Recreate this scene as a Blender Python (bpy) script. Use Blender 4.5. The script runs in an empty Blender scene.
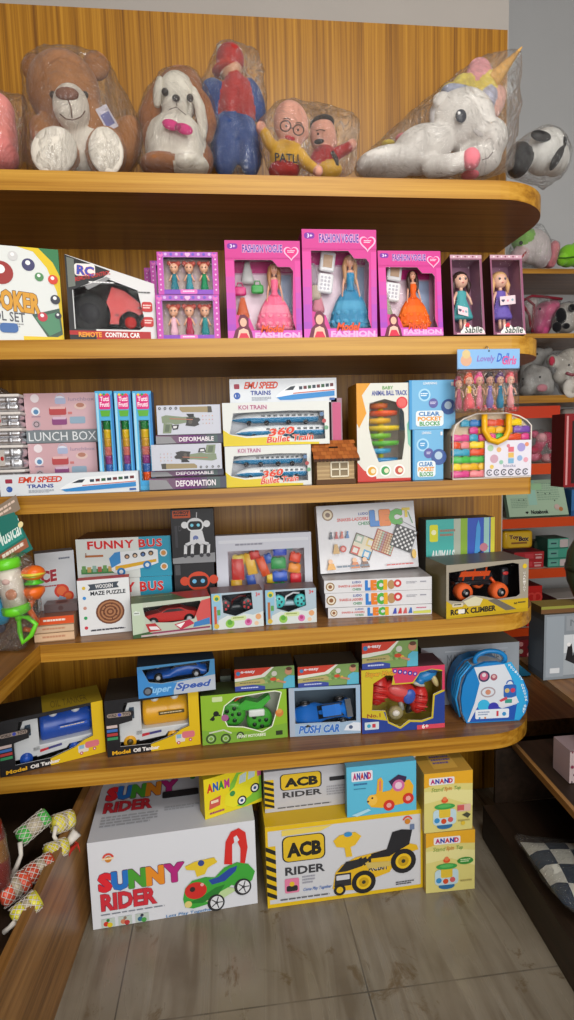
import bpy, bmesh, math, random
import numpy as np
from mathutils import Matrix, Vector, noise
from mathutils.geometry import tessellate_polygon
random.seed(7)
sc = bpy.context.scene
COL = sc.collection
PI = math.pi

# ------------------------------------------------------------------ camera
H, CY, F = 1.31, -1.903, 556.2
pitch, yaw, roll = .110, .1072, -.0298
cy_, sy_ = math.cos(yaw), math.sin(yaw)
FW = Vector((sy_*math.cos(pitch), cy_*math.cos(pitch), -math.sin(pitch)))
_r = Vector((cy_, -sy_, 0)); _u = _r.cross(FW)
RT = _r*math.cos(roll) + _u*math.sin(roll)
UP = _u*math.cos(roll) - _r*math.sin(roll)
CAM = Vector((0, CY, H))
cd = bpy.data.cameras.new('camera'); cam = bpy.data.objects.new('camera', cd); COL.objects.link(cam)
M = Matrix((RT, UP, -FW)).transposed().to_4x4(); M.translation = CAM
cam.matrix_world = M
cd.sensor_fit = 'VERTICAL'; cd.sensor_height = 36; cd.lens = 36*F/1020; cd.clip_start = .02
sc.camera = cam

def ray(px, py): return FW + RT*((px-287)/F) - UP*((py-510)/F)
def aty(px, py, y):
    d = ray(px, py); return CAM + d*((y-CY)/d.y)
def atz(px, py, z):
    d = ray(px, py); return CAM + d*((z-H)/d.z)
def pr(P):
    d = Vector(P)-CAM; z = d.dot(FW); return 287+F*d.dot(RT)/z, 510-F*d.dot(UP)/z
def fx(px, y, z):
    q = RT - FW*((px-287)/F); return -((y-CY)*q.y + (z-H)*q.z)/q.x
def fz(py, x, y):
    q = UP + FW*((py-510)/F); return H - (x*q.x + (y-CY)*q.y)/q.z

# ------------------------------------------------------------------ colours and materials
def lin(c):
    if isinstance(c, str):
        c = [int(c[i:i+2], 16)/255 for i in (0, 2, 4)]
    return tuple((x/12.92 if x <= .04045 else ((x+.055)/1.055)**2.4) for x in c) + (1.0,)
MATS = {}
def newmat(name):
    m = bpy.data.materials.new(name); m.use_nodes = True; nt = m.node_tree
    for n in list(nt.nodes): nt.nodes.remove(n)
    o = nt.nodes.new('ShaderNodeOutputMaterial'); MATS[name] = m
    return m, nt, o
def N(nt, t, **kw):
    n = nt.nodes.new(t)
    for k, v in kw.items():
        if k in n.inputs: n.inputs[k].default_value = v
        else: setattr(n, k, v)
    return n
def colmat(name, rough, coat=0, metal=0, bump=0, bscale=200, spec=.5, sheen=0, bdist=.001, var=0, vscale=30):
    m, nt, o = newmat(name); L = nt.links.new
    b = N(nt, 'ShaderNodeBsdfPrincipled', Roughness=rough, Metallic=metal)
    b.inputs['Specular IOR Level'].default_value = spec
    b.inputs['Coat Weight'].default_value = coat; b.inputs['Coat Roughness'].default_value = .12
    b.inputs['Sheen Weight'].default_value = sheen
    a = N(nt, 'ShaderNodeAttribute', attribute_name='Col')
    src = a.outputs['Color']
    tc = N(nt, 'ShaderNodeTexCoord')
    if var:
        nz = N(nt, 'ShaderNodeTexNoise', Scale=vscale, Detail=4); L(tc.outputs['Object'], nz.inputs['Vector'])
        mr = N(nt, 'ShaderNodeMapRange'); mr.inputs[1].default_value = .3; mr.inputs[2].default_value = .7
        mr.inputs[3].default_value = 1-var; mr.inputs[4].default_value = 1; L(nz.outputs[0], mr.inputs[0])
        mx = N(nt, 'ShaderNodeVectorMath', operation='SCALE'); L(src, mx.inputs[0]); L(mr.outputs[0], mx.inputs['Scale'])
        src = mx.outputs[0]
    L(src, b.inputs['Base Color'])
    if bump:
        nz = N(nt, 'ShaderNodeTexNoise', Scale=bscale, Detail=3); L(tc.outputs['Object'], nz.inputs['Vector'])
        bp = N(nt, 'ShaderNodeBump', Strength=bump, Distance=bdist); L(nz.outputs[0], bp.inputs['Height']); L(bp.outputs[0], b.inputs['Normal'])
    L(b.outputs[0], o.inputs[0])
colmat('card', .45, coat=.08, spec=.3)
colmat('wrap', .35, coat=.3, spec=.3, bump=.4, bscale=35, bdist=.003)
colmat('plastic', .28, spec=.4)
colmat('soft', .6, spec=.25)
colmat('plush', .95, spec=.1, sheen=.2, bump=.7, bscale=300, bdist=.002, var=.07, vscale=90)
colmat('steel', .36, metal=1)
colmat('paint', .8, spec=.2, bump=.15, bscale=90, var=.05, vscale=3)
colmat('hair', .45, bump=.5, bscale=220)

def film(name, fac, rough, bs, bd, tint=1.0, haze=0.0, dist=1.5, fm=.5, ridge=True):
    m, nt, o = newmat(name); L = nt.links.new
    tr = N(nt, 'ShaderNodeBsdfTransparent'); tr.inputs[0].default_value = (tint, tint, tint, 1)
    gl = N(nt, 'ShaderNodeBsdfGlossy', Roughness=rough)
    df = N(nt, 'ShaderNodeBsdfDiffuse'); df.inputs[0].default_value = (.85, .85, .85, 1)
    tc = N(nt, 'ShaderNodeTexCoord'); mp = N(nt, 'ShaderNodeMapping'); mp.inputs['Scale'].default_value = (1, 1, .45)
    nz = N(nt, 'ShaderNodeTexNoise', Scale=bs, Detail=4, Distortion=dist); nz.inputs['Roughness'].default_value = .55
    L(tc.outputs['Object'], mp.inputs[0]); L(mp.outputs[0], nz.inputs['Vector'])
    bp = N(nt, 'ShaderNodeBump', Strength=1.0, Distance=bd)
    s1 = N(nt, 'ShaderNodeMath', operation='SUBTRACT'); s1.inputs[1].default_value = .5; L(nz.outputs[0], s1.inputs[0])
    s2 = N(nt, 'ShaderNodeMath', operation='ABSOLUTE' if ridge else 'MULTIPLY'); L(s1.outputs[0], s2.inputs[0]); L(s2.outputs[0], bp.inputs['Height'])
    L(bp.outputs[0], gl.inputs['Normal'])
    fr = N(nt, 'ShaderNodeFresnel', IOR=1.45); L(bp.outputs[0], fr.inputs['Normal'])
    ma = N(nt, 'ShaderNodeMath', operation='MULTIPLY_ADD'); ma.inputs[1].default_value = fm; ma.inputs[2].default_value = fac
    ma.use_clamp = True; L(fr.outputs[0], ma.inputs[0])
    m1 = N(nt, 'ShaderNodeMixShader', Fac=haze); L(tr.outputs[0], m1.inputs[1]); L(df.outputs[0], m1.inputs[2])
    m2 = N(nt, 'ShaderNodeMixShader'); L(ma.outputs[0], m2.inputs[0]); L(m1.outputs[0], m2.inputs[1]); L(gl.outputs[0], m2.inputs[2])
    L(m2.outputs[0], o.inputs[0])
film('window_film', .0, .06, 12, .010, fm=.35)
film('bag_film', .03, .09, 17, .05, haze=.035, fm=.6)
film('pouch_film', .03, .09, 25, .03, haze=.02, fm=.6)

def wood(name, c1, c2, c3, axis, rough=.38, scale=1.0, low=.45):
    """laminate with grain running along one axis"""
    m, nt, o = newmat(name); L = nt.links.new
    tc = N(nt, 'ShaderNodeTexCoord'); mp = N(nt, 'ShaderNodeMapping')
    s = [55*scale]*3; s[axis] = .9
    mp.inputs['Scale'].default_value = s; L(tc.outputs['Object'], mp.inputs[0])
    nz = N(nt, 'ShaderNodeTexNoise', Scale=1.0, Detail=5, Distortion=.25); nz.inputs['Roughness'].default_value = .65
    L(mp.outputs[0], nz.inputs['Vector'])
    mp2 = N(nt, 'ShaderNodeMapping'); s2 = [9*scale]*3; s2[axis] = .5
    mp2.inputs['Scale'].default_value = s2; L(tc.outputs['Object'], mp2.inputs[0])
    nz2 = N(nt, 'ShaderNodeTexNoise', Scale=1.0, Detail=2); L(mp2.outputs[0], nz2.inputs['Vector'])
    ad = N(nt, 'ShaderNodeMath', operation='MULTIPLY_ADD'); ad.inputs[1].default_value = low
    L(nz2.outputs[0], ad.inputs[0]); L(nz.outputs[0], ad.inputs[2])
    cr = N(nt, 'ShaderNodeValToRGB'); e = cr.color_ramp.elements
    e[0].position = .30+low*.5; e[0].color = lin(c1); e[1].position = .70+low*.5; e[1].color = lin(c3)
    k = e.new(.475+low*.5); k.color = lin(c2)
    L(ad.outputs[0], cr.inputs[0])
    b = N(nt, 'ShaderNodeBsdfPrincipled', Roughness=rough); b.inputs['Specular IOR Level'].default_value = .4
    L(cr.outputs[0], b.inputs['Base Color'])
    bp = N(nt, 'ShaderNodeBump', Strength=.15, Distance=.001); L(nz.outputs[0], bp.inputs['Height']); L(bp.outputs[0], b.inputs['Normal'])
    L(b.outputs[0], o.inputs[0])
wood('wood_edge', '7d5010', 'ac7820', 'c9983a', 0)
wood('wood_edge_y', '7d5010', 'ac7820', 'c9983a', 1)
wood('wood_top', '5e3c1c', '80562c', '96683a', 0, rough=.3)
wood('wood_top_y', '5e3c1c', '80562c', '96683a', 1, rough=.3)
wood('wood_panel', '6c420c', '986614', 'b88326', 2, scale=1.8, low=.22)
wood('wood_dark', '1e140b', '2a1d12', '33241a', 1, rough=.5)
wood('wood_mid', '6b4822', '8b6234', 'a47845', 1, rough=.35)

# floor
m, nt, o = newmat('floor_tile'); L = nt.links.new
tc = N(nt, 'ShaderNodeTexCoord')
mp = N(nt, 'ShaderNodeMapping'); mp.inputs['Location'].default_value = (.31, .72, 0); L(tc.outputs['Object'], mp.inputs[0])
br = N(nt, 'ShaderNodeTexBrick', Scale=1.0); br.offset = 0; br.inputs['Brick Width'].default_value = .6; br.inputs['Row Height'].default_value = .6
br.inputs['Mortar Size'].default_value = .0022; br.inputs['Mortar Smooth'].default_value = .3
br.inputs['Color1'].default_value = lin('7c7364'); br.inputs['Color2'].default_value = lin('776e5f'); br.inputs['Mortar'].default_value = lin('4c453c')
L(mp.outputs[0], br.inputs['Vector'])
mpa = N(nt, 'ShaderNodeMapping'); mpa.inputs['Scale'].default_value = (22, 2.2, 1); mpa.inputs['Rotation'].default_value = (0, 0, .3); L(tc.outputs['Object'], mpa.inputs[0])
n1 = N(nt, 'ShaderNodeTexNoise', Scale=1.0, Detail=5, Distortion=.9); L(mpa.outputs[0], n1.inputs['Vector'])
n2 = N(nt, 'ShaderNodeTexNoise', Scale=5.0, Detail=7); L(tc.outputs['Object'], n2.inputs['Vector'])
r1 = N(nt, 'ShaderNodeMapRange'); L(n1.outputs[0], r1.inputs[0])
for i, v in ((1, .50), (2, .66), (3, 0), (4, .65)): r1.inputs[i].default_value = v
r2 = N(nt, 'ShaderNodeMapRange'); L(n2.outputs[0], r2.inputs[0])
for i, v in ((1, .40), (2, .72), (3, 0), (4, .4)): r2.inputs[i].default_value = v
mxa = N(nt, 'ShaderNodeMix', data_type='RGBA'); L(r1.outputs[0], mxa.inputs[0]); L(br.outputs[0], mxa.inputs[6]); mxa.inputs[7].default_value = lin('5a4d3c')
mxb = N(nt, 'ShaderNodeMix', data_type='RGBA'); L(r2.outputs[0], mxb.inputs[0]); L(mxa.outputs[2], mxb.inputs[6]); mxb.inputs[7].default_value = lin('9a9182')
n3 = N(nt, 'ShaderNodeTexNoise', Scale=9.0, Detail=8, Distortion=.6); n3.inputs['Roughness'].default_value = .7; L(tc.outputs['Object'], n3.inputs['Vector'])
r3 = N(nt, 'ShaderNodeMapRange'); L(n3.outputs[0], r3.inputs[0])
for i, v in ((1, .585), (2, .65), (3, 0), (4, .8)): r3.inputs[i].default_value = v
mxc = N(nt, 'ShaderNodeMix', data_type='RGBA'); L(r3.outputs[0], mxc.inputs[0]); L(mxb.outputs[2], mxc.inputs[6]); mxc.inputs[7].default_value = lin('5c4a30')
b = N(nt, 'ShaderNodeBsdfPrincipled', Roughness=.28); b.inputs['Specular IOR Level'].default_value = .45
L(mxc.outputs[2], b.inputs['Base Color'])
rr = N(nt, 'ShaderNodeMapRange'); L(n1.outputs[0], rr.inputs[0])
for i, v in ((1, .3), (2, .7), (3, .16), (4, .42)): rr.inputs[i].default_value = v
L(rr.outputs[0], b.inputs['Roughness']); L(b.outputs[0], o.inputs[0])

# ------------------------------------------------------------------ mesh building
_tc = {}
def text_geo(s, bold=.0):
    k = (s, bold)
    if k in _tc: return _tc[k]
    cu = bpy.data.curves.new('t', 'FONT'); cu.body = s; cu.offset = bold; cu.resolution_u = 2
    ob = bpy.data.objects.new('t', cu); COL.objects.link(ob)
    dg = bpy.context.evaluated_depsgraph_get(); dg.update()
    me = bpy.data.meshes.new_from_object(ob.evaluated_get(dg))
    v = [(p.co.x, p.co.y) for p in me.vertices]; f = [tuple(p.vertices) for p in me.polygons]
    bpy.data.objects.remove(ob); bpy.data.curves.remove(cu); bpy.data.meshes.remove(me)
    x0 = min(a for a, b in v); x1 = max(a for a, b in v); y0 = min(b for a, b in v); y1 = max(b for a, b in v)
    asp = (x1-x0)/max(1e-6, y1-y0)
    v = [((a-x0)/(x1-x0), (b-y0)/(y1-y0)) for a, b in v]
    _tc[k] = (v, f, asp); return _tc[k]

class MB:
    def __init__(s): s.v = []; s.f = []; s.c = []; s.m = []; s.s = []; s.T = Matrix()
    def add(s, vs, fs, col, mat='card', smooth=False):
        n = len(s.v); T = s.T
        s.v += [tuple(T @ Vector(p)) for p in vs]
        c = lin(col) if not (isinstance(col, list)) else None
        for i, f in enumerate(fs):
            s.f.append(tuple(n+k for k in f)); s.c.append(c or lin(col[i])); s.m.append(mat); s.s.append(smooth)
    def quad(s, a, b, c, d, col, mat='card'): s.add([a, b, c, d], [(0, 1, 2, 3)], col, mat)
    def box(s, x0, x1, y0, y1, z0, z1, col, mat='card', bev=0, cols=None):
        if bev:
            return s.rbox(x0, x1, y0, y1, z0, z1, bev, col, mat)
        v = [(x0,y0,z0),(x1,y0,z0),(x1,y1,z0),(x0,y1,z0),(x0,y0,z1),(x1,y0,z1),(x1,y1,z1),(x0,y1,z1)]
        f = [(0,1,5,4),(2,3,7,6),(3,0,4,7),(1,2,6,5),(4,5,6,7),(3,2,1,0)]   # front back left right top bottom
        s.add(v, f, cols if cols else col, mat)
    def rbox(s, x0, x1, y0, y1, z0, z1, r, col, mat='plastic', n=3):
        """box with rounded edges"""
        r = min(r, (x1-x0)/2, (y1-y0)/2, (z1-z0)/2); bm = bmesh.new()
        bmesh.ops.create_cube(bm, size=1)
        for v in bm.verts:
            v.co = ((x0+x1)/2+v.co.x*(x1-x0), (y0+y1)/2+v.co.y*(y1-y0), (z0+z1)/2+v.co.z*(z1-z0))
        bmesh.ops.bevel(bm, geom=bm.edges[:], offset=r*.98, segments=n, affect='EDGES', profile=.5)
        s.addbm(bm, col, mat, True); bm.free()
    def addbm(s, bm, col, mat, smooth=True):
        bm.verts.ensure_lookup_table(); bm.verts.index_update()
        s.add([tuple(v.co) for v in bm.verts], [tuple(v.index for v in f.verts) for f in bm.faces], col, mat, smooth)
    def ell(s, c, r, col, mat='plastic', n=14, m=9, rot=None):
        vs = []; fs = []
        if isinstance(r, (int, float)): r = (r, r, r)
        R = rot or Matrix()
        for j in range(m+1):
            t = PI*j/m
            for i in range(n):
                p = 2*PI*i/n
                q = R @ Vector((r[0]*math.sin(t)*math.cos(p), r[1]*math.sin(t)*math.sin(p), r[2]*math.cos(t)))
                vs.append((c[0]+q[0], c[1]+q[1], c[2]+q[2]))
        for j in range(m):
            for i in range(n):
                a = j*n+i; b = j*n+(i+1) % n
                if j == 0: fs.append((a, a+n, b+n))
                elif j == m-1: fs.append((a, a+n, b))
                else: fs.append((a, a+n, b+n, b))
        s.add(vs, fs, col, mat, True)
    def lathe(s, prof, col, mat='plastic', n=20, c=(0,0,0), axis='z', wob=0, wn=8, smooth=True, sy=1.0):
        """prof: (radius, height) pairs, optional colour list per ring"""
        vs = []; fs = []
        for r, h in prof:
            for i in range(n):
                a = 2*PI*i/n; rr = r*(1+wob*math.sin(wn*a))
                x, y, z = rr*math.cos(a), rr*math.sin(a)*sy, h
                if axis == 'x': x, y, z = z, x, y
                elif axis == 'y': x, y, z = x, z, y
                vs.append((c[0]+x, c[1]+y, c[2]+z))
        k = len(prof)
        cols = []
        for j in range(k-1):
            for i in range(n):
                fs.append((j*n+i, j*n+(i+1) % n, (j+1)*n+(i+1) % n, (j+1)*n+i))
                cols.append(col[min(j, len(col)-1)] if isinstance(col, list) else col)
        fs.append(tuple(range(n))[::-1]); cols.append(cols[0]); fs.append(tuple((k-1)*n+i for i in range(n))); cols.append(cols[-2])
        s.add(vs, fs, cols, mat, smooth)
    def cyl(s, a, b, r, col, mat='plastic', n=14, r2=None):
        s.tube([a, b], [r, r if r2 is None else r2], col, mat, n)
    def tube(s, pts, r, col, mat='plastic', n=8, closed=False):
        pts = [Vector(p) for p in pts]; k = len(pts)
        if isinstance(r, (int, float)): r = [r]*k
        vs = []; fs = []; pn = None
        for i, p in enumerate(pts):
            if closed: t = pts[(i+1) % k]-pts[i-1]
            else: t = pts[min(i+1, k-1)]-pts[max(i-1, 0)]
            t.normalize()
            if pn is None: a = t.orthogonal().normalized()
            else:
                a = pn - t*pn.dot(t); a = a.normalized() if a.length > 1e-6 else t.orthogonal().normalized()
            pn = a; b = t.cross(a)
            for j in range(n):
                q = 2*PI*j/n; vs.append(tuple(p+(a*math.cos(q)+b*math.sin(q))*r[i]))
        for i in range(k if closed else k-1):
            i2 = (i+1) % k
            for j in range(n): fs.append((i*n+j, i*n+(j+1) % n, i2*n+(j+1) % n, i2*n+j))
        if not closed: fs.append(tuple(range(n))[::-1]); fs.append(tuple((k-1)*n+j for j in range(n)))
        s.add(vs, fs, col, mat, True)
    def prism(s, pts, y0, y1, col, mat='plastic', taper=0, smooth=False):
        """(x,z) outline extruded from y0 to y1"""
        n = len(pts); vs = [(x, y0, z) for x, z in pts]+[(x, y1, z) for x, z in pts]
        t = tessellate_polygon([[Vector((x, z, 0)) for x, z in pts]])
        fs = [tuple(q) for q in t]+[tuple(n+k for k in q[::-1]) for q in t]
        fs += [(i, (i+1) % n, n+(i+1) % n, n+i) for i in range(n)]
        s.add(vs, fs, col, mat, smooth)
    def plate(s, pts, hole, O, U, V, col, mat='card'):
        """flat polygon with a hole, in the frame O + u U + v V"""
        O, U, V = Vector(O), Vector(U), Vector(V)
        loops = [[Vector((a, b, 0)) for a, b in pts], [Vector((a, b, 0)) for a, b in hole]]
        allp = loops[0]+loops[1]
        s.add([tuple(O+U*p.x+V*p.y) for p in allp], [tuple(q) for q in tessellate_polygon(loops)], col, mat)
    def build(s, name, parent=None, off=None):
        me = bpy.data.meshes.new(name)
        vs = s.v
        if off is not None: vs = [(a-off[0], b-off[1], c-off[2]) for a, b, c in vs]
        me.from_pydata(vs, [], s.f)
        names = []
        for mn in s.m:
            if mn not in names: names.append(mn)
        for mn in names: me.materials.append(MATS[mn])
        ix = {mn: i for i, mn in enumerate(names)}
        me.polygons.foreach_set('material_index', [ix[k] for k in s.m])
        me.polygons.foreach_set('use_smooth', s.s)
        at = me.color_attributes.new('Col', 'FLOAT_COLOR', 'CORNER')
        buf = []
        for f, c in zip(s.f, s.c): buf += list(c)*len(f)
        at.data.foreach_set('color', buf)
        me.validate(); me.update()
        ob = bpy.data.objects.new(name, me); COL.objects.link(ob)
        if parent: ob.parent = parent
        elif off is not None: ob.location = off
        return ob

def tag(o, label=None, cat=None, group=None, kind=None):
    if label: o['label'] = label
    if cat: o['category'] = cat
    if group: o['group'] = group
    if kind: o['kind'] = kind
    return o
def empty(name, loc, rz=0, rx=0, ry=0):
    o = bpy.data.objects.new(name, None); COL.objects.link(o); o.location = loc; o.rotation_euler = (rx, ry, rz)
    o.empty_display_size = .05
    return o
def struct(name, mb, off=None):
    o = mb.build(name, None, off); o['kind'] = 'structure'; return o

class Art:
    """flat printing laid on one face; u to the right, v downward, both 0..1"""
    def __init__(s, mb, O, U, V, w, h, lift=.0004):
        s.mb = mb; s.O = Vector(O); s.U = Vector(U).normalized(); s.V = Vector(V).normalized(); s.w = w; s.h = h
        s.N = s.U.cross(s.V).normalized(); s.k = lift; s.mat = 'card'
    def P(s, u, v): return tuple(s.O + s.U*(u*s.w) + s.V*((1-v)*s.h) + s.N*s.k)
    def up(s): s.k += .00006
    def poly(s, pts, col):
        s.up(); t = tessellate_polygon([[Vector((a*s.w, b*s.h, 0)) for a, b in pts]])
        s.mb.add([s.P(a, b) for a, b in pts], [tuple(q) for q in t], col, s.mat)
    def rect(s, u0, v0, u1, v1, col): s.up(); s.mb.add([s.P(u0, v1), s.P(u1, v1), s.P(u1, v0), s.P(u0, v0)], [(0, 1, 2, 3)], col, s.mat)
    def circ(s, u, v, r, col, ry=None, n=20, rot=0):
        """r in units of the face height"""
        ry = ry or r; a = s.h/s.w; s.up()
        pts = []
        for i in range(n):
            t = 2*PI*i/n; x, y = r*math.cos(t), ry*math.sin(t)
            pts.append((u+(x*math.cos(rot)-y*math.sin(rot))*a, v+(x*math.sin(rot)+y*math.cos(rot))))
        s.mb.add([s.P(*p) for p in pts], [tuple(range(n))], col, s.mat)
    def rrect(s, u0, v0, u1, v1, r, col):
        a = s.h/s.w; pts = []
        for cu, cv, t0 in ((u1-r*a, v1-r, 0), (u0+r*a, v1-r, 90), (u0+r*a, v0+r, 180), (u1-r*a, v0+r, 270)):
            for k in range(5):
                t = math.radians(t0+k*22.5); pts.append((cu+r*a*math.cos(t), cv+r*math.sin(t)))
        s.up(); s.mb.add([s.P(*p) for p in pts], [tuple(range(len(pts)))], col, s.mat)
    def line(s, pts, w, col):
        """w in units of the face height"""
        s.up(); a = s.w/s.h
        for (u0, v0), (u1, v1) in zip(pts, pts[1:]):
            dx, dy = (u1-u0)*a, v1-v0; l = math.hypot(dx, dy) or 1; nx, ny = -dy/l*w/2/a, dx/l*w/2
            s.mb.add([s.P(u0+nx, v0+ny), s.P(u1+nx, v1+ny), s.P(u1-nx, v1-ny), s.P(u0-nx, v0-ny)], [(0, 1, 2, 3)], col, s.mat)
    def ring(s, u, v, r, w, col, n=20, a0=0, a1=360, ry=None):
        ry = ry or r; a = s.h/s.w
        s.line([(u+r*a*math.cos(math.radians(a0+(a1-a0)*i/n)), v+ry*math.sin(math.radians(a0+(a1-a0)*i/n))) for i in range(n+1)], w, col)
    def text(s, t, u0, v0, u1, v1, col, bold=.012, shear=0, out=None, ow=.03, arc=0, rise=0):
        """fits the string into the rectangle; rise lifts its right end"""
        if out: s.text(t, u0, v0, u1, v1, out, bold+ow, shear, arc=arc, rise=rise)
        fat = 0
        if bold > .05: fat, bold = bold-.05, .05
        v, f, asp = text_geo(t, bold); s.up()
        if fat:
            dv = fat*(v1-v0)*.9; du = dv*s.h/s.w
            for k in range(8):
                a_ = PI*k/4; vs = []
                for a, b in v:
                    vs.append(s.P(u0+(u1-u0)*a+shear*b*(v1-v0)*s.h/s.w+du*math.cos(a_), v1+(v0-v1)*b-arc*4*a*(1-a)-rise*a+dv*math.sin(a_)))
                s.mb.add(vs, f, col, s.mat); s.k += .00001
        vs = []
        for a, b in v:
            u = u0+(u1-u0)*a + shear*b*(v1-v0)*s.h/s.w
            vs.append(s.P(u, v1+(v0-v1)*b - arc*4*a*(1-a) - rise*a))
        s.mb.add(vs, f, col, s.mat)
    def letters(s, t, u0, v0, u1, v1, cols, bold=.03, shear=0, out=None, gap=.06):
        ws = []
        for ch in t:
            ws.append(.35 if ch == ' ' else text_geo(ch, bold)[2]+.12)
        tot = sum(ws)
        for back in ((True, False) if out else (False,)):
            u = u0
            for i, ch in enumerate(t):
                w = (u1-u0)*ws[i]/tot
                if ch != ' ': s.text(ch, u, v0, u+w*(1-gap), v1, out if back else cols[i % len(cols)], bold+(.03 if back else 0), shear)
                u += w
    def small(s, u0, v0, u1, v1, n, col, seed=0):
        """rows of print too fine to read"""
        rnd = random.Random(seed+n); h = (v1-v0)/n
        for i in range(n):
            u = u0
            end = u1-(u1-u0)*rnd.random()*.25*(i == n-1)
            s.up()
            while u < end:
                w = min(end-u, (u1-u0)*rnd.uniform(.05, .16)); vv = v0+i*h
                s.mb.add([s.P(u, vv+h*.55), s.P(u+w, vv+h*.55), s.P(u+w, vv), s.P(u, vv)], [(0, 1, 2, 3)], col, s.mat)
                u += w+(u1-u0)*.02

def solveH(loc, rot, xm, yt):
    """height whose top front edge lands on image row yt"""
    R = Matrix.Rotation(rot[2], 4, 'Z') @ Matrix.Rotation(rot[1], 4, 'Y') @ Matrix.Rotation(rot[0], 4, 'X')
    a, b = 0.0, 1.5
    for _ in range(40):
        m_ = (a+b)/2
        y = pr(Vector(loc) + R @ Vector((xm, 0, m_)))[1]
        if y > yt: a = m_
        else: b = m_
    return a

class Bx:
    """a carton standing at a measured spot: root at the front bottom middle, x right, y back, z up"""
    def __init__(s, name, label, cat, xl, xr, yt, z, yl=-.39, yr=None, d=.08, rx=0, ry=0, group=None, h=None, bl=None, br=None, single=False, lift=.0008):
        z += lift
        if bl: p = atz(bl[0], bl[1], z); q = atz(br[0], br[1], z)
        else:
            yr = yl if yr is None else yr
            p = Vector((fx(xl, yl, z), yl, z)); q = Vector((fx(xr, yr, z), yr, z))
        s.W = (q-p).length - .0015; rz = math.atan2(q.y-p.y, q.x-p.x); s.loc = (p+q)/2
        s.rot = (rx, ry, rz); s.D = d
        if rx < 0: s.loc.z += d*math.sin(-rx)+.0005
        s.H = h or solveH(s.loc, s.rot, 0, yt)
        s.name = name; s.single = single; s.lab = (label, cat, group)
        s.root = None if single else tag(empty(name, s.loc, rz, rx, ry), label, cat, group)
        s.mb = MB(); s.top = z+s.H*math.cos(rx)
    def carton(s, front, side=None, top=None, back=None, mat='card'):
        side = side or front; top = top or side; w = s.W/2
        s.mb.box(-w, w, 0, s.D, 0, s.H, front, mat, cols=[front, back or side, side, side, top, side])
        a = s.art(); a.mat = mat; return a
    def art(s, lift=.0004): return Art(s.mb, (-s.W/2, 0, 0), (1, 0, 0), (0, 0, 1), s.W, s.H, lift)
    def topart(s, lift=.0004): return Art(s.mb, (-s.W/2, 0, s.H), (1, 0, 0), (0, 1, 0), s.W, s.D, lift)
    def rightart(s): return Art(s.mb, (s.W/2, 0, 0), (0, 1, 0), (0, 0, 1), s.D, s.H)
    def leftart(s): return Art(s.mb, (-s.W/2, s.D, 0), (0, -1, 0), (0, 0, 1), s.D, s.H)
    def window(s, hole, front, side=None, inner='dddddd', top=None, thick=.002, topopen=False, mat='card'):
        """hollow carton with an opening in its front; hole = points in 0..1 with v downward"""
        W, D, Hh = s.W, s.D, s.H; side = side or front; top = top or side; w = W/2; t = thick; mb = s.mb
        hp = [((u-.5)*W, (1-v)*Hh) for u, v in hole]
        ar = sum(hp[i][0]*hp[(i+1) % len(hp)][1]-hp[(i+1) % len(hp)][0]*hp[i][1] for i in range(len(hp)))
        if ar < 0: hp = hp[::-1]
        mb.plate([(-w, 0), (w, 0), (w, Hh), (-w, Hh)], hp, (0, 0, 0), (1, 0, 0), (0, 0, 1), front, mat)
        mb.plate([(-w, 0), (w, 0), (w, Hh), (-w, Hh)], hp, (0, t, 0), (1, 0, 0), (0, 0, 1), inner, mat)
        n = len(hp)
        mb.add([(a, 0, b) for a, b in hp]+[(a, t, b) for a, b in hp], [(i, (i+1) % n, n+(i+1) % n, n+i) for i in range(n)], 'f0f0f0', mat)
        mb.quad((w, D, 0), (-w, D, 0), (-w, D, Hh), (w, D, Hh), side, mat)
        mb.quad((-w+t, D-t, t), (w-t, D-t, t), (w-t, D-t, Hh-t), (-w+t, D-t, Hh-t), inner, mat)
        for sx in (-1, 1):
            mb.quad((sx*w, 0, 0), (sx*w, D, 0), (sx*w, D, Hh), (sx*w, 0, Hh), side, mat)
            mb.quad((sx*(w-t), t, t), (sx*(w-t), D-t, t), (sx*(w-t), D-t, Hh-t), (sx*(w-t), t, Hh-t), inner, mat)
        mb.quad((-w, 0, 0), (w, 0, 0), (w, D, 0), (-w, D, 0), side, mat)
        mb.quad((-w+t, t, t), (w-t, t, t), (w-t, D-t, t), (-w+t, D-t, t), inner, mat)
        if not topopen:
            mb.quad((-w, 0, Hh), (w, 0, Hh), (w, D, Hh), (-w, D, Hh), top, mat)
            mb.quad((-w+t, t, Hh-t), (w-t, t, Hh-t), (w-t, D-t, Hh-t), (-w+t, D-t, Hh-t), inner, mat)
        f = MB(); f.add([(a, t*.5, b) for a, b in hp], [tuple(range(n))], 'ffffff', 'window_film')
        s.filmmb = f
        return s.art()
    def done(s, part='carton'):
        if s.single:
            o = s.mb.build(s.name); o.location = s.loc; o.rotation_euler = s.rot; tag(o, *s.lab); s.obj = o; return o
        o = s.mb.build(part, s.root)
        if hasattr(s, 'filmmb'): s.filmmb.build('window_film', s.root)
        return o
    def X(s, u): return (u-.5)*s.W
    def Z(s, v): return (1-v)*s.H

def copy_tree(o, parent=None):
    c = o.copy(); COL.objects.link(c)
    if parent: c.parent = parent
    for ch in list(o.children): copy_tree(ch, c)
    return c

def rect_hole(u0, v0, u1, v1, r=0, asp=1):
    if not r: return [(u0, v0), (u1, v0), (u1, v1), (u0, v1)]
    pts = []
    for cu, cv, t0 in ((u1-r*asp, v1-r, 0), (u0+r*asp, v1-r, 90), (u0+r*asp, v0+r, 180), (u1-r*asp, v0+r, 270)):
        for k in range(4):
            t = math.radians(t0+k*30); pts.append((cu+r*asp*math.cos(t), cv+r*math.sin(t)))
    return pts

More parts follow.
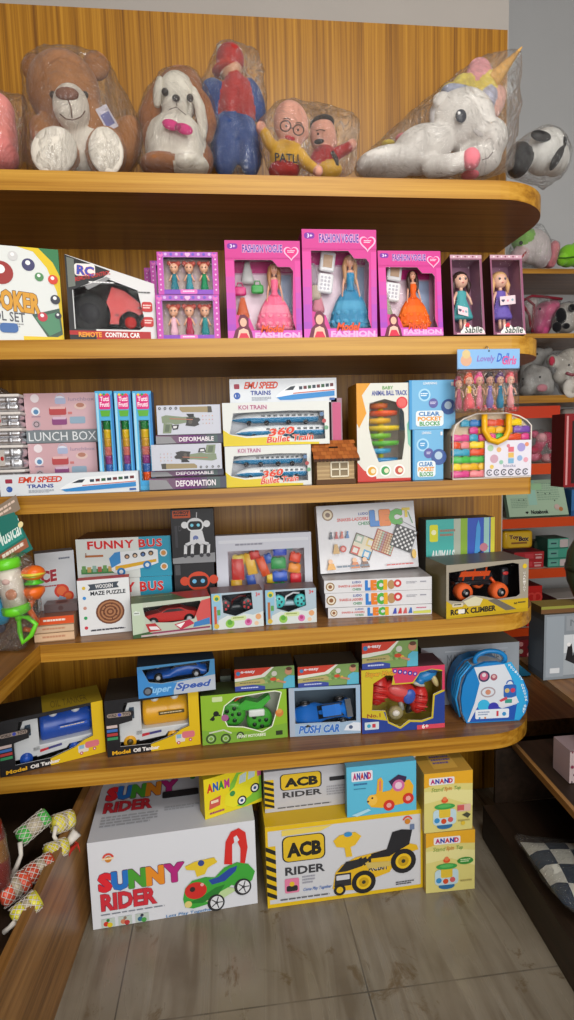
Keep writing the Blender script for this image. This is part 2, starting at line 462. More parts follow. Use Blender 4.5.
# soft toys: solids fused into one surface, each face takes the colour of its nearest solid
def rotm(deg): return Matrix.Rotation(math.radians(deg), 4, 'Y')
def blob(name, prims, parent=None, off=(0, 0, 0), voxel=.006, mat='plush', smooth=6, zmin=0.0):
    mb = MB()
    segs = []
    for p in prims:
        if p[0] == 'e':
            _, c, r, rot, col = p
            R = rotm(rot) if not isinstance(rot, Matrix) else rot
            mb.ell(c, r, col, mat, 20, 12, rot=R); segs.append((Vector(c), Vector(r), R.inverted(), lin(col)))
        else:
            _, pts, rs, col = p
            pts = [Vector(q) for q in pts]
            for i, q in enumerate(pts):
                mb.ell(q, rs[i], col, mat, 14, 9); segs.append((q, Vector((rs[i],)*3), Matrix(), lin(col)))
            for i in range(len(pts)-1):
                mb.cyl(pts[i], pts[i+1], rs[i], col, mat, 14, rs[i+1])
                for t in (.25, .5, .75):
                    rr = rs[i]*(1-t)+rs[i+1]*t; segs.append((pts[i].lerp(pts[i+1], t), Vector((rr,)*3), Matrix(), lin(col)))
    me0 = bpy.data.meshes.new('tmp'); me0.from_pydata([(a-off[0], b-off[1], c-off[2]) for a, b, c in mb.v], [], mb.f); me0.update()
    bm = bmesh.new(); bm.from_mesh(me0); bmesh.ops.recalc_face_normals(bm, faces=bm.faces); bm.to_mesh(me0); bm.free()
    ob = bpy.data.objects.new('tmp', me0); COL.objects.link(ob)
    m_ = ob.modifiers.new('r', 'REMESH'); m_.mode = 'VOXEL'; m_.voxel_size = voxel
    if smooth: q = ob.modifiers.new('s', 'SMOOTH'); q.iterations = smooth; q.factor = .5
    dg = bpy.context.evaluated_depsgraph_get(); dg.update()
    me = bpy.data.meshes.new_from_object(ob.evaluated_get(dg)); bpy.data.objects.remove(ob); bpy.data.meshes.remove(me0)
    me.name = name; me.materials.clear(); me.materials.append(MATS[mat])
    if zmin is not None:
        for v in me.vertices: v.co.z = max(v.co.z, zmin)
    me.polygons.foreach_set('use_smooth', [True]*len(me.polygons)); me.polygons.foreach_set('material_index', [0]*len(me.polygons))
    nf = len(me.polygons); cen = np.zeros(nf*3); me.polygons.foreach_get('center', cen); cen = cen.reshape(-1, 3)+np.array(off)
    best = np.full(nf, 1e9); cols = np.zeros((nf, 4))
    for c, r, Ri, col in segs:
        d = (cen-np.array(c)) @ np.array(Ri.to_3x3()).T
        q = np.sqrt(((d/np.array(r))**2).sum(1)); dd = (q-1)*min(r)
        k = dd < best; best[k] = dd[k]; cols[k] = col
    for a in list(me.color_attributes): me.color_attributes.remove(a)
    at = me.color_attributes.new('Col', 'FLOAT_COLOR', 'CORNER')
    lt = np.zeros(nf, dtype=np.int32); me.polygons.foreach_get('loop_total', lt)
    at.data.foreach_set('color', np.repeat(cols, lt, axis=0).ravel())
    o = bpy.data.objects.new(name, me); COL.objects.link(o)
    if parent: o.parent = parent
    else: o.location = off
    return o

def bag(name, root, pts, extra=(), infl=.008, voxel=.014, amp=.006, mat='bag_film', parent=None, minz=None, tie=None):
    """loose clear bag pulled around a set of local points"""
    bm = bmesh.new()
    cs = Vector((0, 0, 0))
    for p in pts: cs += Vector(p)
    cs /= max(1, len(pts))
    for p in pts:
        v = Vector(p); d = (v-cs); d = d.normalized() if d.length else d
        v = v+d*infl
        if minz is not None: v.z = max(v.z, minz)
        bm.verts.new(v)
    for p in extra: bm.verts.new(p)
    r = bmesh.ops.convex_hull(bm, input=bm.verts)
    bmesh.ops.delete(bm, geom=[v for v in bm.verts if not v.link_faces], context='VERTS')
    me0 = bpy.data.meshes.new('tmp'); bm.to_mesh(me0); bm.free()
    ob = bpy.data.objects.new('tmp', me0); COL.objects.link(ob)
    m_ = ob.modifiers.new('r', 'REMESH'); m_.mode = 'VOXEL'; m_.voxel_size = voxel
    q = ob.modifiers.new('s', 'SMOOTH'); q.iterations = 2
    dg = bpy.context.evaluated_depsgraph_get(); dg.update()
    me = bpy.data.meshes.new_from_object(ob.evaluated_get(dg)); bpy.data.objects.remove(ob); bpy.data.meshes.remove(me0)
    me.name = name; me.materials.clear(); me.materials.append(MATS[mat])
    for v in me.vertices:
        n_ = noise.noise(v.co*22)+.6*noise.noise(v.co*50)
        c = v.co + v.normal*(n_*amp)
        if minz is not None: c.z = max(c.z, minz)
        v.co = c
    me.polygons.foreach_set('use_smooth', [True]*len(me.polygons)); me.polygons.foreach_set('material_index', [0]*len(me.polygons))
    o = bpy.data.objects.new(name, me); COL.objects.link(o); o.parent = parent or root
    return o
def kids_pts(root, step=9):
    out = []
    for ch in root.children:
        if ch.type == 'MESH':
            vs = ch.data.vertices
            out += [tuple(ch.location+vs[i].co) for i in range(0, len(vs), step)]
    return out
# ================================================================== the room
SZ = [2.005, 1.601, 1.208, .808, .446]; TH = .0475; FR = -.403
mb = MB(); mb.quad((-2.5, -5, 0), (3.2, -5, 0), (3.2, 1.3, 0), (-2.5, 1.3, 0), '888888', 'floor_tile'); struct('floor', mb)
CEIL = 3.9
mb = MB(); mb.box(-2.5, 3.2, -5, 1.3, CEIL, CEIL+.05, 'd0ccc6', 'paint'); struct('ceiling', mb)
mb = MB(); mb.box(-2.5, 1.0, .022, .1, 0, CEIL, 'a39d97', 'paint'); struct('wall_back', mb)
mb = MB(); mb.box(.94, 1.0, .1, 1.18, 0, CEIL, 'b9b6b2', 'paint'); struct('wall_return', mb)
mb = MB(); mb.box(.94, 3.2, 1.18, 1.24, 0, CEIL, 'b6b7b8', 'paint'); struct('wall_far', mb)
mb = MB(); mb.box(-2.56, -2.5, -5, 1.3, 0, CEIL, 'b6b0a8', 'paint'); struct('wall_left', mb)
mb = MB(); mb.box(3.2, 3.26, -5, 1.3, 0, CEIL, 'b6b0a8', 'paint'); struct('wall_right', mb)

def slab(outline, z0, z1, edge='wood_edge', top='wood_top', bottom=None, name='shelf', parent=None):
    """board from an (x,y) outline, with its own edge banding"""
    mb = MB(); n = len(outline)
    t = tessellate_polygon([[Vector((x, y, 0)) for x, y in outline]])
    nz = (Vector(outline[t[0][1]]) - Vector(outline[t[0][0]])).to_3d().cross((Vector(outline[t[0][2]])-Vector(outline[t[0][0]])).to_3d()).z
    up = [tuple(q) if nz > 0 else tuple(q[::-1]) for q in t]
    mb.add([(x, y, z1) for x, y in outline], up, '888888', top)
    mb.add([(x, y, z0) for x, y in outline], [q[::-1] for q in up], '888888', bottom or top)
    for i in range(n):
        a, b = outline[i], outline[(i+1) % n]
        e = edge
        mb.add([(a[0], a[1], z0), (b[0], b[1], z0), (b[0], b[1], z1), (a[0], a[1], z1)], [(0, 1, 2, 3)], '888888', e, False)
    return mb.build(name, parent)

unit = tag(empty('display_shelf', (0, 0, 0)), 'tall wooden wall display shelf in yellow brown laminate holding the toys in the middle', 'display shelf')
ztop = fz(30, .985, 0)
mb = MB()
mb.box(-1.0, .985, 0, .02, 0, ztop, '888888', 'wood_panel'); mb.build('back_panel', unit)
def rshelf(i, tip, rad, x0=-.72):
    a, b = rad; pts = [(x0, -.001), (x0, FR)]
    for k in range(13):
        t = PI/2*k/12; pts.append((tip-a+a*math.sin(t), FR+b-b*math.cos(t)))
    pts.append((tip, -.001)); return slab(pts, SZ[i]-TH, SZ[i], parent=unit)
rshelf(0, .962, (.20, .20)); rshelf(1, .960, (.16, .24)); rshelf(2, .868, (.012, .012)); rshelf(3, .955, (.19, .20), -.5125); rshelf(4, .948, (.19, .20))

# left return of the shelving
lu = tag(empty('side_shelf', (-.9, -1, 0)), 'dark wooden side shelf unit running toward the viewer at the left edge', 'display shelf')
lp = Vector((.9, 1, 0))
def LS(pts, z0, z1, nm='shelf', par=lu, **k):
    o = slab(pts, z0, z1, name=nm, parent=par, **k); o.location = lp if par is lu else (0, 0, 0); return o
LS([(-1.45, -.001), (-1.45, -2.2), (-.594, -2.2), (-.5135, -.403), (-.5135, -.001)], SZ[3]-TH, SZ[3], edge='wood_edge_y', top='wood_top_y')
for z in (SZ[0], SZ[1], SZ[2], SZ[4]):
    LS([(-1.45, -.001), (-1.45, -2.2), (-.80, -2.2), (-.722, -.403), (-.722, -.001)], z-TH, z, edge='wood_edge_y', top='wood_top_y')
mb = MB(); mb.box(-1.47, -1.451, -2.2, 0, 0, ztop, '888888', 'wood_mid'); o = mb.build('back_panel', lu); o.location = lp
mb = MB()
kb = [(-.427, -.02), (-.455, -.02), (-.525, -2.2), (-.507, -2.2)]
o = LS([(-.424, -.02), (-.446, -.02), (-.535, -2.2), (-.513, -2.2)], 0.001, .335, nm='kick_board', edge='wood_mid', top='wood_mid')
o = LS([(-1.45, -.02), (-1.45, -2.2), (-.545, -2.2), (-.448, -.02)], .225, .245, nm='bottom_board', edge='wood_dark', top='wood_dark')

# right return
ru = tag(empty('side_shelf', (1.3, -.8, 0)), 'low dark brown side shelf unit with light wooden edges at the right edge', 'display shelf')
rp = Vector((-1.3, .8, 0))
def RS(pts, z0, z1, nm='shelf', **k):
    o = slab(pts, z0, z1, name=nm, parent=ru, **k); o.location = rp; return o
RS([(.799, -.26), (1.9, -.26), (1.9, -2.2), (.706, -2.2)], .001, .118, nm='plinth', edge='wood_dark', top='wood_dark')
def edged(z, p0, p1, y1, th=.02, band=.012):
    (x0, ya), (xb, yb) = p0, p1
    RS([(x0+band, ya), (1.9, ya), (1.9, yb), (xb+band, yb)], z-th, z, edge='wood_dark', top='wood_dark' if y1 == 0 else 'wood_top_y')
    RS([(x0, ya), (x0+band-.0002, ya), (xb+band-.0002, yb), (xb, yb)], z-th, z+.001, nm='edge_strip', edge='wood_mid', top='wood_mid')
mb = MB(); mb.box(.842, 1.9, -.258, -.246, .119, .308, '888888', 'wood_dark'); o = mb.build('riser', ru); o.location = rp
a = atz(512, 742, .33); b_ = atz(574, 812, .33); dx = (b_.x-a.x)/(b_.y-a.y)
edged(.33, (a.x, a.y), (a.x+dx*(-2.2-a.y), -2.2), 0)
a = atz(553, 683, .55); b_ = atz(574, 698, .55); R_SH = a
edged(.55, (a.x, -.10), (a.x-.045*1.2, -1.4), 1)
mb = MB(); mb.box(1.9, 1.92, -2.2, .0, 0, 1.25, '888888', 'wood_dark'); o = mb.build('back_panel', ru); o.location = rp

zu = fz(487, 1.3, -.18); ux = fx(577, -.05, zu)
RS([(ux, -.05), (1.9, -.05), (1.9, -.9), (ux, -.9)], zu-.02, zu, edge='wood_mid', top='wood_mid')
# the unit farther back, beyond the end of the panel
fu = tag(empty('display_shelf', (1.9, 1.0, 0)), 'orange edged shelf unit against the far wall beyond the main shelf', 'display shelf')
fp = Vector((-1.9, -1.0, 0)); FY = .8
colmat('orange_band', .35, spec=.5)
FT = [268.7, 333.5, 395.5, 464, 518.5, 569.5, 628]; FB = [273.5, 338, 403, 474, 527, 578, 636]
FZ = [fz(p, 1.6, FY) for p in FT]; FZB = [fz(p, 1.6, FY) for p in FB]
for i, (a, b_) in enumerate(zip(FZ, FZB)):
    if i < 3: o = slab([(1.002, FY), (1.002, 1.178), (3.0, 1.178), (3.0, FY)], b_, a, edge='wood_edge', top='wood_top', name='shelf', parent=fu)
    else:
        mb = MB(); mb.box(1.002, 3.0, FY+.012, 1.178, b_, a, 'c9bfae', 'soft'); o = mb.build('shelf', fu); o.location = fp
        mb = MB(); mb.box(1.002, 3.0, FY, FY+.0115, b_-.002, a+.002, 'd9480c', 'orange_band'); o = mb.build('edge_band', fu)
    o.location = fp
zb1, zb0 = fz(406, 1.6, FY+.02), fz(418, 1.6, FY+.02)
x0_, x1_ = fx(505, FY+.02, zb0), fx(560, FY+.02, zb0)
mb = MB(); mb.box(x0_, x1_, FY+.02, FY+.045, zb0, zb1, 'c9350a', 'orange_band'); o = mb.build('fascia', fu); o.location = fp
zt = fz(720, 1.2, .06); zb = fz(735, 1.2, .06)
zt_counter = zt
slab([(1.003, .06), (1.003, 1.178), (3.0, 1.178), (3.0, .06)], zb, zt, edge='wood_mid', top='wood_mid', name='counter_top', parent=fu).location = fp
mb = MB(); mb.box(1.003, 3.0, .10, .12, 0.001, zb-.001, '888888', 'wood_dark'); o = mb.build('counter_front', fu); o.location = fp

# ================================================================== light
def area(name, loc, target, sx, sy, power, col=(1, 1, 1)):
    l = bpy.data.lights.new(name, 'AREA'); l.shape = 'RECTANGLE'; l.size = sx; l.size_y = sy; l.energy = power; l.color = col
    o = bpy.data.objects.new(name, l); COL.objects.link(o); o.location = loc
    o.rotation_euler = (Vector(target)-Vector(loc)).to_track_quat('-Z', 'Y').to_euler(); return o
area('shopfront_daylight', (.9, -4.8, 1.8), (.3, 0, 1.1), 3.4, 2.6, 120, (1, .985, .96))
area('ceiling_panel_lamp', (.5, -2.2, 3.25), (.5, -1.4, 0), 1.2, .6, 30, (1, .97, .92))
w = bpy.data.worlds.new('world'); sc.world = w; w.use_nodes = True
bg = w.node_tree.nodes['Background']; bg.inputs[0].default_value = (.95, .97, 1, 1); bg.inputs[1].default_value = .42
vs = sc.view_settings; vs.view_transform = 'Standard'; vs.look = 'None'; vs.gamma = 1; vs.use_curve_mapping = False; vs.exposure = 0.25
sc.cycles.transparent_max_bounces = 24; sc.cycles.max_bounces = 8
# ================================================================== soft toys on the top shelf
K = .0029
def wp(px, py, y): return aty(px, py, y)
def base(px, y, z): return Vector((fx(px, y, z), y, z))
Z1 = SZ[0]+.001
def feat(parent, off, items, name, mat='soft'):
    if len(items) > 1 and name in ('eye', 'ribbon', 'foot_sole', 'black_patch', 'hoof'):
        for it in items: feat(parent, off, [it], name, mat)
        return
    mb = MB()
    for kind, *a in items:
        if kind == 'e': mb.ell(a[0], a[1], a[2], mat, 16, 10, rot=rotm(a[3]) if len(a) > 3 else None)
        elif kind == 't': mb.tube(a[0], a[1], a[2], mat, 8)
    mb.v = [(x-off[0], y-off[1], z-off[2]) for x, y, z in mb.v]
    return mb.build(name, parent)
def E_(px, py, y, rx, ry, rz, col, rot=0): return ('e', wp(px, py, y), (rx*K, ry*K, rz*K), rot, col)

# --- brown teddy bear
rt = tag(empty('teddy_bear', base(80, -.28, Z1)), 'large brown teddy bear with white muzzle and white foot soles in a clear bag', 'teddy bear')
o_ = rt.location
BR, WH = 'a8703f', 'ded6c8'
blob('body', [E_(64, 92, -.23, 33, 28, 34, BR), E_(36, 70, -.20, 13, 8, 14, BR, -20), E_(96, 66, -.19, 13, 8, 13, BR, 20), E_(84, 140, -.22, 31, 26, 34, BR), E_(72, 130, -.25, 14, 12, 14, BR, 40),
      E_(82, 150, -.275, 22, 12, 20, WH), E_(71, 107, -.31, 16, 13, 19, WH), E_(124, 146, -.26, 15, 14, 28, BR, 20), E_(46, 140, -.26, 12, 12, 22, BR, -20),
      E_(57, 154, -.32, 18, 16, 19, BR, -30), E_(106, 153, -.32, 18, 16, 22, BR, 10)], rt, o_)
feat(rt, o_, [('e', wp(54, 151, -.362), (19*K, 5*K, 21*K), 'e3dccf', 35), ('e', wp(106, 151, -.365), (15*K, 5*K, 20*K), 'e3dccf', -5)], 'foot_sole', 'plush')
feat(rt, o_, [('e', wp(67, 94, -.345), (10*K, 4*K, 5.5*K), '7b4a33')], 'nose')
feat(rt, o_, [('e', wp(53, 95, -.312), 3*K, '2a1c16'), ('e', wp(85, 95, -.305), 3*K, '2a1c16')], 'eye', 'plastic')
feat(rt, o_, [('t', [wp(68, 99, -.352), wp(71, 108, -.354), wp(72, 118, -.345)], .0016, '6b4c3c'), ('t', [wp(60, 114, -.335), wp(66, 119, -.342), wp(73, 120, -.346), wp(81, 117, -.338), wp(85, 111, -.33)], .0014, '6b4c3c')], 'stitching')
mb = MB(); mb.T = Matrix.Translation(wp(107, 118, -.33)-o_) @ rotm(-28); mb.rbox(-.016, .016, -.001, .001, -.03, .03, .001, 'c9c4cf', 'card'); mb.box(-.012, .012, -.0016, -.001, -.02, .012, '6a6ca0'); mb.build('paper_tag', rt)
pts = kids_pts(rt); bag('plastic_bag', rt, pts, [tuple(wp(38, 45, -.22)-o_), tuple(wp(62, 46, -.22)-o_), tuple(wp(22, 165, -.24)-o_), tuple(wp(133, 165, -.26)-o_)], minz=.002)

# --- long-eared puppy
rt = tag(empty('plush_puppy', base(175, -.28, Z1)), 'white and brown long-eared plush puppy wearing a pink bow in a clear bag', 'stuffed toy')
o_ = rt.location; W2, B2 = 'dcd6c8', '9b6238'
blob('body', [E_(177, 99, -.26, 18, 18, 23, W2), E_(181, 88, -.225, 21, 14, 19, B2), E_(175, 106, -.305, 12, 9, 9, W2), E_(176, 148, -.26, 29, 26, 30, W2), E_(199, 160, -.25, 14, 14, 17, B2),
      E_(160, 165, -.31, 18, 18, 9, B2), E_(190, 166, -.31, 18, 18, 9, W2), E_(152, 135, -.27, 9, 9, 15, B2, 10)], rt, o_)
blob('ear', [('t', [wp(161, 82, -.27), wp(155, 100, -.27), wp(149, 118, -.265), wp(150, 132, -.265)], [5*K, 9*K, 10*K, 6*K], B2)], rt, o_)
blob('ear', [('t', [wp(192, 84, -.26), wp(202, 104, -.26), wp(207, 124, -.26), wp(207, 138, -.26)], [5*K, 9*K, 10*K, 6*K], B2)], rt, o_)
blob('ear_lining', [('t', [wp(160, 80, -.29), wp(158, 92, -.293), wp(157, 104, -.292)], [4*K, 5*K, 4*K], W2)], rt, o_)
blob('ear_lining', [('t', [wp(193, 90, -.287), wp(200, 108, -.288), wp(203, 126, -.288), wp(204, 138, -.285)], [4*K, 5.5*K, 5*K, 3*K], W2)], rt, o_)
feat(rt, o_, [('e', wp(165, 92, -.312), 3.2*K, '1a1614'), ('e', wp(190, 98, -.312), 3.2*K, '1a1614')], 'eye', 'plastic')
feat(rt, o_, [('e', wp(176, 98, -.335), (3.6*K, 3*K, 2.6*K), '201814')], 'nose', 'plastic')
feat(rt, o_, [('t', [wp(176, 101, -.336), wp(177, 106, -.338)], .001, '54443a'), ('t', [wp(168, 110, -.332), wp(176, 107, -.337), wp(186, 115, -.328)], .001, '54443a')], 'stitching')
feat(rt, o_, [('e', wp(171, 125, -.35), (8*K, 3*K, 4.5*K), 'd01a78', 15), ('e', wp(184, 129, -.35), (8*K, 3*K, 4.5*K), 'd01a78', 15), ('e', wp(178, 127, -.355), (3*K, 3*K, 3*K), 'b01466')], 'bow')
bag('plastic_bag', rt, kids_pts(rt), [tuple(wp(160, 74, -.24)-o_), tuple(wp(134, 160, -.26)-o_), tuple(wp(214, 165, -.26)-o_), tuple(wp(185, 76, -.24)-o_)], minz=.002)

# --- cloth doll seen from behind
rt = tag(empty('rag_doll', base(234, -.2, Z1)), 'cloth doll in blue clothes, red vest and red cap, seen from behind', 'doll')
o_ = rt.location; BL, RD = '27457f', 'a8231f'
blob('body', [E_(237, 108, -.22, 17, 14, 32, RD, 0), E_(212, 95, -.21, 13, 11, 15, BL, 20), E_(208, 112, -.215, 9, 9, 17, BL), E_(255, 101, -.21, 9, 9, 22, BL, -18), E_(235, 130, -.22, 22, 16, 16, BL),
      E_(224, 150, -.23, 13, 12, 26, BL), E_(250, 150, -.23, 12, 12, 26, BL), E_(230, 66, -.21, 12, 12, 15, 'c99a78')], rt, o_)
blob('cap', [E_(230, 60, -.21, 14, 14, 14, RD), E_(226, 70, -.21, 14.5, 14, 4, 'b93a2c', -8)], rt, o_)
feat(rt, o_, [('e', wp(221, 50, -.21), 4.5*K, 'd8d2c8')], 'pompom', 'plush')
bag('plastic_bag', rt, kids_pts(rt), [tuple(wp(262, 50, -.2)-o_), tuple(wp(264, 80, -.2)-o_), tuple(wp(203, 76, -.2)-o_)], minz=.002)

# --- two small cloth boys
SK = 'dda08a'
rt = tag(empty('cloth_doll', base(288, -.3, Z1)), 'cloth doll with round black glasses and a yellow shirt lettered across the chest', 'doll', 'pair of cloth dolls sharing one clear bag')
o_ = rt.location
blob('body', [E_(291, 124, -.29, 16.5, 14, 20, SK, -12), E_(287, 158, -.28, 17, 13, 16, 'd8a51e'), E_(284, 171, -.28, 15, 13, 8, 'b8201c'), E_(305, 134, -.29, 4, 4, 5, SK),
      ('t', [wp(277, 150, -.29), wp(269, 143, -.30), wp(265, 134, -.31)], [6*K, 5.5*K, 5*K], 'd8a51e'), ('e', wp(261, 128, -.31), (5*K, 5*K, 6*K), 0, SK),
      ('t', [wp(300, 155, -.30), wp(307, 164, -.33), wp(313, 168, -.34)], [6*K, 5.5*K, 5*K], 'd8a51e'), ('e', wp(318, 171, -.345), (5*K, 5*K, 5*K), 0, SK)], rt, o_, voxel=.004, smooth=4)
def circ3(px, py, y, r, n=16): return [wp(px+r*math.cos(2*PI*i/n), py+r*math.sin(2*PI*i/n), y) for i in range(n+1)]
feat(rt, o_, [('t', circ3(285.5, 126, -.343, 5.3), .0014, '1c1a1c'), ('t', circ3(298.5, 130, -.343, 5.3), .0014, '1c1a1c'), ('t', [wp(290.5, 127.5, -.344), wp(293.5, 128.5, -.344)], .0013, '1c1a1c')], 'glasses')
feat(rt, o_, [('t', [wp(283, 119, -.334), wp(287, 118, -.335), wp(290, 119.5, -.335)], .0012, '2a2220'), ('t', [wp(296, 123, -.335), wp(300, 122.5, -.333), wp(302, 124.5, -.33)], .0012, '2a2220'),
              ('e', wp(286, 126, -.338), .0028, '1c1a1c'), ('e', wp(298, 130, -.337), .0028, '1c1a1c')], 'eye')
feat(rt, o_, [('e', wp(290, 138, -.334), (5*K, 2*K, 1.8*K), 'b8262a', 12)], 'mouth')
mb = MB(); A_ = Art(mb, wp(275, 163, -.321)-o_, (1, 0, 0), (0, 0, 1), 27*K, 10*K); A_.mat = 'soft'
A_.text('PATLU', 0, .1, 1, .9, '1c1a16', .02, rise=-.12); mb.build('chest_lettering', rt)
pa = kids_pts(rt); r1_ = rt; o1 = o_.copy()
rt = tag(empty('cloth_doll', base(323, -.27, Z1)), 'cloth doll with a moustache, red top and raised right arm beside the one in glasses', 'doll', 'pair of cloth dolls sharing one clear bag')
o_ = rt.location
blob('body', [E_(323, 136, -.25, 13, 12, 17, SK, -8), E_(324, 161, -.26, 14, 12, 13, 'a8181c'), E_(330, 170, -.275, 12, 10, 8, 'd8a51e'), E_(334, 143, -.25, 3.5, 3.5, 4, SK),
      ('t', [wp(332, 156, -.26), wp(342, 151, -.27), wp(348, 148, -.28)], [6*K, 5.5*K, 5*K], 'a8181c'), ('e', wp(352, 145, -.28), (5*K, 5*K, 5.5*K), 0, SK)], rt, o_, voxel=.004, smooth=4)
blob('hair', [E_(322, 124, -.245, 12.5, 12, 6.5, '241c1a', -8)], rt, o_, voxel=.004)
feat(rt, o_, [('e', wp(319, 141.5, -.288), (5*K, 2*K, 2.2*K), '181416', -10), ('t', [wp(316, 131, -.287), wp(320, 129.5, -.288), wp(325, 130.5, -.287)], .0012, '2a2220'),
              ('t', [wp(312, 149, -.284), wp(317, 151, -.286), wp(322, 148, -.286)], .0012, '8a2a28'), ('e', wp(318, 134, -.287), .003, '1c1a1c')], 'face_features')
feat(rt, o_, [('t', [wp(332, 152, -.295), wp(336, 158, -.297), wp(337, 166, -.297)], .006, '241c1c')], 'vest_edge')
pb = [tuple(Vector(p)+o_-o1) for p in kids_pts(rt)]
bag('plastic_bag', r1_, pa+pb, [tuple(wp(270, 106, -.26)-o1), tuple(wp(360, 110, -.25)-o1), tuple(wp(357, 172, -.27)-o1)], minz=.002)

# --- unicorn
rt = tag(empty('plush_unicorn', base(430, -.25, Z1)), 'big white plush unicorn with golden horn and pastel mane lying in a clear bag', 'stuffed toy')
o_ = rt.location; WU = 'e2ddd6'
blob('body', [E_(390, 163, -.22, 36, 24, 14, WU, -6), E_(422, 150, -.22, 32, 25, 22, WU, -14), E_(463, 120, -.22, 33, 24, 29, WU), E_(490, 140, -.24, 17, 18, 20, WU, 0), E_(478, 160, -.22, 24, 20, 14, WU),
      ('t', [wp(432, 167, -.27), wp(450, 165, -.30), wp(464, 161, -.31)], [10*K, 10*K, 9*K], WU), E_(372, 168, -.20, 14, 14, 7, WU)], rt, o_)
feat(rt, o_, [('e', wp(471, 159, -.325), (9*K, 8*K, 10*K), 'e8838f')], 'hoof', 'plush')
feat(rt, o_, [('e', wp(470, 175, -.27), (9*K, 8*K, 4*K), 'e0707c'), ('e', wp(403, 138, -.20), (8*K, 7*K, 4*K), 'e0808a'), ('e', wp(388, 144, -.19), (7*K, 7*K, 3*K), 'dcc24a')], 'ribbon', 'plush')
blob('ear', [E_(441, 99, -.245, 10, 5, 7, WU, -25), E_(434, 116, -.22, 5, 5, 12, 'c8c4c4')], rt, o_)
blob('mane', [E_(449, 93, -.215, 11, 9, 9, 'd8c04e', -30), E_(463, 86, -.21, 12, 10, 11, 'e0cc62', -30), E_(479, 73, -.205, 13, 10, 14, 'e6a3a8'), E_(486, 88, -.21, 12, 10, 17, 'e2cc60', 20),
              E_(496, 103, -.215, 9, 9, 17, 'dfaea0', 20), E_(462, 94, -.235, 22, 9, 7, 'aeb3c8', 12), E_(485, 103, -.232, 9, 9, 17, 'b3b3c6', 30)], rt, o_, smooth=3)
mb = MB(); a = wp(490, 84, -.215)-o_; b_ = wp(522, 47, -.215)-o_; n_ = 44
pts = []; rs = []
for i in range(n_):
    t = i/(n_-1); pts.append(a.lerp(b_, t)); rs.append((8*K*(1-t)+.6*K)*(1+.10*abs(math.sin(t*PI*6))))
mb.tube(pts, rs, 'd9a85e', 'soft', 14); mb.build('horn', rt)
feat(rt, o_, [('e', wp(461, 116, -.286), (5.6*K, 2.5*K, 6.2*K), '2b2f3c')], 'eye', 'plastic')
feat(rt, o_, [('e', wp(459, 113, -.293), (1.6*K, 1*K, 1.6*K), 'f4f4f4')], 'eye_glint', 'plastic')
feat(rt, o_, [('e', wp(478, 133, -.289), (6*K, 1.5*K, 2.5*K), 'cfcac6', 30)], 'nostril', 'plush')
feat(rt, o_, [('t', [wp(493, 152, -.30), wp(488, 158, -.303), wp(482, 160, -.30)], .0014, '8a807c')], 'mouth_stitch')
bag('plastic_bag', rt, kids_pts(rt, 14), [tuple(wp(492, 50, -.2)-o_), tuple(wp(354, 170, -.24)-o_), tuple(wp(521, 130, -.25)-o_), tuple(wp(514, 170, -.28)-o_), tuple(wp(523, 58, -.2)-o_)], minz=.002)

# --- black and white toy hanging over the rounded end
rt = tag(empty('plush_panda', base(532, -.20, Z1)), 'black and white bagged plush toy overhanging the right end of the top shelf', 'stuffed toy')
o_ = rt.location
blob('body', [E_(545, 152, -.20, 20, 20, 23, 'd8d6d0', 15), E_(519, 160, -.20, 12, 16, 17, '17171a'), E_(556, 160, -.20, 12, 16, 16, 'd8d6d0')], rt, o_, voxel=.005, zmin=None)
feat(rt, o_, [('e', wp(541, 136, -.252), (11*K, 4*K, 5*K), '141416', 10), ('e', wp(557, 158, -.253), (4*K, 4*K, 14*K), '141416', 30), ('e', wp(563, 143, -.24), (3*K, 5*K, 6*K), '141416')], 'black_patch', 'plush')
bag('plastic_bag', rt, kids_pts(rt), [tuple(wp(571, 142, -.2)-o_), tuple(wp(545, 190, -.2)-o_)], voxel=.012)
# --- pink toy cut by the frame
rt = tag(empty('plush_toy', base(-6, -.28, Z1)), 'salmon pink plush toy in a clear bag cut off by the left edge', 'stuffed toy')
o_ = rt.location
blob('body', [E_(-6, 134, -.27, 20, 20, 36, 'e58a80'), E_(0, 155, -.29, 16, 18, 16, 'e0807a'), E_(-4, 112, -.28, 16, 16, 16, 'e88f86')], rt, o_)
bag('plastic_bag', rt, kids_pts(rt), [tuple(wp(30, 96, -.24)-o_), tuple(wp(24, 168, -.26)-o_)], minz=.002)
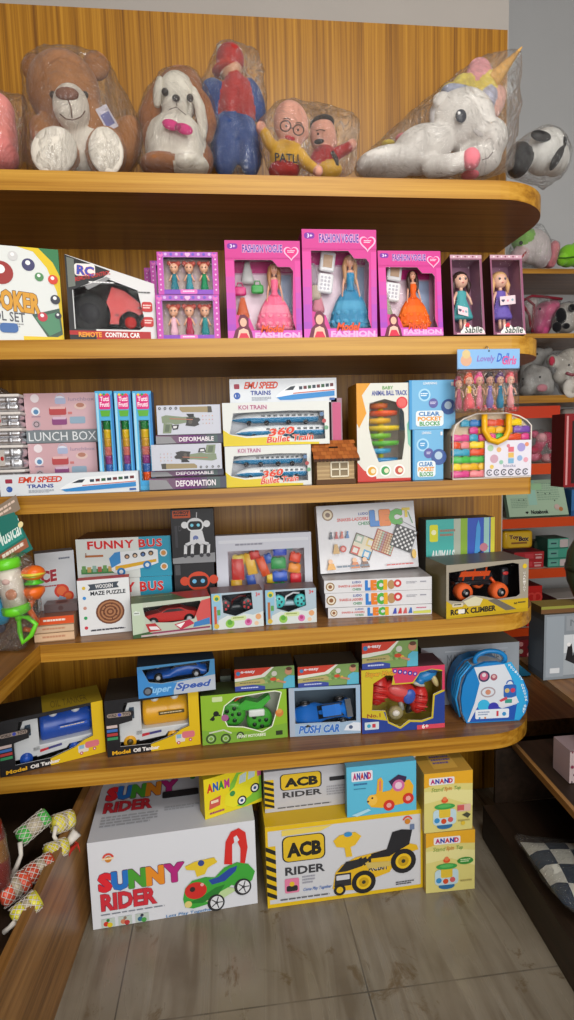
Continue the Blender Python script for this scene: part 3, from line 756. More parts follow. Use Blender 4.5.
# ================================================================== second shelf: dolls and games
Z2 = SZ[1]
def girl(root, x, y, z, h, gown, hair, gown2=None, skin='e3a98c', style='gown', name='doll', depth=1.0):
    """fashion doll standing in a box: body, hair and dress"""
    mb = MB(); k = h
    hz = z+.90*k
    mb.ell((x, y, hz), (.058*k, .055*k, .075*k), skin, 'plastic', 14, 10)
    mb.cyl((x, y, z+.79*k), (x, y, hz), .02*k, skin, 'plastic')
    mb.tube([(x, y, z+.50*k), (x, y, z+.58*k), (x, y, z+.70*k), (x, y, z+.77*k), (x, y, z+.79*k)], [.05*k, .036*k, .055*k, .06*k, .025*k], skin, 'plastic', 12)
    for s_ in (-1, 1):
        mb.tube([(x+s_*.062*k, y, z+.765*k), (x+s_*.095*k, y-.01*k, z+.62*k), (x+s_*.12*k, y-.04*k, z+.46*k)], [.019*k, .016*k, .011*k], skin, 'plastic', 8)
        mb.ell((x+s_*.122*k, y-.045*k, z+.44*k), (.012*k, .012*k, .022*k), skin, 'plastic', 8, 6)
        mb.ell((x+s_*.022*k, y-.053*k, hz+.004*k), (.009*k, .004*k, .006*k), '2a2530', 'plastic', 8, 6)
    mb.ell((x, y-.054*k, hz-.033*k), (.012*k, .004*k, .005*k), 'c8304a', 'plastic', 8, 6)
    d = mb.build(name, root)
    mb = MB()
    mb.ell((x, y+.032*k, hz+.022*k), (.080*k, .062*k, .078*k), hair, 'hair', 14, 10)
    for s_ in (-1, 1): mb.tube([(x+s_*.055*k, y+.0*k, hz+.04*k), (x+s_*.075*k, y+.01*k, hz-.07*k), (x+s_*.07*k, y-.01*k, hz-.20*k), (x+s_*.075*k, y-.01*k, hz-.30*k)], [.03*k, .036*k, .03*k, .008*k], hair, 'hair', 10)
    mb.build('hair', d)
    mb = MB()
    if style == 'gown':
        prof = [(.05, .74), (.054, .70), (.037, .58), (.05, .53), (.10, .42), (.145, .30), (.175, .18), (.20, .08), (.21, 0)]
        mb.lathe([(.056*k, .755*k), (.068*k, .70*k), (.044*k, .585*k), (.062*k, .52*k), (.07*k, .50*k)], gown, 'soft', 18, (x, y, z), sy=.98)
        prof = [(.05, .545), (.13, .47), (.20, .36), (.245, .24), (.275, .13), (.285, .04), (.27, 0)]
        mb.lathe([(r*k, zz*k) for r, zz in prof], [gown, gown, gown2 or gown, gown, gown, gown2 or gown], 'soft', 36, (x, y, z), wob=.06, wn=11, sy=.42*depth)
        for j, (rr, zz, n_) in enumerate(((.235, .20, 13), (.265, .08, 15))):
            for i in range(n_):
                a = 2*PI*i/n_+j; mb.ell((x+rr*k*math.cos(a), y+rr*.42*k*math.sin(a)*depth, z+zz*k), (.045*k, .022*k, .035*k), gown2 or gown, 'soft', 8, 6)
    else:
        prof = [(.052, .75), (.056, .70), (.045, .60), (.06, .52), (.085, .40), (.10, .30), (.06, .16), (.055, .02)]
        mb.lathe([(r*k, zz*k) for r, zz in prof], [gown, gown, gown, gown2 or gown, gown2 or gown, gown], 'soft', 24, (x, y, z), wob=.08, wn=8, sy=.55)
    mb.build('dress', d)
    return d

def heart(A, u, v, r, col):
    pts = []
    a = A.h/A.w
    for i in range(24):
        t = 2*PI*i/24; pts.append((u+r*a*(16*math.sin(t)**3)/17, v-r*(13*math.cos(t)-5*math.cos(2*t)-2*math.cos(3*t)-math.cos(4*t))/17))
    A.poly(pts, col)

def fashion(xl, xr, yt, yl, lab, gown, gown2, hair, dx, acc, rx=0, dep=.075, dh=.70):
    B = Bx('fashion_doll_box', lab, 'doll box', xl, xr, yt, Z2, yl=yl, d=dep, rx=rx, group='boxed fashion dolls on the doll shelf')
    hole = [(.12, .19), (.62, .19), (.70, .26), (.86, .26), (.90, .30), (.88, .80), (.92, .90), (.36, .90), (.30, .78), (.12, .74)]
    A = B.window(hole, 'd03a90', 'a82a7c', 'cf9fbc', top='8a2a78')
    W, Hh = B.W, B.H
    for i, c in enumerate(('dc48a0', 'd04caa', 'c44cb2', 'b64aba', 'a84abc')):
        A.rect(0, .2+i*.16, .115, .2+(i+1)*.16, c); A.rect(.925, .2+i*.16, 1, .2+(i+1)*.16, c)
    A.rect(0, 0, 1, .175, 'cf3a90'); A.rrect(.03, .03, .17, .085, .025, '7a2aa0'); A.text('3+', .07, .04, .14, .075, 'f6e9ff')
    A.text('FASHION VOGUE', .23, .04, .76, .12, '5a2296', .03, out='f3c4ea', ow=.05)
    heart(A, .88, .12, .085, 'f9b3d6'); heart(A, .88, .118, .068, 'e2287e'); A.small(.83, .095, .93, .125, 2, 'ffd0e6')
    A.rect(0, .905, 1, 1, 'd65ac0'); A.rect(.36, .955, 1, 1, 'e88ad2')
    # portrait of a girl printed in the corner
    A.poly([(.06, 1), (.10, .90), (.16, .86), (.14, .80), (.17, .745), (.23, .74), (.28, .78), (.28, .86), (.32, .92), (.34, 1)], '6a1f3c')
    A.circ(.21, .82, .035, 'efb59c', .045); A.poly([(.12, 1), (.15, .90), (.21, .88), (.27, .90), (.30, 1)], 'f0c0ac'); A.poly([(.13, 1), (.17, .93), (.25, .93), (.30, 1)], 'd8304c')
    A.text('Model', .44, .85, .74, .925, 'f0561a', .03, shear=.25, out='7a1426', ow=.05)
    A.text('FASHION', .36, .925, .97, .985, 'f8b5e2', .045, shear=.05)
    B.done()
    # backing card prints: little dresses and bag
    mb = MB(); C = Art(mb, (-W/2+.003, dep-.004, 0), (1, 0, 0), (0, 0, 1), W-.006, Hh, .0005)
    C.rect(.1, .12, .95, .24, 'c82a80'); C.rect(.70, .26, .93, .8, '8fa0bd'); C.rect(.12, .26, .68, .85, 'dcc6d2')
    mb.build('backing_card', B.root)
    girl(B.root, B.X(dx), dep*.5, .012+Hh*.08, Hh*dh*1.0, gown, hair, gown2, depth=min(1, dep*.44/(Hh*dh*.42*.21)))
    for (kind, u, v, col) in acc:
        mb = MB(); x, z = B.X(u), B.Z(v); y = dep*.62
        if kind == 'bag':
            mb.rbox(x-.017, x+.017, y-.006, y+.006, z-.016, z+.008, .006, col, 'plastic'); mb.tube([(x-.009, y, z+.006), (x-.006, y, z+.018), (x+.006, y, z+.018), (x+.009, y, z+.006)], .0018, col, 'plastic', 6); nm = 'handbag'
        elif kind == 'phone':
            mb.T = Matrix.Translation((x, y, z)) @ rotm(8) @ Matrix.Scale(1.25, 4)
            mb.rbox(-.018, .018, -.006, .006, -.045, -.002, .012, 'e6e6e8', 'plastic'); mb.rbox(-.017, .017, -.005, .005, .002, .045, .012, 'e6e6e8', 'plastic')
            mb.box(-.010, .010, -.0065, -.0055, .010, .036, 'c9a98c', 'card')
            for i in range(4):
                for j in range(3): mb.box(-.011+j*.008, -.006+j*.008, -.0066, -.006, -.038+i*.008, -.033+i*.008, 'b9b6c0', 'card')
            nm = 'toy_phone'
        else:
            mb.lathe([(.006, .030), (.009, .018), (.013, 0), (.018, -.018), (.016, -.028)], col, 'soft', 12, (x, y, z), sy=.5); nm = 'spare_dress'
        mb.build(nm, B.root)
    return B
fashion(228, 302.5, 240.7, -.37, 'pink boxed fashion doll in a pink gown with small green handbag', 'f06a90', 'f58ca6', 'b07a4e', .66,
        [('bag', .43, .42, '2a9a3a'), ('bag', .19, .44, 'd02a78'), ('dress', .22, .64, 'c8603a'), ('dress', .30, .27, 'b8b8b8')])
fashion(304, 377.5, 229.6, -.375, 'tallest pink box, fashion doll in a light blue gown beside white toy phone', '2f83ad', '4a9cc2', 'b98a62', .68,
        [('phone', .36, .34, 0), ('dress', .17, .36, '9a8a96'), ('dress', .24, .62, 'c87c8c'), ('dress', .20, .50, 'b0a090')])
fashion(380.5, 443.5, 251, -.375, 'pink boxed fashion doll with brown hair in a wide orange skirt', 'e8611a', 'f0701e', '3a2018', .60,
        [('phone', .30, .30, 0), ('dress', .17, .60, '9aa08a'), ('dress', .16, .40, 'b09aa2')], rx=-.10, dep=.06)

def sablle(xl, xr, xtl, yl, lab, dress, hair, paper):
    B = Bx('doll_box', lab, 'doll box', xl, xr, 255, Z2, yl=yl, d=.075, rx=-.13, group='maroon window boxes with small dolls')
    A = B.window(rect_hole(.05, .06, .93, .97), '8e5570', '3d1c28', 'a57a92', top='b98a9c')
    A.rect(0, 0, 1, .045, 'c9a0ae')
    for i in range(7): A.circ(.12+i*.12, .023, .010, '7a2a48' if i % 2 else 'f0dde2')
    A.poly([(.22, .965), (.30, .93), (.34, .88), (.44, .86), (.54, .885), (.60, .92), (.76, .90), (.92, .925), (.98, .965), (.98, 1), (.22, 1)], 'f1ece8')
    A.poly([(.36, .90), (.40, .865), (.46, .85), (.52, .87), (.50, .91), (.42, .92)], 'd83848')
    A.text('Sablle', .34, .90, .90, .985, '2c4a44', .02, shear=.2); A.rect(.1, .985, 1, 1, 'e9bfc6')
    B.done()
    k = B.H*.80; x, y, z = B.X(.52), .045, B.H*.12
    mb = MB(); skin = 'e8b8a0'
    mb.ell((x, y, z+.80*k), (.115*k, .10*k, .125*k), skin, 'plastic', 16, 12)
    mb.cyl((x, y, z+.62*k), (x, y, z+.72*k), .03*k, skin, 'plastic')
    for s_ in (-1, 1):
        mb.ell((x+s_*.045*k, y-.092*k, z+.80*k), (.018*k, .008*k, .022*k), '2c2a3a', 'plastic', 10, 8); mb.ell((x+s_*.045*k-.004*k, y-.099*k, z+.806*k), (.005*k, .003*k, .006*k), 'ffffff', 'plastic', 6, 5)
        mb.tube([(x+s_*.075*k, y, z+.61*k), (x+s_*.13*k, y-.02*k, z+.5*k), (x+s_*.15*k, y-.04*k, z+.40*k)], [.025*k, .022*k, .018*k], skin, 'plastic', 8)
        mb.tube([(x+s_*.035*k, y, z+.22*k), (x+s_*.035*k, y, z+.02*k)], [.03*k, .024*k], skin, 'plastic', 8)
    mb.ell((x, y-.097*k, z+.735*k), (.018*k, .004*k, .007*k), 'c04a58', 'plastic', 8, 6)
    d = mb.build('doll', B.root)
    mb = MB(); mb.ell((x, y+.03*k, z+.835*k), (.135*k, .115*k, .125*k), hair, 'hair', 16, 10)
    for s_ in (-1, 1): mb.tube([(x+s_*.10*k, y+.01*k, z+.84*k), (x+s_*.13*k, y, z+.72*k), (x+s_*.12*k, y, z+.60*k)], [.04*k, .045*k, .015*k], hair, 'hair', 10)
    mb.build('hair', d)
    mb = MB(); mb.lathe([(.06*k, .63*k), (.085*k, .60*k), (.075*k, .50*k), (.10*k, .42*k), (.14*k, .30*k), (.17*k, .20*k), (.16*k, .17*k)], dress, 'soft', 24, (x, y, z), wob=.07, wn=8, sy=.6)
    for i in range(8): a = 2*PI*i/8; mb.ell((x+.13*k*math.cos(a), y+.07*k*math.sin(a), z+.24*k), (.04*k, .03*k, .035*k), dress, 'soft', 8, 6)
    mb.build('dress', d)
    mb = MB(); A = Art(mb, (x-.07*k, y-.11*k, z+.36*k) if paper else (x-.12*k, y-.12*k, z+.22*k), (1, 0, .1 if paper else -.25), (0, 0, 1), .26*k if paper else .17*k, .14*k)
    A.rect(0, 0, 1, 1, 'ecd6dc'); heart(A, .2, .5, .22, '3a3a5a'); A.circ(.5, .55, .12, 'e08aa0'); A.circ(.8, .5, .14, '8ab0b8')
    mb.build('paper_card', B.root)
sablle(453.5, 485.5, 446, -.37, 'maroon box with dark-haired small doll in a turquoise dress, left of its twin', '4fa3a8', '3a2622', False)
sablle(493.5, 526, 485, -.365, 'maroon box with blonde small doll in a violet dress at the shelf end', '6f5cb0', 'd6a872', True)

# small boxes of three dolls: two stacked in front, more behind
def trio(xl, xr, z, yl, yt, lab, cols, show=True):
    B = Bx('doll_set_box', lab, 'doll box', xl, xr, yt, z, yl=yl, d=.045, group='purple and pink boxes of three tiny dolls')
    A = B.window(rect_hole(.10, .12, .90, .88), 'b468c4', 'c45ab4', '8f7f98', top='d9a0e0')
    A.rect(0, 0, .09, 1, 'c94fb0'); A.rect(.91, 0, 1, 1, 'c94fb0')
    for i in range(11):
        A.circ(.05+i*.09, .055, .035, 'd9b3e6' if i % 2 else '7a5ac8')
    for i in range(7): A.circ(.045, .17+i*.12, .022, 'f0c0e6'); A.circ(.955, .17+i*.12, .022, 'f0c0e6')
    heart(A, .5, .07, .07, 'f0b8e0'); heart(A, .06, .09, .07, 'e070c0'); heart(A, .94, .09, .07, 'e070c0')
    A.rect(.1, .885, .9, .99, '8a4cc0'); A.rrect(.36, .88, .64, .985, .03, 'e070c0'); A.small(.40, .91, .60, .96, 1, 'fbe0f4')
    B.done()
    mb = MB(); C = Art(mb, (-B.W/2+.003, B.D-.004, 0), (1, 0, 0), (0, 0, 1), B.W-.006, B.H, .0005); C.rect(.05, .05, .95, .95, 'b7a09a')
    for i in range(6): C.circ(.15+i*.14, .3+.2*(i % 2), .08, ('c9b0b8', 'a893a8')[i % 2])
    mb.build('backing_card', B.root)
    if show:
        for i, c in enumerate(cols):
            x = B.X(.26+i*.25); k = B.H; z0 = .012
            mb = MB(); mb.cyl((x, .02, k*.3), (x, .02, k*.66), .03*k, 'e8b090', 'plastic'); mb.ell((x, .02, k*.68), (.11*k, .09*k, .12*k), 'e8b090', 'plastic', 12, 8)
            for s_ in (-1, 1):
                mb.ell((x+s_*.04*k, .02-.082*k, k*.68), .018*k, '3a2a34', 'plastic', 8, 6)
                mb.tube([(x, .02, k*.52), (x+s_*.06*k, .02, k*.5), (x+s_*.12*k, .015, k*.36)], .022*k, 'e8b090', 'plastic', 6)
            d = mb.build('doll', B.root)
            mb = MB(); mb.ell((x, .025, k*.75), (.13*k, .10*k, .10*k), 'c85a4a', 'hair', 12, 8)
            for s_ in (-1, 1): mb.ell((x+s_*.11*k, .022, k*.80), (.06*k, .05*k, .055*k), 'd0645a', 'hair', 10, 7)
            mb.build('hair', d)
            mb = MB(); mb.lathe([(.05*k, .54*k), (.07*k, .45*k), (.06*k, .36*k), (.10*k, .22*k), (.07*k, .10*k)], [c, c, c, c], 'soft', 12, (x, .02, 0), sy=.6); mb.build('dress', d)
    return B
for j, (dxp, yy, yt0, yt1, nm) in enumerate(((0, -.375, 295, 252, 'front'), (-7, -.225, 298, 261, 'middle'), (-13, -.17, 301, 268, 'rear'))):
    b1 = trio(157.5+dxp*1.0, 221+dxp-3*(j > 0), Z2, yy, yt0, {'front': 'front lower purple box with three tiny dolls in red, pink and teal', 'middle': 'lower purple doll box right behind the front pair', 'rear': 'lower purple doll box farthest back at the left'}[nm], ['e8b8c8', 'b02a4a', '2a8a8e'], j == 0)
    trio(158.5+dxp, 219.5+dxp-3*(j > 0), b1.top, yy, yt1, {'front': 'front upper purple box with three tiny red-haired dolls in teal', 'middle': 'upper purple doll box right behind the front pair', 'rear': 'upper purple doll box farthest back at the left'}[nm], ['2a7a8a', '3a90a0', '1f8a5a'], j == 0)

# RC car box with a slanted top
def slanted(B, hl, hr, front, side, top, inner, hole, D):
    w = B.W/2; mb = B.mb
    mb.plate([(-w, 0), (w, 0), (w, hr), (-w, hl)], hole, (0, 0, 0), (1, 0, 0), (0, 0, 1), front)
    mb.quad((-w, D, 0), (-w, 0, 0), (-w, 0, hl), (-w, D, hl), side); mb.quad((w, 0, 0), (w, D, 0), (w, D, hr), (w, 0, hr), side)
    mb.quad((w, D, 0), (-w, D, 0), (-w, D, hl), (w, D, hr), inner); mb.quad((-w, 0, hl), (w, 0, hr), (w, D, hr), (-w, D, hl), top)
    mb.quad((-w, 0, .001), (w, 0, .001), (w, D, .001), (-w, D, .001), inner)
    f = MB(); f.add([(a, .001, b) for a, b in hole], [tuple(range(len(hole)))], 'ffffff', 'window_film'); f.build('window_film', B.root)
B = Bx('toy_car_box', 'black and white slanted box with a red remote control car behind its window', 'toy box', 70, 157.5, 253, Z2, yl=-.385, yr=-.355, d=.12, h=.2)
HL = solveH(B.loc, B.rot, -B.W/2, 254); HR = solveH(B.loc, B.rot, B.W/2, 284)
B.H = HL
B.D = .12; w = B.W/2
hole = [(-.43*B.W, .030), (.30*B.W, .030), (.46*B.W, .055), (.36*B.W, .30*HL), (.30*B.W, HR*.88), (-.05*B.W, HL*.74), (-.43*B.W, HL*.60)]
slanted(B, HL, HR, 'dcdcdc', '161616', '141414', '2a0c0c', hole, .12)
A = B.art(); hr = HR/HL
A.poly([(0, 1), (0, 0.0), (.02, .01), (.50, .17), (.42, .25), (.06, .41), (.06, .86), (.30, .86), (.30, 1)], '17171a')
A.poly([(.20, .36), (.45, .24), (.50, .26), (.24, .40)], '8a8a8c'); A.poly([(0.02, .03), (.10, .05), (.10, .36), (.02, .38)], '6a7068')
A.rrect(.10, .10, .33, .24, .03, 'e8e4e0'); A.text('RC', .12, .115, .31, .225, '3a4ab0', .04, shear=.1, out='d84a28', rise=-.02)
A.text('REMOTE CONTROL', .1, .26, .50, .31, 'c02020', .02, rise=.10); A.small(.25, .30, .55, .33, 1, 'e8e8e8')
A.rect(0.0, .88, .93, 1, 'b01818'); A.rect(.0, .93, .3, 1, '17171a')
A.text('REMOTE', .10, .895, .36, .955, 'f0a020', .03); A.text('CONTROL CAR', .40, .895, .80, .955, 'f4f4f4', .03)
A.rrect(.84, .52, .965, .64, .03, 'c02828'); A.rrect(.85, .70, .97, .82, .03, 'c02828'); A.small(.855, .555, .95, .61, 2, 'f4d8d0'); A.small(.865, .735, .955, .79, 2, 'f4d8d0')
A.small(.70, .40, .96, .43, 1, '5a5a5a')
B.done()
mb = MB(); y = .055
mb.rbox(-.42*B.W, .35*B.W, .03, .09, .045, .085, .02, '0e0e10', 'soft')
mb.prism([(-.05*B.W, .05), (.40*B.W, .05), (.42*B.W, .085), (.32*B.W, .105), (.15*B.W, .135), (0, .145), (-.08*B.W, .10)], .028, .092, 'c41a14', 'plastic')
for i in range(5): mb.box(.02*B.W+i*.03, .03*B.W+i*.03+.008, .026, .094, .07+.01*i, .076+.01*i, '7a0c0a', 'plastic')
car = mb.build('toy_car', B.root)
for xx, rr in ((-.27*B.W, .052), (.20*B.W, .030), (.38*B.W, .028)):
    mb = MB(); mb.lathe([(rr*.6, -.016), (rr, -.012), (rr, .012), (rr*.6, .016)], '0c0c0e', 'soft', 24, (xx, .026, rr+.02), axis='y')
    mb.lathe([(rr*.18, -.018), (rr*.5, -.0175), (rr*.5, -.012)], 'b01a14' if xx > 0 else '242428', 'soft', 18, (xx, .026, rr+.02), axis='y'); mb.build('wheel', car)

# snooker game box
B = Bx('pool_set_box', 'white and yellow snooker pool set box with printed balls at the left end', 'game box', -28, 65, 246, Z2, yl=-.39, yr=-.34, d=.06)
A = B.carton('dfe3e0', '2f7a4a', 'd8b81e')
A.poly([(.55, 0), (1, 0), (1, 1), (.86, 1), (.97, .72), (.955, .45), (.86, .2), (.72, .04)], 'e3c400'); A.poly([(.78, 0), (1, 0), (1, .28), (.93, .14)], '2c7a48')
A.poly([(.66, .70), (.97, .62), (.99, .90), (.84, .97)], '3c5a4a'); A.poly([(.69, .73), (.95, .66), (.97, .86), (.84, .92)], '4d8a66')
A.rect(.55, .93, .97, 1, 'e8c820'); A.text('SNOOKER', -.0, .42, .76, .64, 'd89a20', .05, out='5a3a1a', ow=.03, rise=-.06)
A.text('POOL SET', .10, .66, .58, .76, '4a4a52', .01, rise=-.03); A.small(.3, .80, .56, .85, 2, 'a0a0a0')
for u, v, r, c in ((.66, .18, .065, '3c3a68'), (.50, .10, .05, 'd0d0d0'), (.36, .28, .12, '9c2420'), (.77, .30, .045, '4c8a54'), (.775, .72, .05, 'c03040'), (.93, .53, .05, '2c3040'), (.95, .70, .035, '2c3040'), (.92, .32, .05, 'd83a20')):
    A.circ(u, v, r, c); A.circ(u-.004, v-r*.3, r*.38, 'f2f2f2')
A.rrect(.30, .80, .50, .90, .04, '3f6aa8'); B.done()
# ================================================================== third shelf
Z3 = SZ[2]
# steel lunch boxes stacked at the left
y0 = -.26; xc = fx(-8, y0, Z3)+.0; z = Z3+.001
for i, (yt, lab) in enumerate(((470, 'lowest, partly hidden by the train box'), (446.5, 'second from the bottom'), (430.5, 'middle one, plain and shiny'), (415, 'second from the top'), (398, 'topmost, under the loose clear bag'))):
    zt = fz(yt-1, xc+.05, y0); h = zt-z
    t = tag(empty('steel_lunch_box', (xc, y0, z)), 'stainless steel lunch box in the left stack, '+lab, 'lunch box', 'steel lunch boxes stacked at the left end')
    w_ = fx(26.3, y0-.08, Z3)-xc
    mb = MB(); mb.rbox(-w_, w_, -.08, .10, 0, h*.46, .014, 'cfcfd2', 'steel'); mb.rbox(-w_*.99, w_*.99, -.079, .099, h*.44, h-.005, .014, 'cfcfd2', 'steel'); mb.build('body', t)
    mb = MB(); mb.rbox(-w_*1.02, w_*1.02, -.083, .103, h-.0085, h-.0004, .003, 'd6d0cb', 'plastic'); mb.build('lid', t)
    for px in (14.5, -14):
        mb = MB(); q = fx(px, y0-.085, Z3)-xc; mb.rbox(q-.005, q+.005, -.085, -.080, h*.12, h*.42, .002, 'b8b8bc', 'steel'); mb.rbox(q-.005, q+.005, -.085, -.080, h*.54, h-.010, .002, 'b8b8bc', 'steel'); mb.build('clip', t)
    if i in (1, 3):
        mb = MB(); q = fx(3, y0-.082, Z3)-xc; mb.box(q-.012, q+.012, -.0812, -.0803, h*.15, h*.8, 'b9b2ac')
        for dq in (-.005, .006): mb.ell((q+dq, -.0816, h*.45), (.0045, .0008, .006), 'b02a24', 'card', 10, 6)
        mb.build('sticker', t)
    z = zt
top_lb = z
t = tag(empty('plastic_bag', (xc, y0, z+.001)), 'crumpled clear plastic bag lying on the steel lunch boxes', 'plastic bag')
bag('bag', t, [(-.07, -.06, .002), (.07, -.06, .002), (.07, .06, .002), (-.07, .06, .002), (-.05, 0, .075), (.0, .02, .06), (.05, -.02, .03)], infl=0, voxel=.008, amp=.008, minz=.001)

def lunch(xl, xr, yt, z, lab, band):
    B = Bx('lunch_box_carton', lab, 'carton', xl, xr, yt, z, yl=-.30, d=.13, group='pink lunch box cartons')
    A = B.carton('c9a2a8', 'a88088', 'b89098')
    A.rect(.50, 0, 1, .72, 'cfabb2'); 
    for v, c in ((.10, 'e3d8dc'), (.36, 'dfe3ea'), (.62, 'b7a2aa')): A.circ(.15, v, .085, c)
    A.circ(.155, .37, .05, '5a86b0'); A.ring(.15, .62, .05, .018, '5b5458'); A.small(.09, .46, .22, .49, 1, '7c6f86'); A.small(.09, .73, .22, .76, 1, '7c6f86')
    A.circ(.50, .13, .10, 'd6dbe8', .075); A.rrect(.43, .10, .58, .22, .03, 'a7b0cc'); A.ring(.505, .1, .085, .012, 'b9c0d4', a0=180, a1=360)
    A.rrect(.34, .28, .58, .44, .03, 'b44a4c'); A.rrect(.35, .27, .57, .32, .02, 'dcb2b0'); A.rrect(.37, .50, .58, .64, .03, '8a4a7c'); A.rrect(.38, .48, .57, .53, .02, 'd0b4c8'); A.rrect(.62, .48, .84, .62, .03, '8fa8bc')
    A.rrect(.60, .38, .66, .43, .01, 'c97a78'); A.circ(.78, .27, .12, 'd9bcb4', .07); A.circ(.78, .25, .08, 'b07a68', .045)
    A.text('lunchbox', .62, .09, .98, .16, '9a8aa0', 0)
    if band: A.rect(0, .74, 1, 1, '767f84'); A.text('LUNCH BOX', .03, .78, .98, .96, 'dfe2e4', 0)
    else: A.small(.1, .8, .9, .95, 2, 'b08a96')
    return B.done() or B
b = Bx('x', '', '', 30.5, 100, 443, Z3, yl=-.30, d=.13, single=True); h0 = b.H
_z = Z3+.0008+h0+.0005
lunch(31, 99.5, 443, Z3, 'lower pink lunch box carton standing behind the train box', False)
lunch(27, 98.5, 393, _z, 'upper pink carton with grey LUNCH BOX band', True)

def train_art(A, u0, v0, u1, v1, body='e9edf0', skirt='2f86c8', nose_left=True):
    """side view of a pointed express train, drawn in a rectangle"""
    f = lambda a, b: (u0+(u1-u0)*(a if nose_left else 1-a), v0+(v1-v0)*b)
    A.poly([f(0, .82), f(.10, .55), f(.22, .30), f(.34, .15), f(1, .0), f(1, .70), f(.3, .85), f(.06, .95)], body)
    A.poly([f(.02, .86), f(.3, .72), f(1, .55), f(1, .82), f(.3, 1), f(.08, 1)], skirt)
    A.poly([f(.16, .50), f(.26, .30), f(.34, .27), f(.30, .48)], '27313c')
    for k in range(8): A.poly([f(.40+k*.075, .30-k*.02), f(.455+k*.075, .29-k*.02), f(.455+k*.075, .46-k*.02), f(.40+k*.075, .47-k*.02)], ('2a3a4a', '6a2a30', '2e5a3a')[k % 3])
    A.line([f(.3, .66), f(1, .5)], (v1-v0)*.05, 'c04a3a')
def emu(xl, xr, yt, z, yl, lab, yr=None, d=.05):
    B = Bx('toy_train_box', lab, 'toy box', xl, xr, yt, z, yl=yl, yr=yr, d=d, group='white electric train boxes')
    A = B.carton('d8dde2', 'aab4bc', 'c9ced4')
    A.rrect(.04, .20, .09, .40, .04, '9a2a40'); A.circ(.065, .68, .14, '2f5aa8'); A.circ(.065, .68, .08, 'd8dde2'); A.rect(.055, .60, .08, .76, '2f5aa8')
    A.letters('EMU SPEED', .13, .12, .44, .40, ['d0401c'], .03, shear=.25, gap=.02); A.text('TRAINS', .19, .48, .38, .66, '2a3f94', .025)
    A.small(.20, .74, .38, .90, 3, '9aa0aa'); train_art(A, .42, .10, .98, .88, nose_left=True); A.rrect(.93, .82, .98, .92, .02, '3a62a8')
    B.done(); return B
emu(.5, 139.5, 473, Z3, -.40, 'long white speed train box in front of the pink lunch box cartons', yr=-.395, d=.05)

# three tall boxes of dough pots
for i, (a, b_, lab) in enumerate(((101, 118.5, 'first from the left'), (119.5, 136.5, 'middle one'), (137.5, 156.5, 'third, beside the toy gun boxes'))):
    B = Bx('clay_dough_box', 'tall sky blue box of stacked clay pots, '+lab, 'toy box', a, b_, 391, Z3, yl=-.36, d=.055, group='tall blue clay dough boxes')
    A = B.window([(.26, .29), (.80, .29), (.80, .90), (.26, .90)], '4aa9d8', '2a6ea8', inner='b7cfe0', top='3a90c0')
    A.rect(.03, .02, .16, .98, '9fd4ea'); A.poly([(.86, .05), (1, .02), (1, .95), (.90, .93)], '2f7ec0')
    A.rrect(.20, .03, .86, .18, .015, 'd42a7a'); A.text('Tutti', .28, .055, .80, .10, 'f6e3ee', .03); A.text('Frutti', .26, .11, .80, .155, 'f6e3ee', .03)
    for k, c in enumerate(('e8c81e', '2a9a4a', 'e0581e')): A.circ(.32+k*.2, .035, .012, c)
    A.poly([(.24, .19), (.84, .19), (.78, .25), (.30, .25)], '5aa830'); A.rect(.22, .905, .84, .95, '3aa0d8')
    B.done()
    cs = ['e0561c', '3a68b0', '8a3a7c', 'c46a60', 'c99a2a', 'd8b41e', '1f7a3a']
    n = 7; z0 = B.H*.10; zh = B.H*.61/n; r = B.W*.23
    for k, c in enumerate(cs):
        mb = MB(); zc = z0+zh*k; mb.lathe([(r*.9, zc), (r, zc+.002), (r, zc+zh*.70), (r*1.04, zc+zh*.72), (r*1.04, zc+zh*.95), (r*.9, zc+zh*.98)], c, 'plastic', 16, (B.X(.53), .003+r*1.08, 0)); mb.build('dough_pot', B.root)

# toy gun boxes
def gun_art(A, flip=False, v0=0, v1=1):
    F_ = (lambda a, b: (1-a, v0+(v1-v0)*(1-b))) if flip else (lambda a, b: (a, v0+(v1-v0)*b))
    gr, dk, tan = '7f8c72', '2b2b2f', '9a8a66'
    A.poly([F_(.36, .06), (F_(.84, .06)), F_(.86, .14), F_(.84, .26), F_(.40, .24), F_(.36, .16)], tan); A.poly([F_(.80, .05), F_(.86, .06), F_(.87, .26), F_(.80, .27)], '4a4640')
    A.poly([F_(.07, .38), F_(.14, .33), F_(.40, .40), F_(.60, .40), F_(.60, .55), F_(.40, .62), F_(.28, .66), F_(.22, .60), F_(.08, .60)], gr)
    A.poly([F_(.10, .60), F_(.24, .62), F_(.21, .95), F_(.08, .95)], gr); A.poly([F_(.13, .66), F_(.20, .66), F_(.18, .90), F_(.11, .90)], '5f6c58')
    A.poly([F_(.22, .68), F_(.34, .66), F_(.32, .82), F_(.24, .84)], dk); A.poly([F_(.245, .71), F_(.31, .70), F_(.30, .78), F_(.25, .79)], 'd9d9dc')
    A.poly([F_(.46, .42), F_(.66, .44), F_(.68, .52), F_(.64, .60), F_(.66, .68), F_(.58, .74), F_(.44, .70), F_(.46, .58)], '3c3a3a'); A.line([F_(.20, .45), F_(.56, .50)], .03, 'b0705a')
    A.poly([F_(.46, .30), F_(.58, .30), F_(.58, .42), F_(.50, .42)], dk); A.circ(*F_(.52, .58), .07, '5a554e')
    for k in range(12): A.circ(*F_(.72+.05*(k % 4), .38+.13*(k//4)), .018, ('d89a5a', 'c07a8a', 'a8a8a0')[k % 3])
    for k in range(4): A.circ(*F_(.05+.085*k, .10), .045, '34363a'); A.circ(*F_(.05+.085*k, .10), .02, 'c0c0c4')
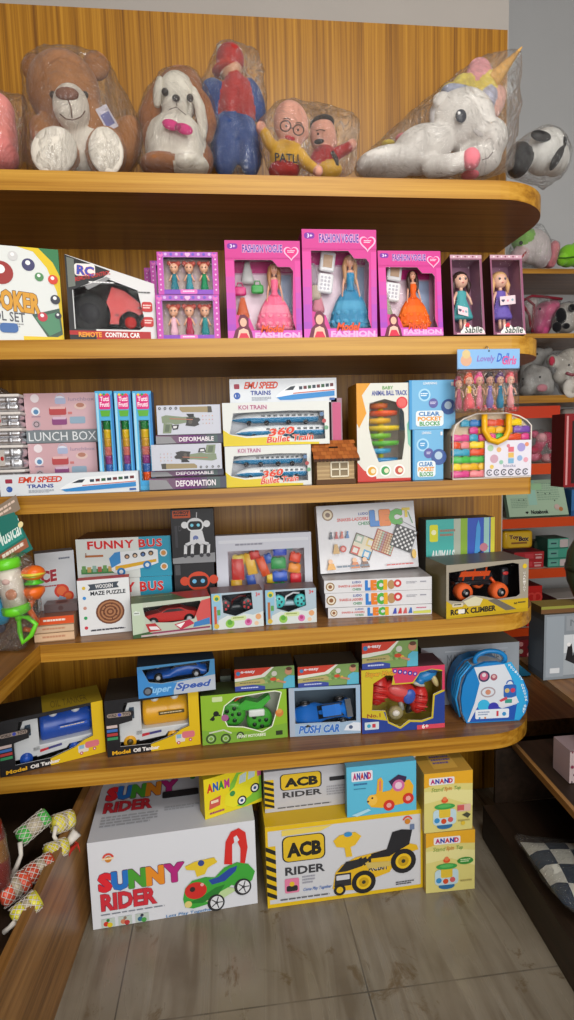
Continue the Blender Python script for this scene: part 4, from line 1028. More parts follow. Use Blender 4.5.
def gun(xl, xr, yt, z, yl, lab, spine, flip=False, d=.05):
    B = Bx('toy_gun_box', lab, 'toy box', xl, xr, yt, z, yl=yl, d=d, group='toy gun boxes piled on the third shelf')
    if spine:
        A = B.carton('8a4a78', '3a2a34', '4a3a44'); n = 12
        for k in range(n):
            t = k/(n-1); c = (.55*(1-t)+.30*t, .22+.15*math.sin(t*9), .45*(1-t)+.35*t); A.rect(k/n, 0, (k+1)/n, 1, (c[0]*.9, c[1], c[2]))
        A.poly([(0, .1), (.22, .2), (.30, .9), (0, .95)], '8c8c90'); A.text(spine, .34, .25, .86, .75, 'e6dfe4', .03); A.rect(.02, .0, .98, .05, '2a2226'); A.rect(.0, .93, 1, 1, '2a2226')
    else:
        A = B.carton('c3c6d2', '5a4a58', '6a5a68'); gun_art(A, flip)
    B.done(); return B
g1 = gun(149.5, 227, 477, Z3, -.39, 'bottom toy gun box lying flat with purple spine', 'DEFORMATION', d=.09)
g2 = gun(151, 224, 470, g1.top, -.36, 'second toy gun box from the bottom, thin purple spine', 'DEFORMABLE')
g3 = gun(152, 222.5, 444, g2.top, -.37, 'upright toy gun box low in the pile with the gun printed upside down', None, True, d=.04)
g4 = gun(156, 223.5, 434.5, g3.top, -.36, 'toy gun box lying flat between the two upright ones', 'DEFORMABLE')
g5 = gun(157.5, 221.5, 405, g4.top, -.36, 'uppermost upright toy gun box with camouflage gun print', None, d=.04)

# bullet trains
def bullet(xl, xr, yt, z, yl, lab, word):
    B = Bx('bullet_train_box', lab, 'toy box', xl, xr, yt, z, yl=yl, d=.075, group='window boxes with white and blue bullet trains')
    W, Hh = B.W, B.H
    hole = [(.10, .24), (.62, .20), (.95, .22), (.96, .88), (.70, .90), (.50, .74), (.22, .78), (.06, .72)]
    A = B.window(hole, 'd9dcd8', 'c9c8c0', inner='c9ccd2', top='b9bcc0')
    A.poly([(0, 1), (0, .62), (.07, .74), (.22, .82), (.46, .80), (.62, .93), (.9, .95), (.9, 1)], 'd9c21e')
    A.rrect(.14, .05, .42, .17, .04, 'd9d3d6'); A.text('KOI TRAIN', .15, .06, .41, .16, 'a03a6a', .02)
    for k in range(3): A.circ(.93+k*.02, .30+k*.16, .05, ('5a7aa0', 'b04a4a', '6aa07a')[k])
    A.text(word, .42, .62, .66, .80, 'd83a1c', .04, shear=.2, out='f2ece0', ow=.05, rise=.06); A.text('Bullet Train', .40, .80, .84, .95, 'd83a1c', .03, shear=.2, out='f2ece0', ow=.05, rise=.06)
    B.done()
    for k, (xx, zz) in enumerate(((.50, .66), (.54, .34))):
        mb = MB(); L_ = W*.42; h = Hh*.13; yb = .018+.018*(1-k)
        pts = []
        secs = [(-1, .12, -.3), (-.88, .5, -.12), (-.7, .85, 0), (-.45, 1, 0), (.95, 1, 0), (1, .9, 0)]
        vs = []; fs = []; cols = []
        for s_, r_, dz in secs:
            for i in range(12):
                a = 2*PI*i/12; vs.append((B.X(xx)+s_*L_, yb+.016*r_*math.cos(a)+.012, B.Z(1-zz)+h*(r_*math.sin(a)+dz)))
        for j in range(5):
            for i in range(12):
                fs.append((j*12+i, j*12+(i+1) % 12, (j+1)*12+(i+1) % 12, (j+1)*12+i)); cols.append('2f86b8' if i in (6, 7, 8, 9, 10, 11) else 'e4e8ea')
        fs.append(tuple(range(60, 72))); cols.append('c0c4c8'); mb.add(vs, fs, cols, 'plastic', True)
        for q in range(9): mb.box(B.X(xx)-.32*L_+q*L_*.14, B.X(xx)-.24*L_+q*L_*.14, yb-.0055, yb-.003, B.Z(1-zz)+h*.15, B.Z(1-zz)+h*.50, '26323e', 'plastic')
        t = mb.build('toy_train', B.root)
        for q in (-.6, -.2, .3, .7):
            mb = MB(); mb.lathe([(.007, -.003), (.007, .003)], '2a2a2e', 'plastic', 12, (B.X(xx)+q*L_, yb, B.Z(1-zz)-h*.95), axis='y'); mb.build('wheel', t)
    return B
b1 = bullet(226, 312, 445.5, Z3, -.38, 'lower bullet train window box, half behind the wooden house', '360')
b1w = bullet(223.5, 330, 402, b1.top, -.375, 'upper bullet train window box with yellow and white front', '360')
emu(230, 337, 378.5, b1w.top if False else b1w.top, -.33, 'shorter white speed train box lying on top of the bullet train boxes', d=.05)
B = Bx('toy_carton', 'narrow pinkish toy carton squeezed between the bullet trains and the ball tower', 'toy box', 332.5, 343.5, 398, Z3, yl=-.33, d=.1, single=True)
A = B.carton('9a7a86', '6a5a66', '7a6a70'); A.rrect(.1, .05, .9, .5, .02, 'c0507a'); A.small(.2, .6, .8, .9, 6, '5a4a56'); B.done()

# wooden house money box
yl = -.395
r0 = Vector((fx(336, yl, Z3), yl, Z3+.001)); t = tag(empty('wooden_house', r0, rz=.04), 'small wooden house money box with brown shingle roof and lattice window', 'money box')
w = (fx(355.5, yl, Z3)-fx(316, yl, Z3))/2; he = fz(457, r0.x, yl)-Z3; hr = fz(436.5, r0.x, yl)-Z3+.0
mb = MB(); D = .085
mb.box(-w, w, 0, D, 0, he, 'b59a70', 'soft')
for i in range(13):
    zz = he*i/13; mb.box(-w-.0012, w+.0012, -.0012, -.0002, zz+.001, zz+he/13-.001, ('c2a77c', 'ac906a')[i % 2], 'soft')
for s_ in (-1, 1): mb.cyl((s_*w, -.001, 0), (s_*w, -.001, he), .003, '4a3018', 'soft', 8)
mb.prism([(-w, 0), (w, 0), (w, he*.18), (-w, he*.18)], -.004, -.0013, '5a3c22', 'soft'); mb.build('wall', t)
mb = MB()
zr = he+.045
mb.add([(-w-.008, -.014, he-.006), (w+.010, -.014, he-.006), (w+.004, D/2, zr), (-w-.004, D/2, zr), (-w-.008, D+.014, he-.006), (w+.010, D+.014, he-.006)], [(0, 1, 2, 3), (3, 2, 5, 4)], '8a4a20', 'soft')
mb.add([(-w-.008, -.014, he-.012), (w+.010, -.014, he-.012), (w+.004, D/2, zr-.006), (-w-.004, D/2, zr-.006), (-w-.008, D+.014, he-.012), (w+.010, D+.014, he-.012)], [(3, 2, 1, 0), (4, 5, 2, 3)], '4a2812', 'soft')
mb.add([(-w-.008, -.014, he-.012), (w+.01, -.014, he-.012), (w+.01, -.014, he-.006), (-w-.008, -.014, he-.006)], [(0, 1, 2, 3)], '4a2812', 'soft')
for i in range(12):
    x = -w-.006+i*(2*w+.014)/11.5; mb.add([(x, -.0146, he-.013), (x+.0055, -.0146, he-.013), (x+.0055, -.0138, he-.004), (x, -.0138, he-.004)], [(0, 1, 2, 3)], '3a2010', 'soft')
n_ = Vector((0, -.045-.006, D/2+.014)).normalized()
for j in range(5):
    for i in range(8):
        u0, v0 = i/8+(.06 if j % 2 else 0), j/5; P_ = lambda u, v: ((-w-.008)+(2*w+.018)*u, -.014+(D/2+.014)*v-.0008, he-.006+(zr-he+.006)*v+.0008)
        if u0+.118 > 1: continue
        mb.quad(P_(u0, v0), P_(u0+.118, v0), P_(u0+.118, v0+.19), P_(u0, v0+.19), ('a85e2a', '9a5424', 'b0662e')[(i+j) % 3], 'soft')
mb.quad(*[((-w-.008)+(2*w+.018)*u, -.014+(D/2+.014)*v-.0016, he-.006+(zr-he+.006)*v+.0016) for u, v in ((.38, .55), (.58, .55), (.58, .63), (.38, .63))], '1e120a', 'soft'); mb.build('roof', t)
mb = MB(); x0, x1, z0, z1 = -w*.25, w*.62, he*.28, he*.80
mb.box(x0, x1, -.0022, -.0014, z0, z1, '8a7a60', 'soft')
for q in (0, .5, 1): mb.box(x0+(x1-x0)*q-.0018, x0+(x1-x0)*q+.0018, -.005, -.0022, z0, z1, 'e6dcc4', 'soft'); mb.box(x0, x1, -.005, -.0022, z0+(z1-z0)*q-.0018, z0+(z1-z0)*q+.0018, 'e6dcc4', 'soft')
mb.build('window', t)

# animal ball tower
B = Bx('ball_tower_box', 'white and yellow window box with a colourful spiral ball tower inside', 'toy box', 357.5, 411, 383, Z3, yl=-.355, d=.11)
hole = [(.24, .20), (.52, .16), (.78, .20), (.88, .30), (.90, .55), (.84, .78), (.40, .80), (.28, .62), (.22, .45)]
A = B.window(hole, 'dcdcd2', 'c98a1e', inner='c9b9a8', top='d0a030')
A.poly([(0, 0), (.26, 0), (.10, .12), (.18, .3), (.04, .45), (0, .4)], 'e09a1e'); A.poly([(0, 1), (0, .80), (.12, .88), (.35, .95), (.35, 1)], 'c8342a'); A.rect(.3, .97, 1, 1, 'c8342a')
A.poly([(1, .35), (.93, .42), (.95, .62), (1, .66)], '7ac0a8'); A.text('BABY', .48, .03, .68, .065, '5a9a4a', .02); A.text('ANIMAL BALL TRACK', .28, .075, .94, .125, '3a4a9a', .03)
A.circ(.84, .20, .06, 'd8303a'); A.circ(.84, .20, .045, 'e0605a'); 
for u, c in ((.27, 'd9a020'), (.52, '3a9a50'), (.78, 'c04a3a')): A.circ(u, .89, .062, 'f0f0ec'); A.circ(u, .89, .045, c); A.circ(u+.02, .89, .025, 'e8e0c0')
B.done()
x = B.X(.54); y = .055; Hh = B.H
mb = MB(); mb.cyl((x, y, Hh*.2), (x, y, Hh*.82), .008, 'd8d020', 'plastic'); mb.lathe([(.047, Hh*.20), (.049, Hh*.205), (.049, Hh*.235), (.046, Hh*.24)], '2a86c0', 'plastic', 24, (x, y, 0))
tw = mb.build('ball_tower', B.root)
for k, (c, r_) in enumerate((('3aa0c8', .034), ('5ab432', .046), ('7cc030', .034), ('e6c81a', .047), ('e8b41e', .034), ('e8581e', .042), ('e07030', .026))):
    zz = Hh*(.28+k*.078); mb = MB()
    mb.lathe([(.008, 0), (r_, .004), (r_+.002, .016), (r_-.002, .016), (r_-.004, .008), (.010, .006)], c, 'plastic', 24, (x+(.006 if k % 2 else -.006), y, zz)); mb.build('track_ring', tw)

# blue counting boxes
def clear(xl, xr, yt, z, yl, lab, d=.09):
    B = Bx('learning_game_box', lab, 'toy box', xl, xr, yt, z, yl=yl, d=d, group='sky blue learning game boxes')
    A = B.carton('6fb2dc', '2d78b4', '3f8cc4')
    A.rect(0, 0, .06, 1, '3f96cf'); A.circ(.33, .30, .13, 'a9d6ee'); A.circ(.33, .30, .095, '4a9ad0'); A.circ(.52, .47, .10, '5a5aa0'); A.small(.25, .26, .40, .34, 2, 'e6f2f8'); A.small(.45, .44, .58, .50, 2, 'd8d8f0')
    A.circ(.85, .55, .16, '3c5a9a'); A.circ(.84, .52, .08, 'b0c8dc')
    A.rrect(.14, .62, .74, .94, .06, 'e3ecee'); A.text('CLEAR', .20, .64, .66, .73, '3a7ab8', .04); A.text('POCKET', .18, .74, .70, .83, 'e0962a', .05); A.text('BLOCKS', .22, .84, .66, .93, '4a9a58', .04)
    A.text('LEARNING', .3, .04, .6, .09, 'e8f2f6', .02); A.rect(.9, .05, .97, .12, 'e6e6e6')
    B.done(); return B
c1 = clear(412.5, 443.5, 429.5, Z3, -.36, 'lower sky blue learning game box beside the building block case')
clear(409, 455.5, 380, c1.top, -.36, 'upper sky blue learning game box, wider than the one below')

# building block case
yl = -.395
xL, xR = fx(453, yl, Z3), fx(530.5, yl, Z3); W = xR-xL; Hh = fz(414, (xL+xR)/2, yl)-Z3
t = tag(empty('building_block_case', ((xL+xR)/2, yl, Z3+.001)), 'clear zipped case full of colourful building blocks with a yellow handle', 'toy case')
Dp = .085
ol = [(-W/2, 0), (W/2, 0), (W/2, Hh*.80), (W*.44, Hh*.88), (W*.34, Hh*.95), (W*.18, Hh), (-W*.20, Hh), (-W*.36, Hh*.93), (-W*.46, Hh*.84), (-W/2, Hh*.70)]
mb = MB(); mb.prism([(a*.985, .002+b*.985) for a, b in ol], .018, Dp, 'c9b79a', 'soft'); mb.build('case_back', t)
rnd = random.Random(5); cs = ['2a7ac0', 'e8701e', 'e8b41e', '4ab84a', 'd8458a', 'e0502a', 'f0d01e', '7a50a8', 'e8858a', '3aa0c0']
g = 9; gw = W/g; gh = Hh*.9/8
def inside(x, z):
    s_ = False; n = len(ol)
    for i in range(n):
        (x0, z0), (x1, z1) = ol[i], ol[(i+1) % n]
        if (z0 > z) != (z1 > z) and x < (x1-x0)*(z-z0)/(z1-z0)+x0: s_ = not s_
    return s_
for j in range(9):
    i = 0
    while i < g:
        wbl = rnd.choice((1, 2, 2)); wbl = min(wbl, g-i); x0 = -W/2+i*gw; x1 = x0+wbl*gw; z0 = .004+j*gh
        if inside(x0+.004, z0+gh*.9) and inside(x1-.004, z0+gh*.9) and inside(x0+.004, z0+.003):
            mb = MB(); c = rnd.choice(cs); yy = .004+rnd.random()*.004
            mb.rbox(x0+.0006, x1-.0006, yy, .017, z0+.0006, z0+gh-.003, .001, c, 'plastic', n=1)
            for q in range(wbl): mb.box(x0+(q+.25)*gw, x0+(q+.75)*gw, yy+.002, .015, z0+gh-.003, z0+gh-.0006, c, 'plastic')
            mb.build('building_block', t)
        i += wbl
mb = MB()
mb.tube([(a, .001, b+.001) for a, b in ol], .0022, 'e2d9cf', 'plastic', 8, closed=True); mb.build('piping', t)
mb = MB(); P_ = [(-W*.12, Hh*.99), (-W*.12, Hh*.74), (-W*.05, Hh*.60), (W*.05, Hh*.56), (W*.15, Hh*.62), (W*.19, Hh*.74), (W*.19, Hh*.99)]
mb.tube([(a, -.007, b) for a, b in P_], [.0085]*7, 'e8ae14', 'plastic', 12); mb.build('handle', t)
mb = MB(); A = Art(mb, (-W*.10, -.0015, .004), (1, 0, 0), (0, 0, 1), W*.60, Hh*.56)
A.rect(0, 0, 1, 1, 'dfdce6')
for u, v, r, c in ((.12, .2, .09, 'a9c8a0'), (.2, .5, .12, 'c9a0b0'), (.30, .25, .07, 'e0b070'), (.5, .15, .05, 'd08090'), (.78, .2, .12, 'a098d0'), (.9, .12, .06, 'e09070'), (.75, .5, .08, '90b0d8'), (.88, .55, .07, 'e0a0b0'), (.15, .72, .06, 'e0c060'), (.35, .6, .06, '90c0a8')): A.circ(u, v, r, c)
A.rect(.50, .18, .62, .32, 'd86a7a'); A.rect(.50, .34, .62, .48, 'e0b860'); A.rect(.50, .50, .62, .64, '7ab0d0'); A.text('blocks', .40, .66, .66, .74, '7a7a98', .0)
for i in range(6): A.ring(.10+i*.155, .88, .075, .028, '4a4a58', a0=30, a1=330); A.rect(.085+i*.155, .855, .115+i*.155, .90, '6a6a78')
mb.build('paper_insert', t)
f = MB(); f.add([(a, -.0004, .001+b) for a, b in ol], [tuple(range(len(ol)))], 'ffffff', 'window_film'); f.build('window_film', t)

# pouch of little dolls hanging from the second shelf
y = -.425
xL, xR = fx(457, y, 1.5), fx(519.5, y, 1.5); zt = fz(349, (xL+xR)/2, y); zh = fz(369, (xL+xR)/2, y); zb = fz(412, (xL+xR)/2, y)
t = tag(empty('doll_pouch', ((xL+xR)/2, y, zt)), 'clear pouch of tiny colourful-haired dolls with blue header card, hanging from shelf edge', 'doll set'); W = xR-xL
rx0 = t.location
mb = MB(); hh = zt-zh
mb.rbox(-W/2, W/2, -.0012, .0012, -hh, 0, .001, '8fb4dc', 'card', n=1); A = Art(mb, (-W/2, -.0013, -hh), (1, 0, 0), (0, 0, 1), W, hh)
A.rrect(.01, .02, .99, .98, .12, '86b6e4'); A.circ(.14, .55, .30, 'd8a888'); A.circ(.14, .25, .22, 'd8c088'); A.text('Lovely', .30, .32, .58, .72, '8a6ac0', .02, shear=.2); A.text('Doll', .62, .22, .80, .66, '3a6ac8', .03, shear=.2); A.text('Girls', .70, .35, .93, .80, 'd85a96', .03, shear=.2); A.circ(.5, .1, .05, '4a5a6a')
mb.build('header_card', t)
mb = MB(); mb.tube([(0, .0, -.006), (0, .004, .004), (0, .012, .010), (0, .019, .006)], .0014, 'c8c8cc', 'steel', 6); mb.build('hook', t)
hs = [('a83a50', 'c0607a'), ('e8581e', 'e8c020'), ('e8468e', 'e08aa0'), ('30242c', '8a78c0'), ('5a2a78', '2a8ab0'), ('f0606a', 'f0a0a0')]
hp = zh-zb
for i, (hc, dc) in enumerate(hs):
    x = -W*.44+i*W*.168; k = hp*.92; z0 = -hh-hp+.008; k *= .9 if i == 0 else 1
    mb = MB(); mb.ell((x, .014, z0+.74*k), (.10*k, .09*k, .11*k), 'e8b49a', 'plastic', 12, 8); mb.tube([(x, .014, z0+.1*k), (x, .014, z0+.7*k)], .035*k, 'e8b49a', 'plastic', 8)
    for s_ in (-1, 1): mb.ell((x+s_*.038*k, .014-.082*k, z0+.74*k), .016*k, '3a2a34', 'plastic', 8, 6); mb.tube([(x, .014, z0+.56*k), (x+s_*.09*k, .010, z0+.52*k), (x+s_*.12*k, .006, z0+.36*k)], .02*k, 'e8b49a', 'plastic', 6)
    d = mb.build('doll', t)
    mb = MB(); mb.ell((x, .020, z0+.82*k), (.12*k, .10*k, .10*k), hc, 'hair', 12, 8); mb.ell((x, .016, z0+.90*k), (.08*k, .07*k, .06*k), hc, 'hair', 10, 7)
    for s_ in (-1, 1): mb.ell((x+s_*.10*k, .018, z0+.74*k), (.035*k, .04*k, .08*k), hc, 'hair', 8, 6)
    mb.build('hair', d)
    mb = MB(); sk = 'e86a70' if i == 1 else dc; mb.lathe([(.05*k, .60*k), (.065*k, .5*k), (.05*k, .42*k), (.10*k if i != 1 else .14*k, .22*k), (.085*k if i != 1 else .16*k, .03*k)], [dc, dc, sk, sk], 'soft', 14, (x, .014, z0), sy=.75); mb.build('dress', d)
mb = MB()
for i in range(26): mb.ell((-W*.38+rnd.random()*W*.9, .010+rnd.random()*.012, -hh-hp+.007+rnd.random()*.010), .0045, ('f07078', 'f0a0a0', 'e85a60')[i % 3], 'soft', 7, 5)
tag(mb.build('pink_trimming', t), kind='stuff')
bag('pouch', t, [(-W*.5, 0, -hh), (W*.5, 0, -hh), (-W*.53, .004, -hh-hp), (W*.54, .004, -hh-hp), (-W*.5, .024, -hh-hp*.95), (W*.5, .024, -hh-hp*.95), (-W*.46, .0, -hh-.02), (W*.46, .026, -hh-.02), (-W*.46, .026, -hh-.02)], infl=.002, voxel=.007, amp=.002, mat='pouch_film')
# ================================================================== fourth shelf
Z4 = SZ[3]
# funny bus boxes
def bus_art(A):
    A.rect(0, 0, .66, 1, 'd6dcd8'); A.rect(.66, 0, 1, 1, '2f96b4'); A.letters('FUNNY BUS', .12, .06, .92, .26, ['d02c2c'], .035, out='f2ecec', gap=.12)
    A.rect(.09, .40, .28, .45, 'b06a3a'); A.line([(.10, .34), (.10, .45)], .02, '8a4a2a'); A.rect(.04, .74, .42, .86, '4a8a50')
    for k in range(7): A.rect(.05+k*.055, .66+.03*(k % 2), .09+k*.055, .82, ('6a9a5a', 'c0a060', '8ab0a0', 'b06050')[k % 4])
    A.poly([(.36, .44), (.40, .36), (.80, .30), (.86, .34), (.86, .66), (.76, .74), (.40, .88), (.36, .80)], 'e3e8ea'); A.poly([(.34, .5), (.40, .36), (.46, .34), (.46, .62), (.36, .74)], '3a8ac8')
    for k in range(4): A.circ(.53+k*.085, .47-.02*k, .062, '2a2a34'); A.circ(.53+k*.085, .48-.02*k, .036, ('c9a080', 'e0c0a0', '5a7ab0', 'c09a70')[k])
    A.poly([(.40, .70), (.84, .56), (.84, .63), (.40, .80)], 'd8a82a'); A.circ(.46, .84, .10, '2a78b8'); A.circ(.46, .84, .05, 'dfe4e8'); A.circ(.74, .70, .10, '2a78b8'); A.circ(.74, .70, .05, 'dfe4e8')
    for k in range(2): A.circ(.92, .42+k*.34, .09, 'd8e0dc'); A.circ(.92, .42+k*.34, .06, 'c88a4a')
def fbus(xl, xr, yt, z, lab):
    B = Bx('toy_bus_box', lab, 'toy box', xl, xr, yt, z, yl=-.24, d=.15, group='toy bus boxes in a stack of two')
    A = B.carton('d6dcd8', '2f7a9a', '7a4a34'); return B, A
B, A = fbus(79.5, 174, 578, Z4, 'lower blue and white FUNNY BUS box, mostly hidden'); A.rect(0, 0, .66, 1, 'd6dcd8'); A.rect(.66, 0, 1, 1, '2f96b4'); A.letters('FUNNY BUS', .12, .10, .92, .32, ['d02c2c'], .035, out='f2ecec', gap=.12); A.circ(.92, .6, .09, 'd8e0dc'); B.done()
B2, A = fbus(78, 172.5, 537.5, B.top, 'upper FUNNY BUS box showing a white and blue bus'); bus_art(A); T_ = B2.topart(); T_.rect(.02, .02, .98, .98, '7c4a30'); B2.done()

# maze puzzle
B = Bx('maze_puzzle_box', 'white puzzle box with round brown wooden maze and red top', 'game box', 0, 0, 579, Z4, bl=(80.5, 636.3), br=(132.3, 631), d=.04)
A = B.carton('dcdee0', 'b01c24', 'c01c28'); A.poly([(.20, .08), (.80, .06), (.76, .115), (.80, .17), (.20, .19), (.24, .135)], '3a4450'); A.text('WOODEN', .34, .09, .68, .16, 'e6e6e6', .02)
A.text('MAZE PUZZLE', .24, .21, .92, .285, '20242c', .03); A.small(.2, .91, .9, .95, 1, '4a4a54')
for k, c in enumerate(('d0b030', '3a8ad0', 'c08a7a', '2a9a5a', 'c83a4a')): A.circ(.12, .14+k*.18, .030, c)
for i in range(8): A.circ(.60, .60, .245-.03*i, ('6a3a22', 'a8744e')[i % 2], (.245-.03*i)*.92)
for k in range(9): a = k*.7; A.line([(.60+(.07+.02*(k % 4))*1.5*math.cos(a), .60+(.07+.02*(k % 4))*math.sin(a)), (.60+(.10+.02*(k % 4))*1.5*math.cos(a), .60+(.10+.02*(k % 4))*math.sin(a))], .015, '4a2412')
A.small(.22, .90, .85, .93, 1, '3a3a44'); B.done()

# pale box with red letters
B = Bx('game_box', 'pale grey game box ending in red letters ICE behind the rattle pack', 'game box', 40, 79, 552, Z4, yl=-.27, yr=-.23, d=.05, single=True)
A = B.carton('c9ccd0', '8a8a90', '9a9aa0'); A.text('ICE', .04, .24, .52, .40, 'a02030', .05, out='e6dcdc', ow=.04, rise=.02); A.small(.1, .43, .6, .46, 1, 'a02a30'); A.small(.6, .08, .9, .12, 1, '6a7080')
A.circ(.62, .52, .09, 'd0402a'); A.circ(.62, .52, .06, 'e06a3a'); A.circ(.78, .60, .07, 'd0402a'); A.circ(.78, .60, .045, 'e0703a'); A.poly([(.40, .75), (.56, .58), (.72, .62), (.66, .85), (.44, .88)], '8aa0b8'); A.poly([(.70, .70), (.98, .66), (1, .93), (.72, .90)], 'd8c070'); B.done()
# little flat boxes
zz = Z4
labs = ('bottom cream flat card game box of the little pile', 'second cream flat card game box of the little pile', 'orange flat card game box on the little pile', 'dark topped flat card game box behind the orange one')
ys = [637.5, 628, 620]
for i, (a, b_, yt, c) in enumerate(((34.5, 75, 633, 'd9b692'), (34.5, 74.5, 625.5, 'd0b394'), (35.5, 74.5, 616.5, 'd9501c'))):
    B = Bx('card_game_box', labs[i], 'game box', a, b_, yt, zz, yl=-.385, yr=-.375, d=.07, group='small flat card game boxes', single=True); A = B.carton(c, 'a88a6a', '8a5a48')
    A.small(.2, .3, .8, .7, 1, 'e8dcd0' if i == 2 else 'c08a6a'); A.rect(0, .88, 1, 1, '9a7a5a'); B.done(); zz = B.top
B = Bx('card_game_box', labs[3], 'game box', 44, 78, 604, zz, yl=-.345, yr=-.335, d=.05, group='small flat card game boxes', single=True); A = B.carton('5a4a4a', '4a3a3a', '6a5654'); A.circ(.5, .5, .3, '4a3230'); A = B.topart(); A.circ(.5, .5, .3, '2a2024'); B.done()

# red car box (open window)
B = Bx('toy_car_box', 'green topped window box with a long red toy car', 'toy box', 0, 0, 600, Z4, bl=(133, 638.8), br=(212, 629.4), d=.085)
A = B.window([(.14, .14), (.86, .10), (.88, .16), (.78, .62), (.5, .66), (.24, .60), (.16, .40)], 'b7bfae', '44563a', inner='3a3a38', top='55663c')
A.poly([(0, 0), (.14, 0), (.14, .3), (.16, .62), (.08, 1), (0, 1)], 'b9c8b0'); A.circ(.05, .28, .06, 'e0e6e0'); A.rect(.02, .24, .10, .34, 'cfd8d0'); A.small(.03, .27, .09, .31, 1, '3a4a3a')
A.poly([(.88, .1), (1, .05), (1, .85), (.82, .72), (.80, .5)], 'c8504e'); A.poly([(.16, .62), (.28, .62), (.36, .85), (.20, .86)], 'b02a30'); A.poly([(.2, .7), (.3, .72), (.34, .82), (.22, .8)], 'e2dadc')
A.poly([(.52, .72), (.72, .62), (.78, .75), (.60, .90)], 'b8304a'); A.poly([(.54, .74), (.66, .68), (.60, .84)], 'eceaea'); A.poly([(.78, .72), (.98, .62), (.98, .82), (.76, .86)], '3a7ab8'); A.rect(.2, .88, .98, .93, '8a3a5a'); A.poly([(0, .9), (.2, .85), (.3, 1), (0, 1)], '3a5a34'); A.rect(.1, .93, .96, .98, 'c0b0b0')
T_ = B.topart(); T_.poly([(.5, 0), (1, .1), (1, 1), (.7, 1)], 'a03a38'); T_.small(.1, .3, .6, .4, 2, '9ab07a'); B.done()
W, Hh = B.W, B.H
mb = MB(); pf = [(-.34, .34), (.30, .34), (.34, .42), (.33, .56), (.20, .62), (.12, .72), (-.06, .72), (-.16, .62), (-.34, .56), (-.37, .46)]
mb.prism([(a*W, b_*Hh) for a, b_ in pf], .014, .058, 'b8201c', 'plastic'); mb.prism([(a*W, b_*Hh) for a, b_ in [(.10, .70), (.04, .70), (-.05, .70), (-.13, .62), (.17, .62)]], .0125, .0135, '2a2226', 'plastic'); car = mb.build('toy_car', B.root)
for q in (-.24, .22):
    mb = MB(); mb.lathe([(.15*Hh, -.004), (.15*Hh, .012)], '1c1c1e', 'plastic', 18, (q*W, .014, .36*Hh), axis='y'); mb.lathe([(.08*Hh, -.006), (.08*Hh, -.004)], 'b8b8bc', 'plastic', 12, (q*W, .014, .36*Hh), axis='y'); mb.build('wheel', car)

# robot boxes
def robot_art(A, cx, cy, s, body, glow, dog=True):
    A.circ(cx, cy, .15*s, body, .13*s); A.circ(cx-.18*s*A.h/A.w, cy-.01, .06*s, body); A.circ(cx+.20*s*A.h/A.w, cy-.02, .06*s, body); A.rrect(cx-.12*s*A.h/A.w, cy-.07*s, cx+.12*s*A.h/A.w, cy+.08*s, .06*s, '14161c')
    A.circ(cx-.055*s*A.h/A.w, cy, .028*s, glow); A.circ(cx+.055*s*A.h/A.w, cy, .028*s, glow)
robots = []
B = Bx('toy_robot_box', 'lower dark robot box showing an orange robot head', 'toy box', 176.5, 216.5, 563, Z4, yl=-.26, d=.09, group='dark robot boxes in a stack of two')
A = B.carton('222226', '1a1a1e', '2a2a2e'); A.rect(.03, .02, .16, .2, '4a4a4e'); robot_art(A, .60, .32, 1.3, 'c8462a', '6ab0d8'); A.poly([(.40, .48), (.80, .46), (.9, .8), (.34, .8)], 'b8442a'); A.rect(.3, .86, .9, .92, '6a6a6e'); B.done()
B2 = Bx('toy_robot_box', 'upper dark robot box showing a white robot dog', 'toy box', 172.8, 215.7, 509, B.top, yl=-.262, d=.09, group='dark robot boxes in a stack of two')
A = B2.carton('232327', '1a1a1e', '303034'); A.rrect(.04, .02, .46, .16, .02, 'c8501e'); A.text('ROBOT', .07, .035, .43, .085, '141414', .04); A.small(.08, .10, .42, .14, 1, '20140c'); A.rect(.08, .3, .14, .7, '3c3c42'); A.text('D', .17, .3, .24, .4, '4a4a50'); A.poly([(.0, .9), (1, .82), (1, 1), (0, 1)], '8a8c90')
robot_art(A, .56, .30, 1.05, 'dfe1e4', '7ad0e8'); A.poly([(.44, .42), (.72, .40), (.78, .62), (.42, .64)], 'dadce0'); A.circ(.56, .54, .05, '6a7ab0')
for u in (.32, .48, .70, .86): A.line([(.58, .58), (u, .66), (u-.02, .84)], .055, 'd6d8dc'); A.circ(u-.02, .86, .038, '3a3a40')
A.line([(.60, .16), (.61, .06)], .015, 'c8c8cc'); B2.done()

# block set with window
B = Bx('building_block_box', 'white framed window box of red, yellow, green and blue building blocks', 'toy box', 218.5, 314, 534, Z4, yl=-.25, d=.06, rx=-.08)
hole = rect_hole(.12, .20, .92, .93)
A = B.window(hole, 'c9cbd6', 'aeb0ba', inner='b9a8b4', top='c4c6ce'); A.rect(.03, .06, .97, .10, 'd6d8e0'); A.small(.2, .11, .5, .15, 1, '8a8a98'); B.done()
W, Hh = B.W, B.H
blocks = [(-.28, .46, 1, .34, 'c83a34', 0), (-.27, .66, 1, .14, 'd8c050', 0), (-.30, .30, .9, .2, 'd8a828', 0), (-.12, .52, .8, .34, 'e0b030', -12), (-.09, .72, .8, .12, 'c83a34', -12), (-.13, .36, .7, .2, '3a5ab0', -12), (.02, .50, .7, .30, 'd8501e', -20), (.06, .66, .6, .14, '3a62b8', -18), (.06, .40, .6, .14, 'e0c030', 0),
          (.17, .75, 1.1, .15, '2a4ac0', 0), (.15, .58, 1.2, .17, '2a9a4a', 0), (.16, .42, 1.2, .15, '3a62c8', 0), (.15, .28, 1.1, .14, '2fa048', 0), (.32, .66, .9, .14, 'e0482a', 15), (.31, .52, 1, .14, 'e8902a', 10), (.33, .38, .9, .16, 'd8303a', 0), (.34, .26, .9, .12, 'e8c82a', 0), (.27, .82, .6, .08, '3aa0a0', 0)]
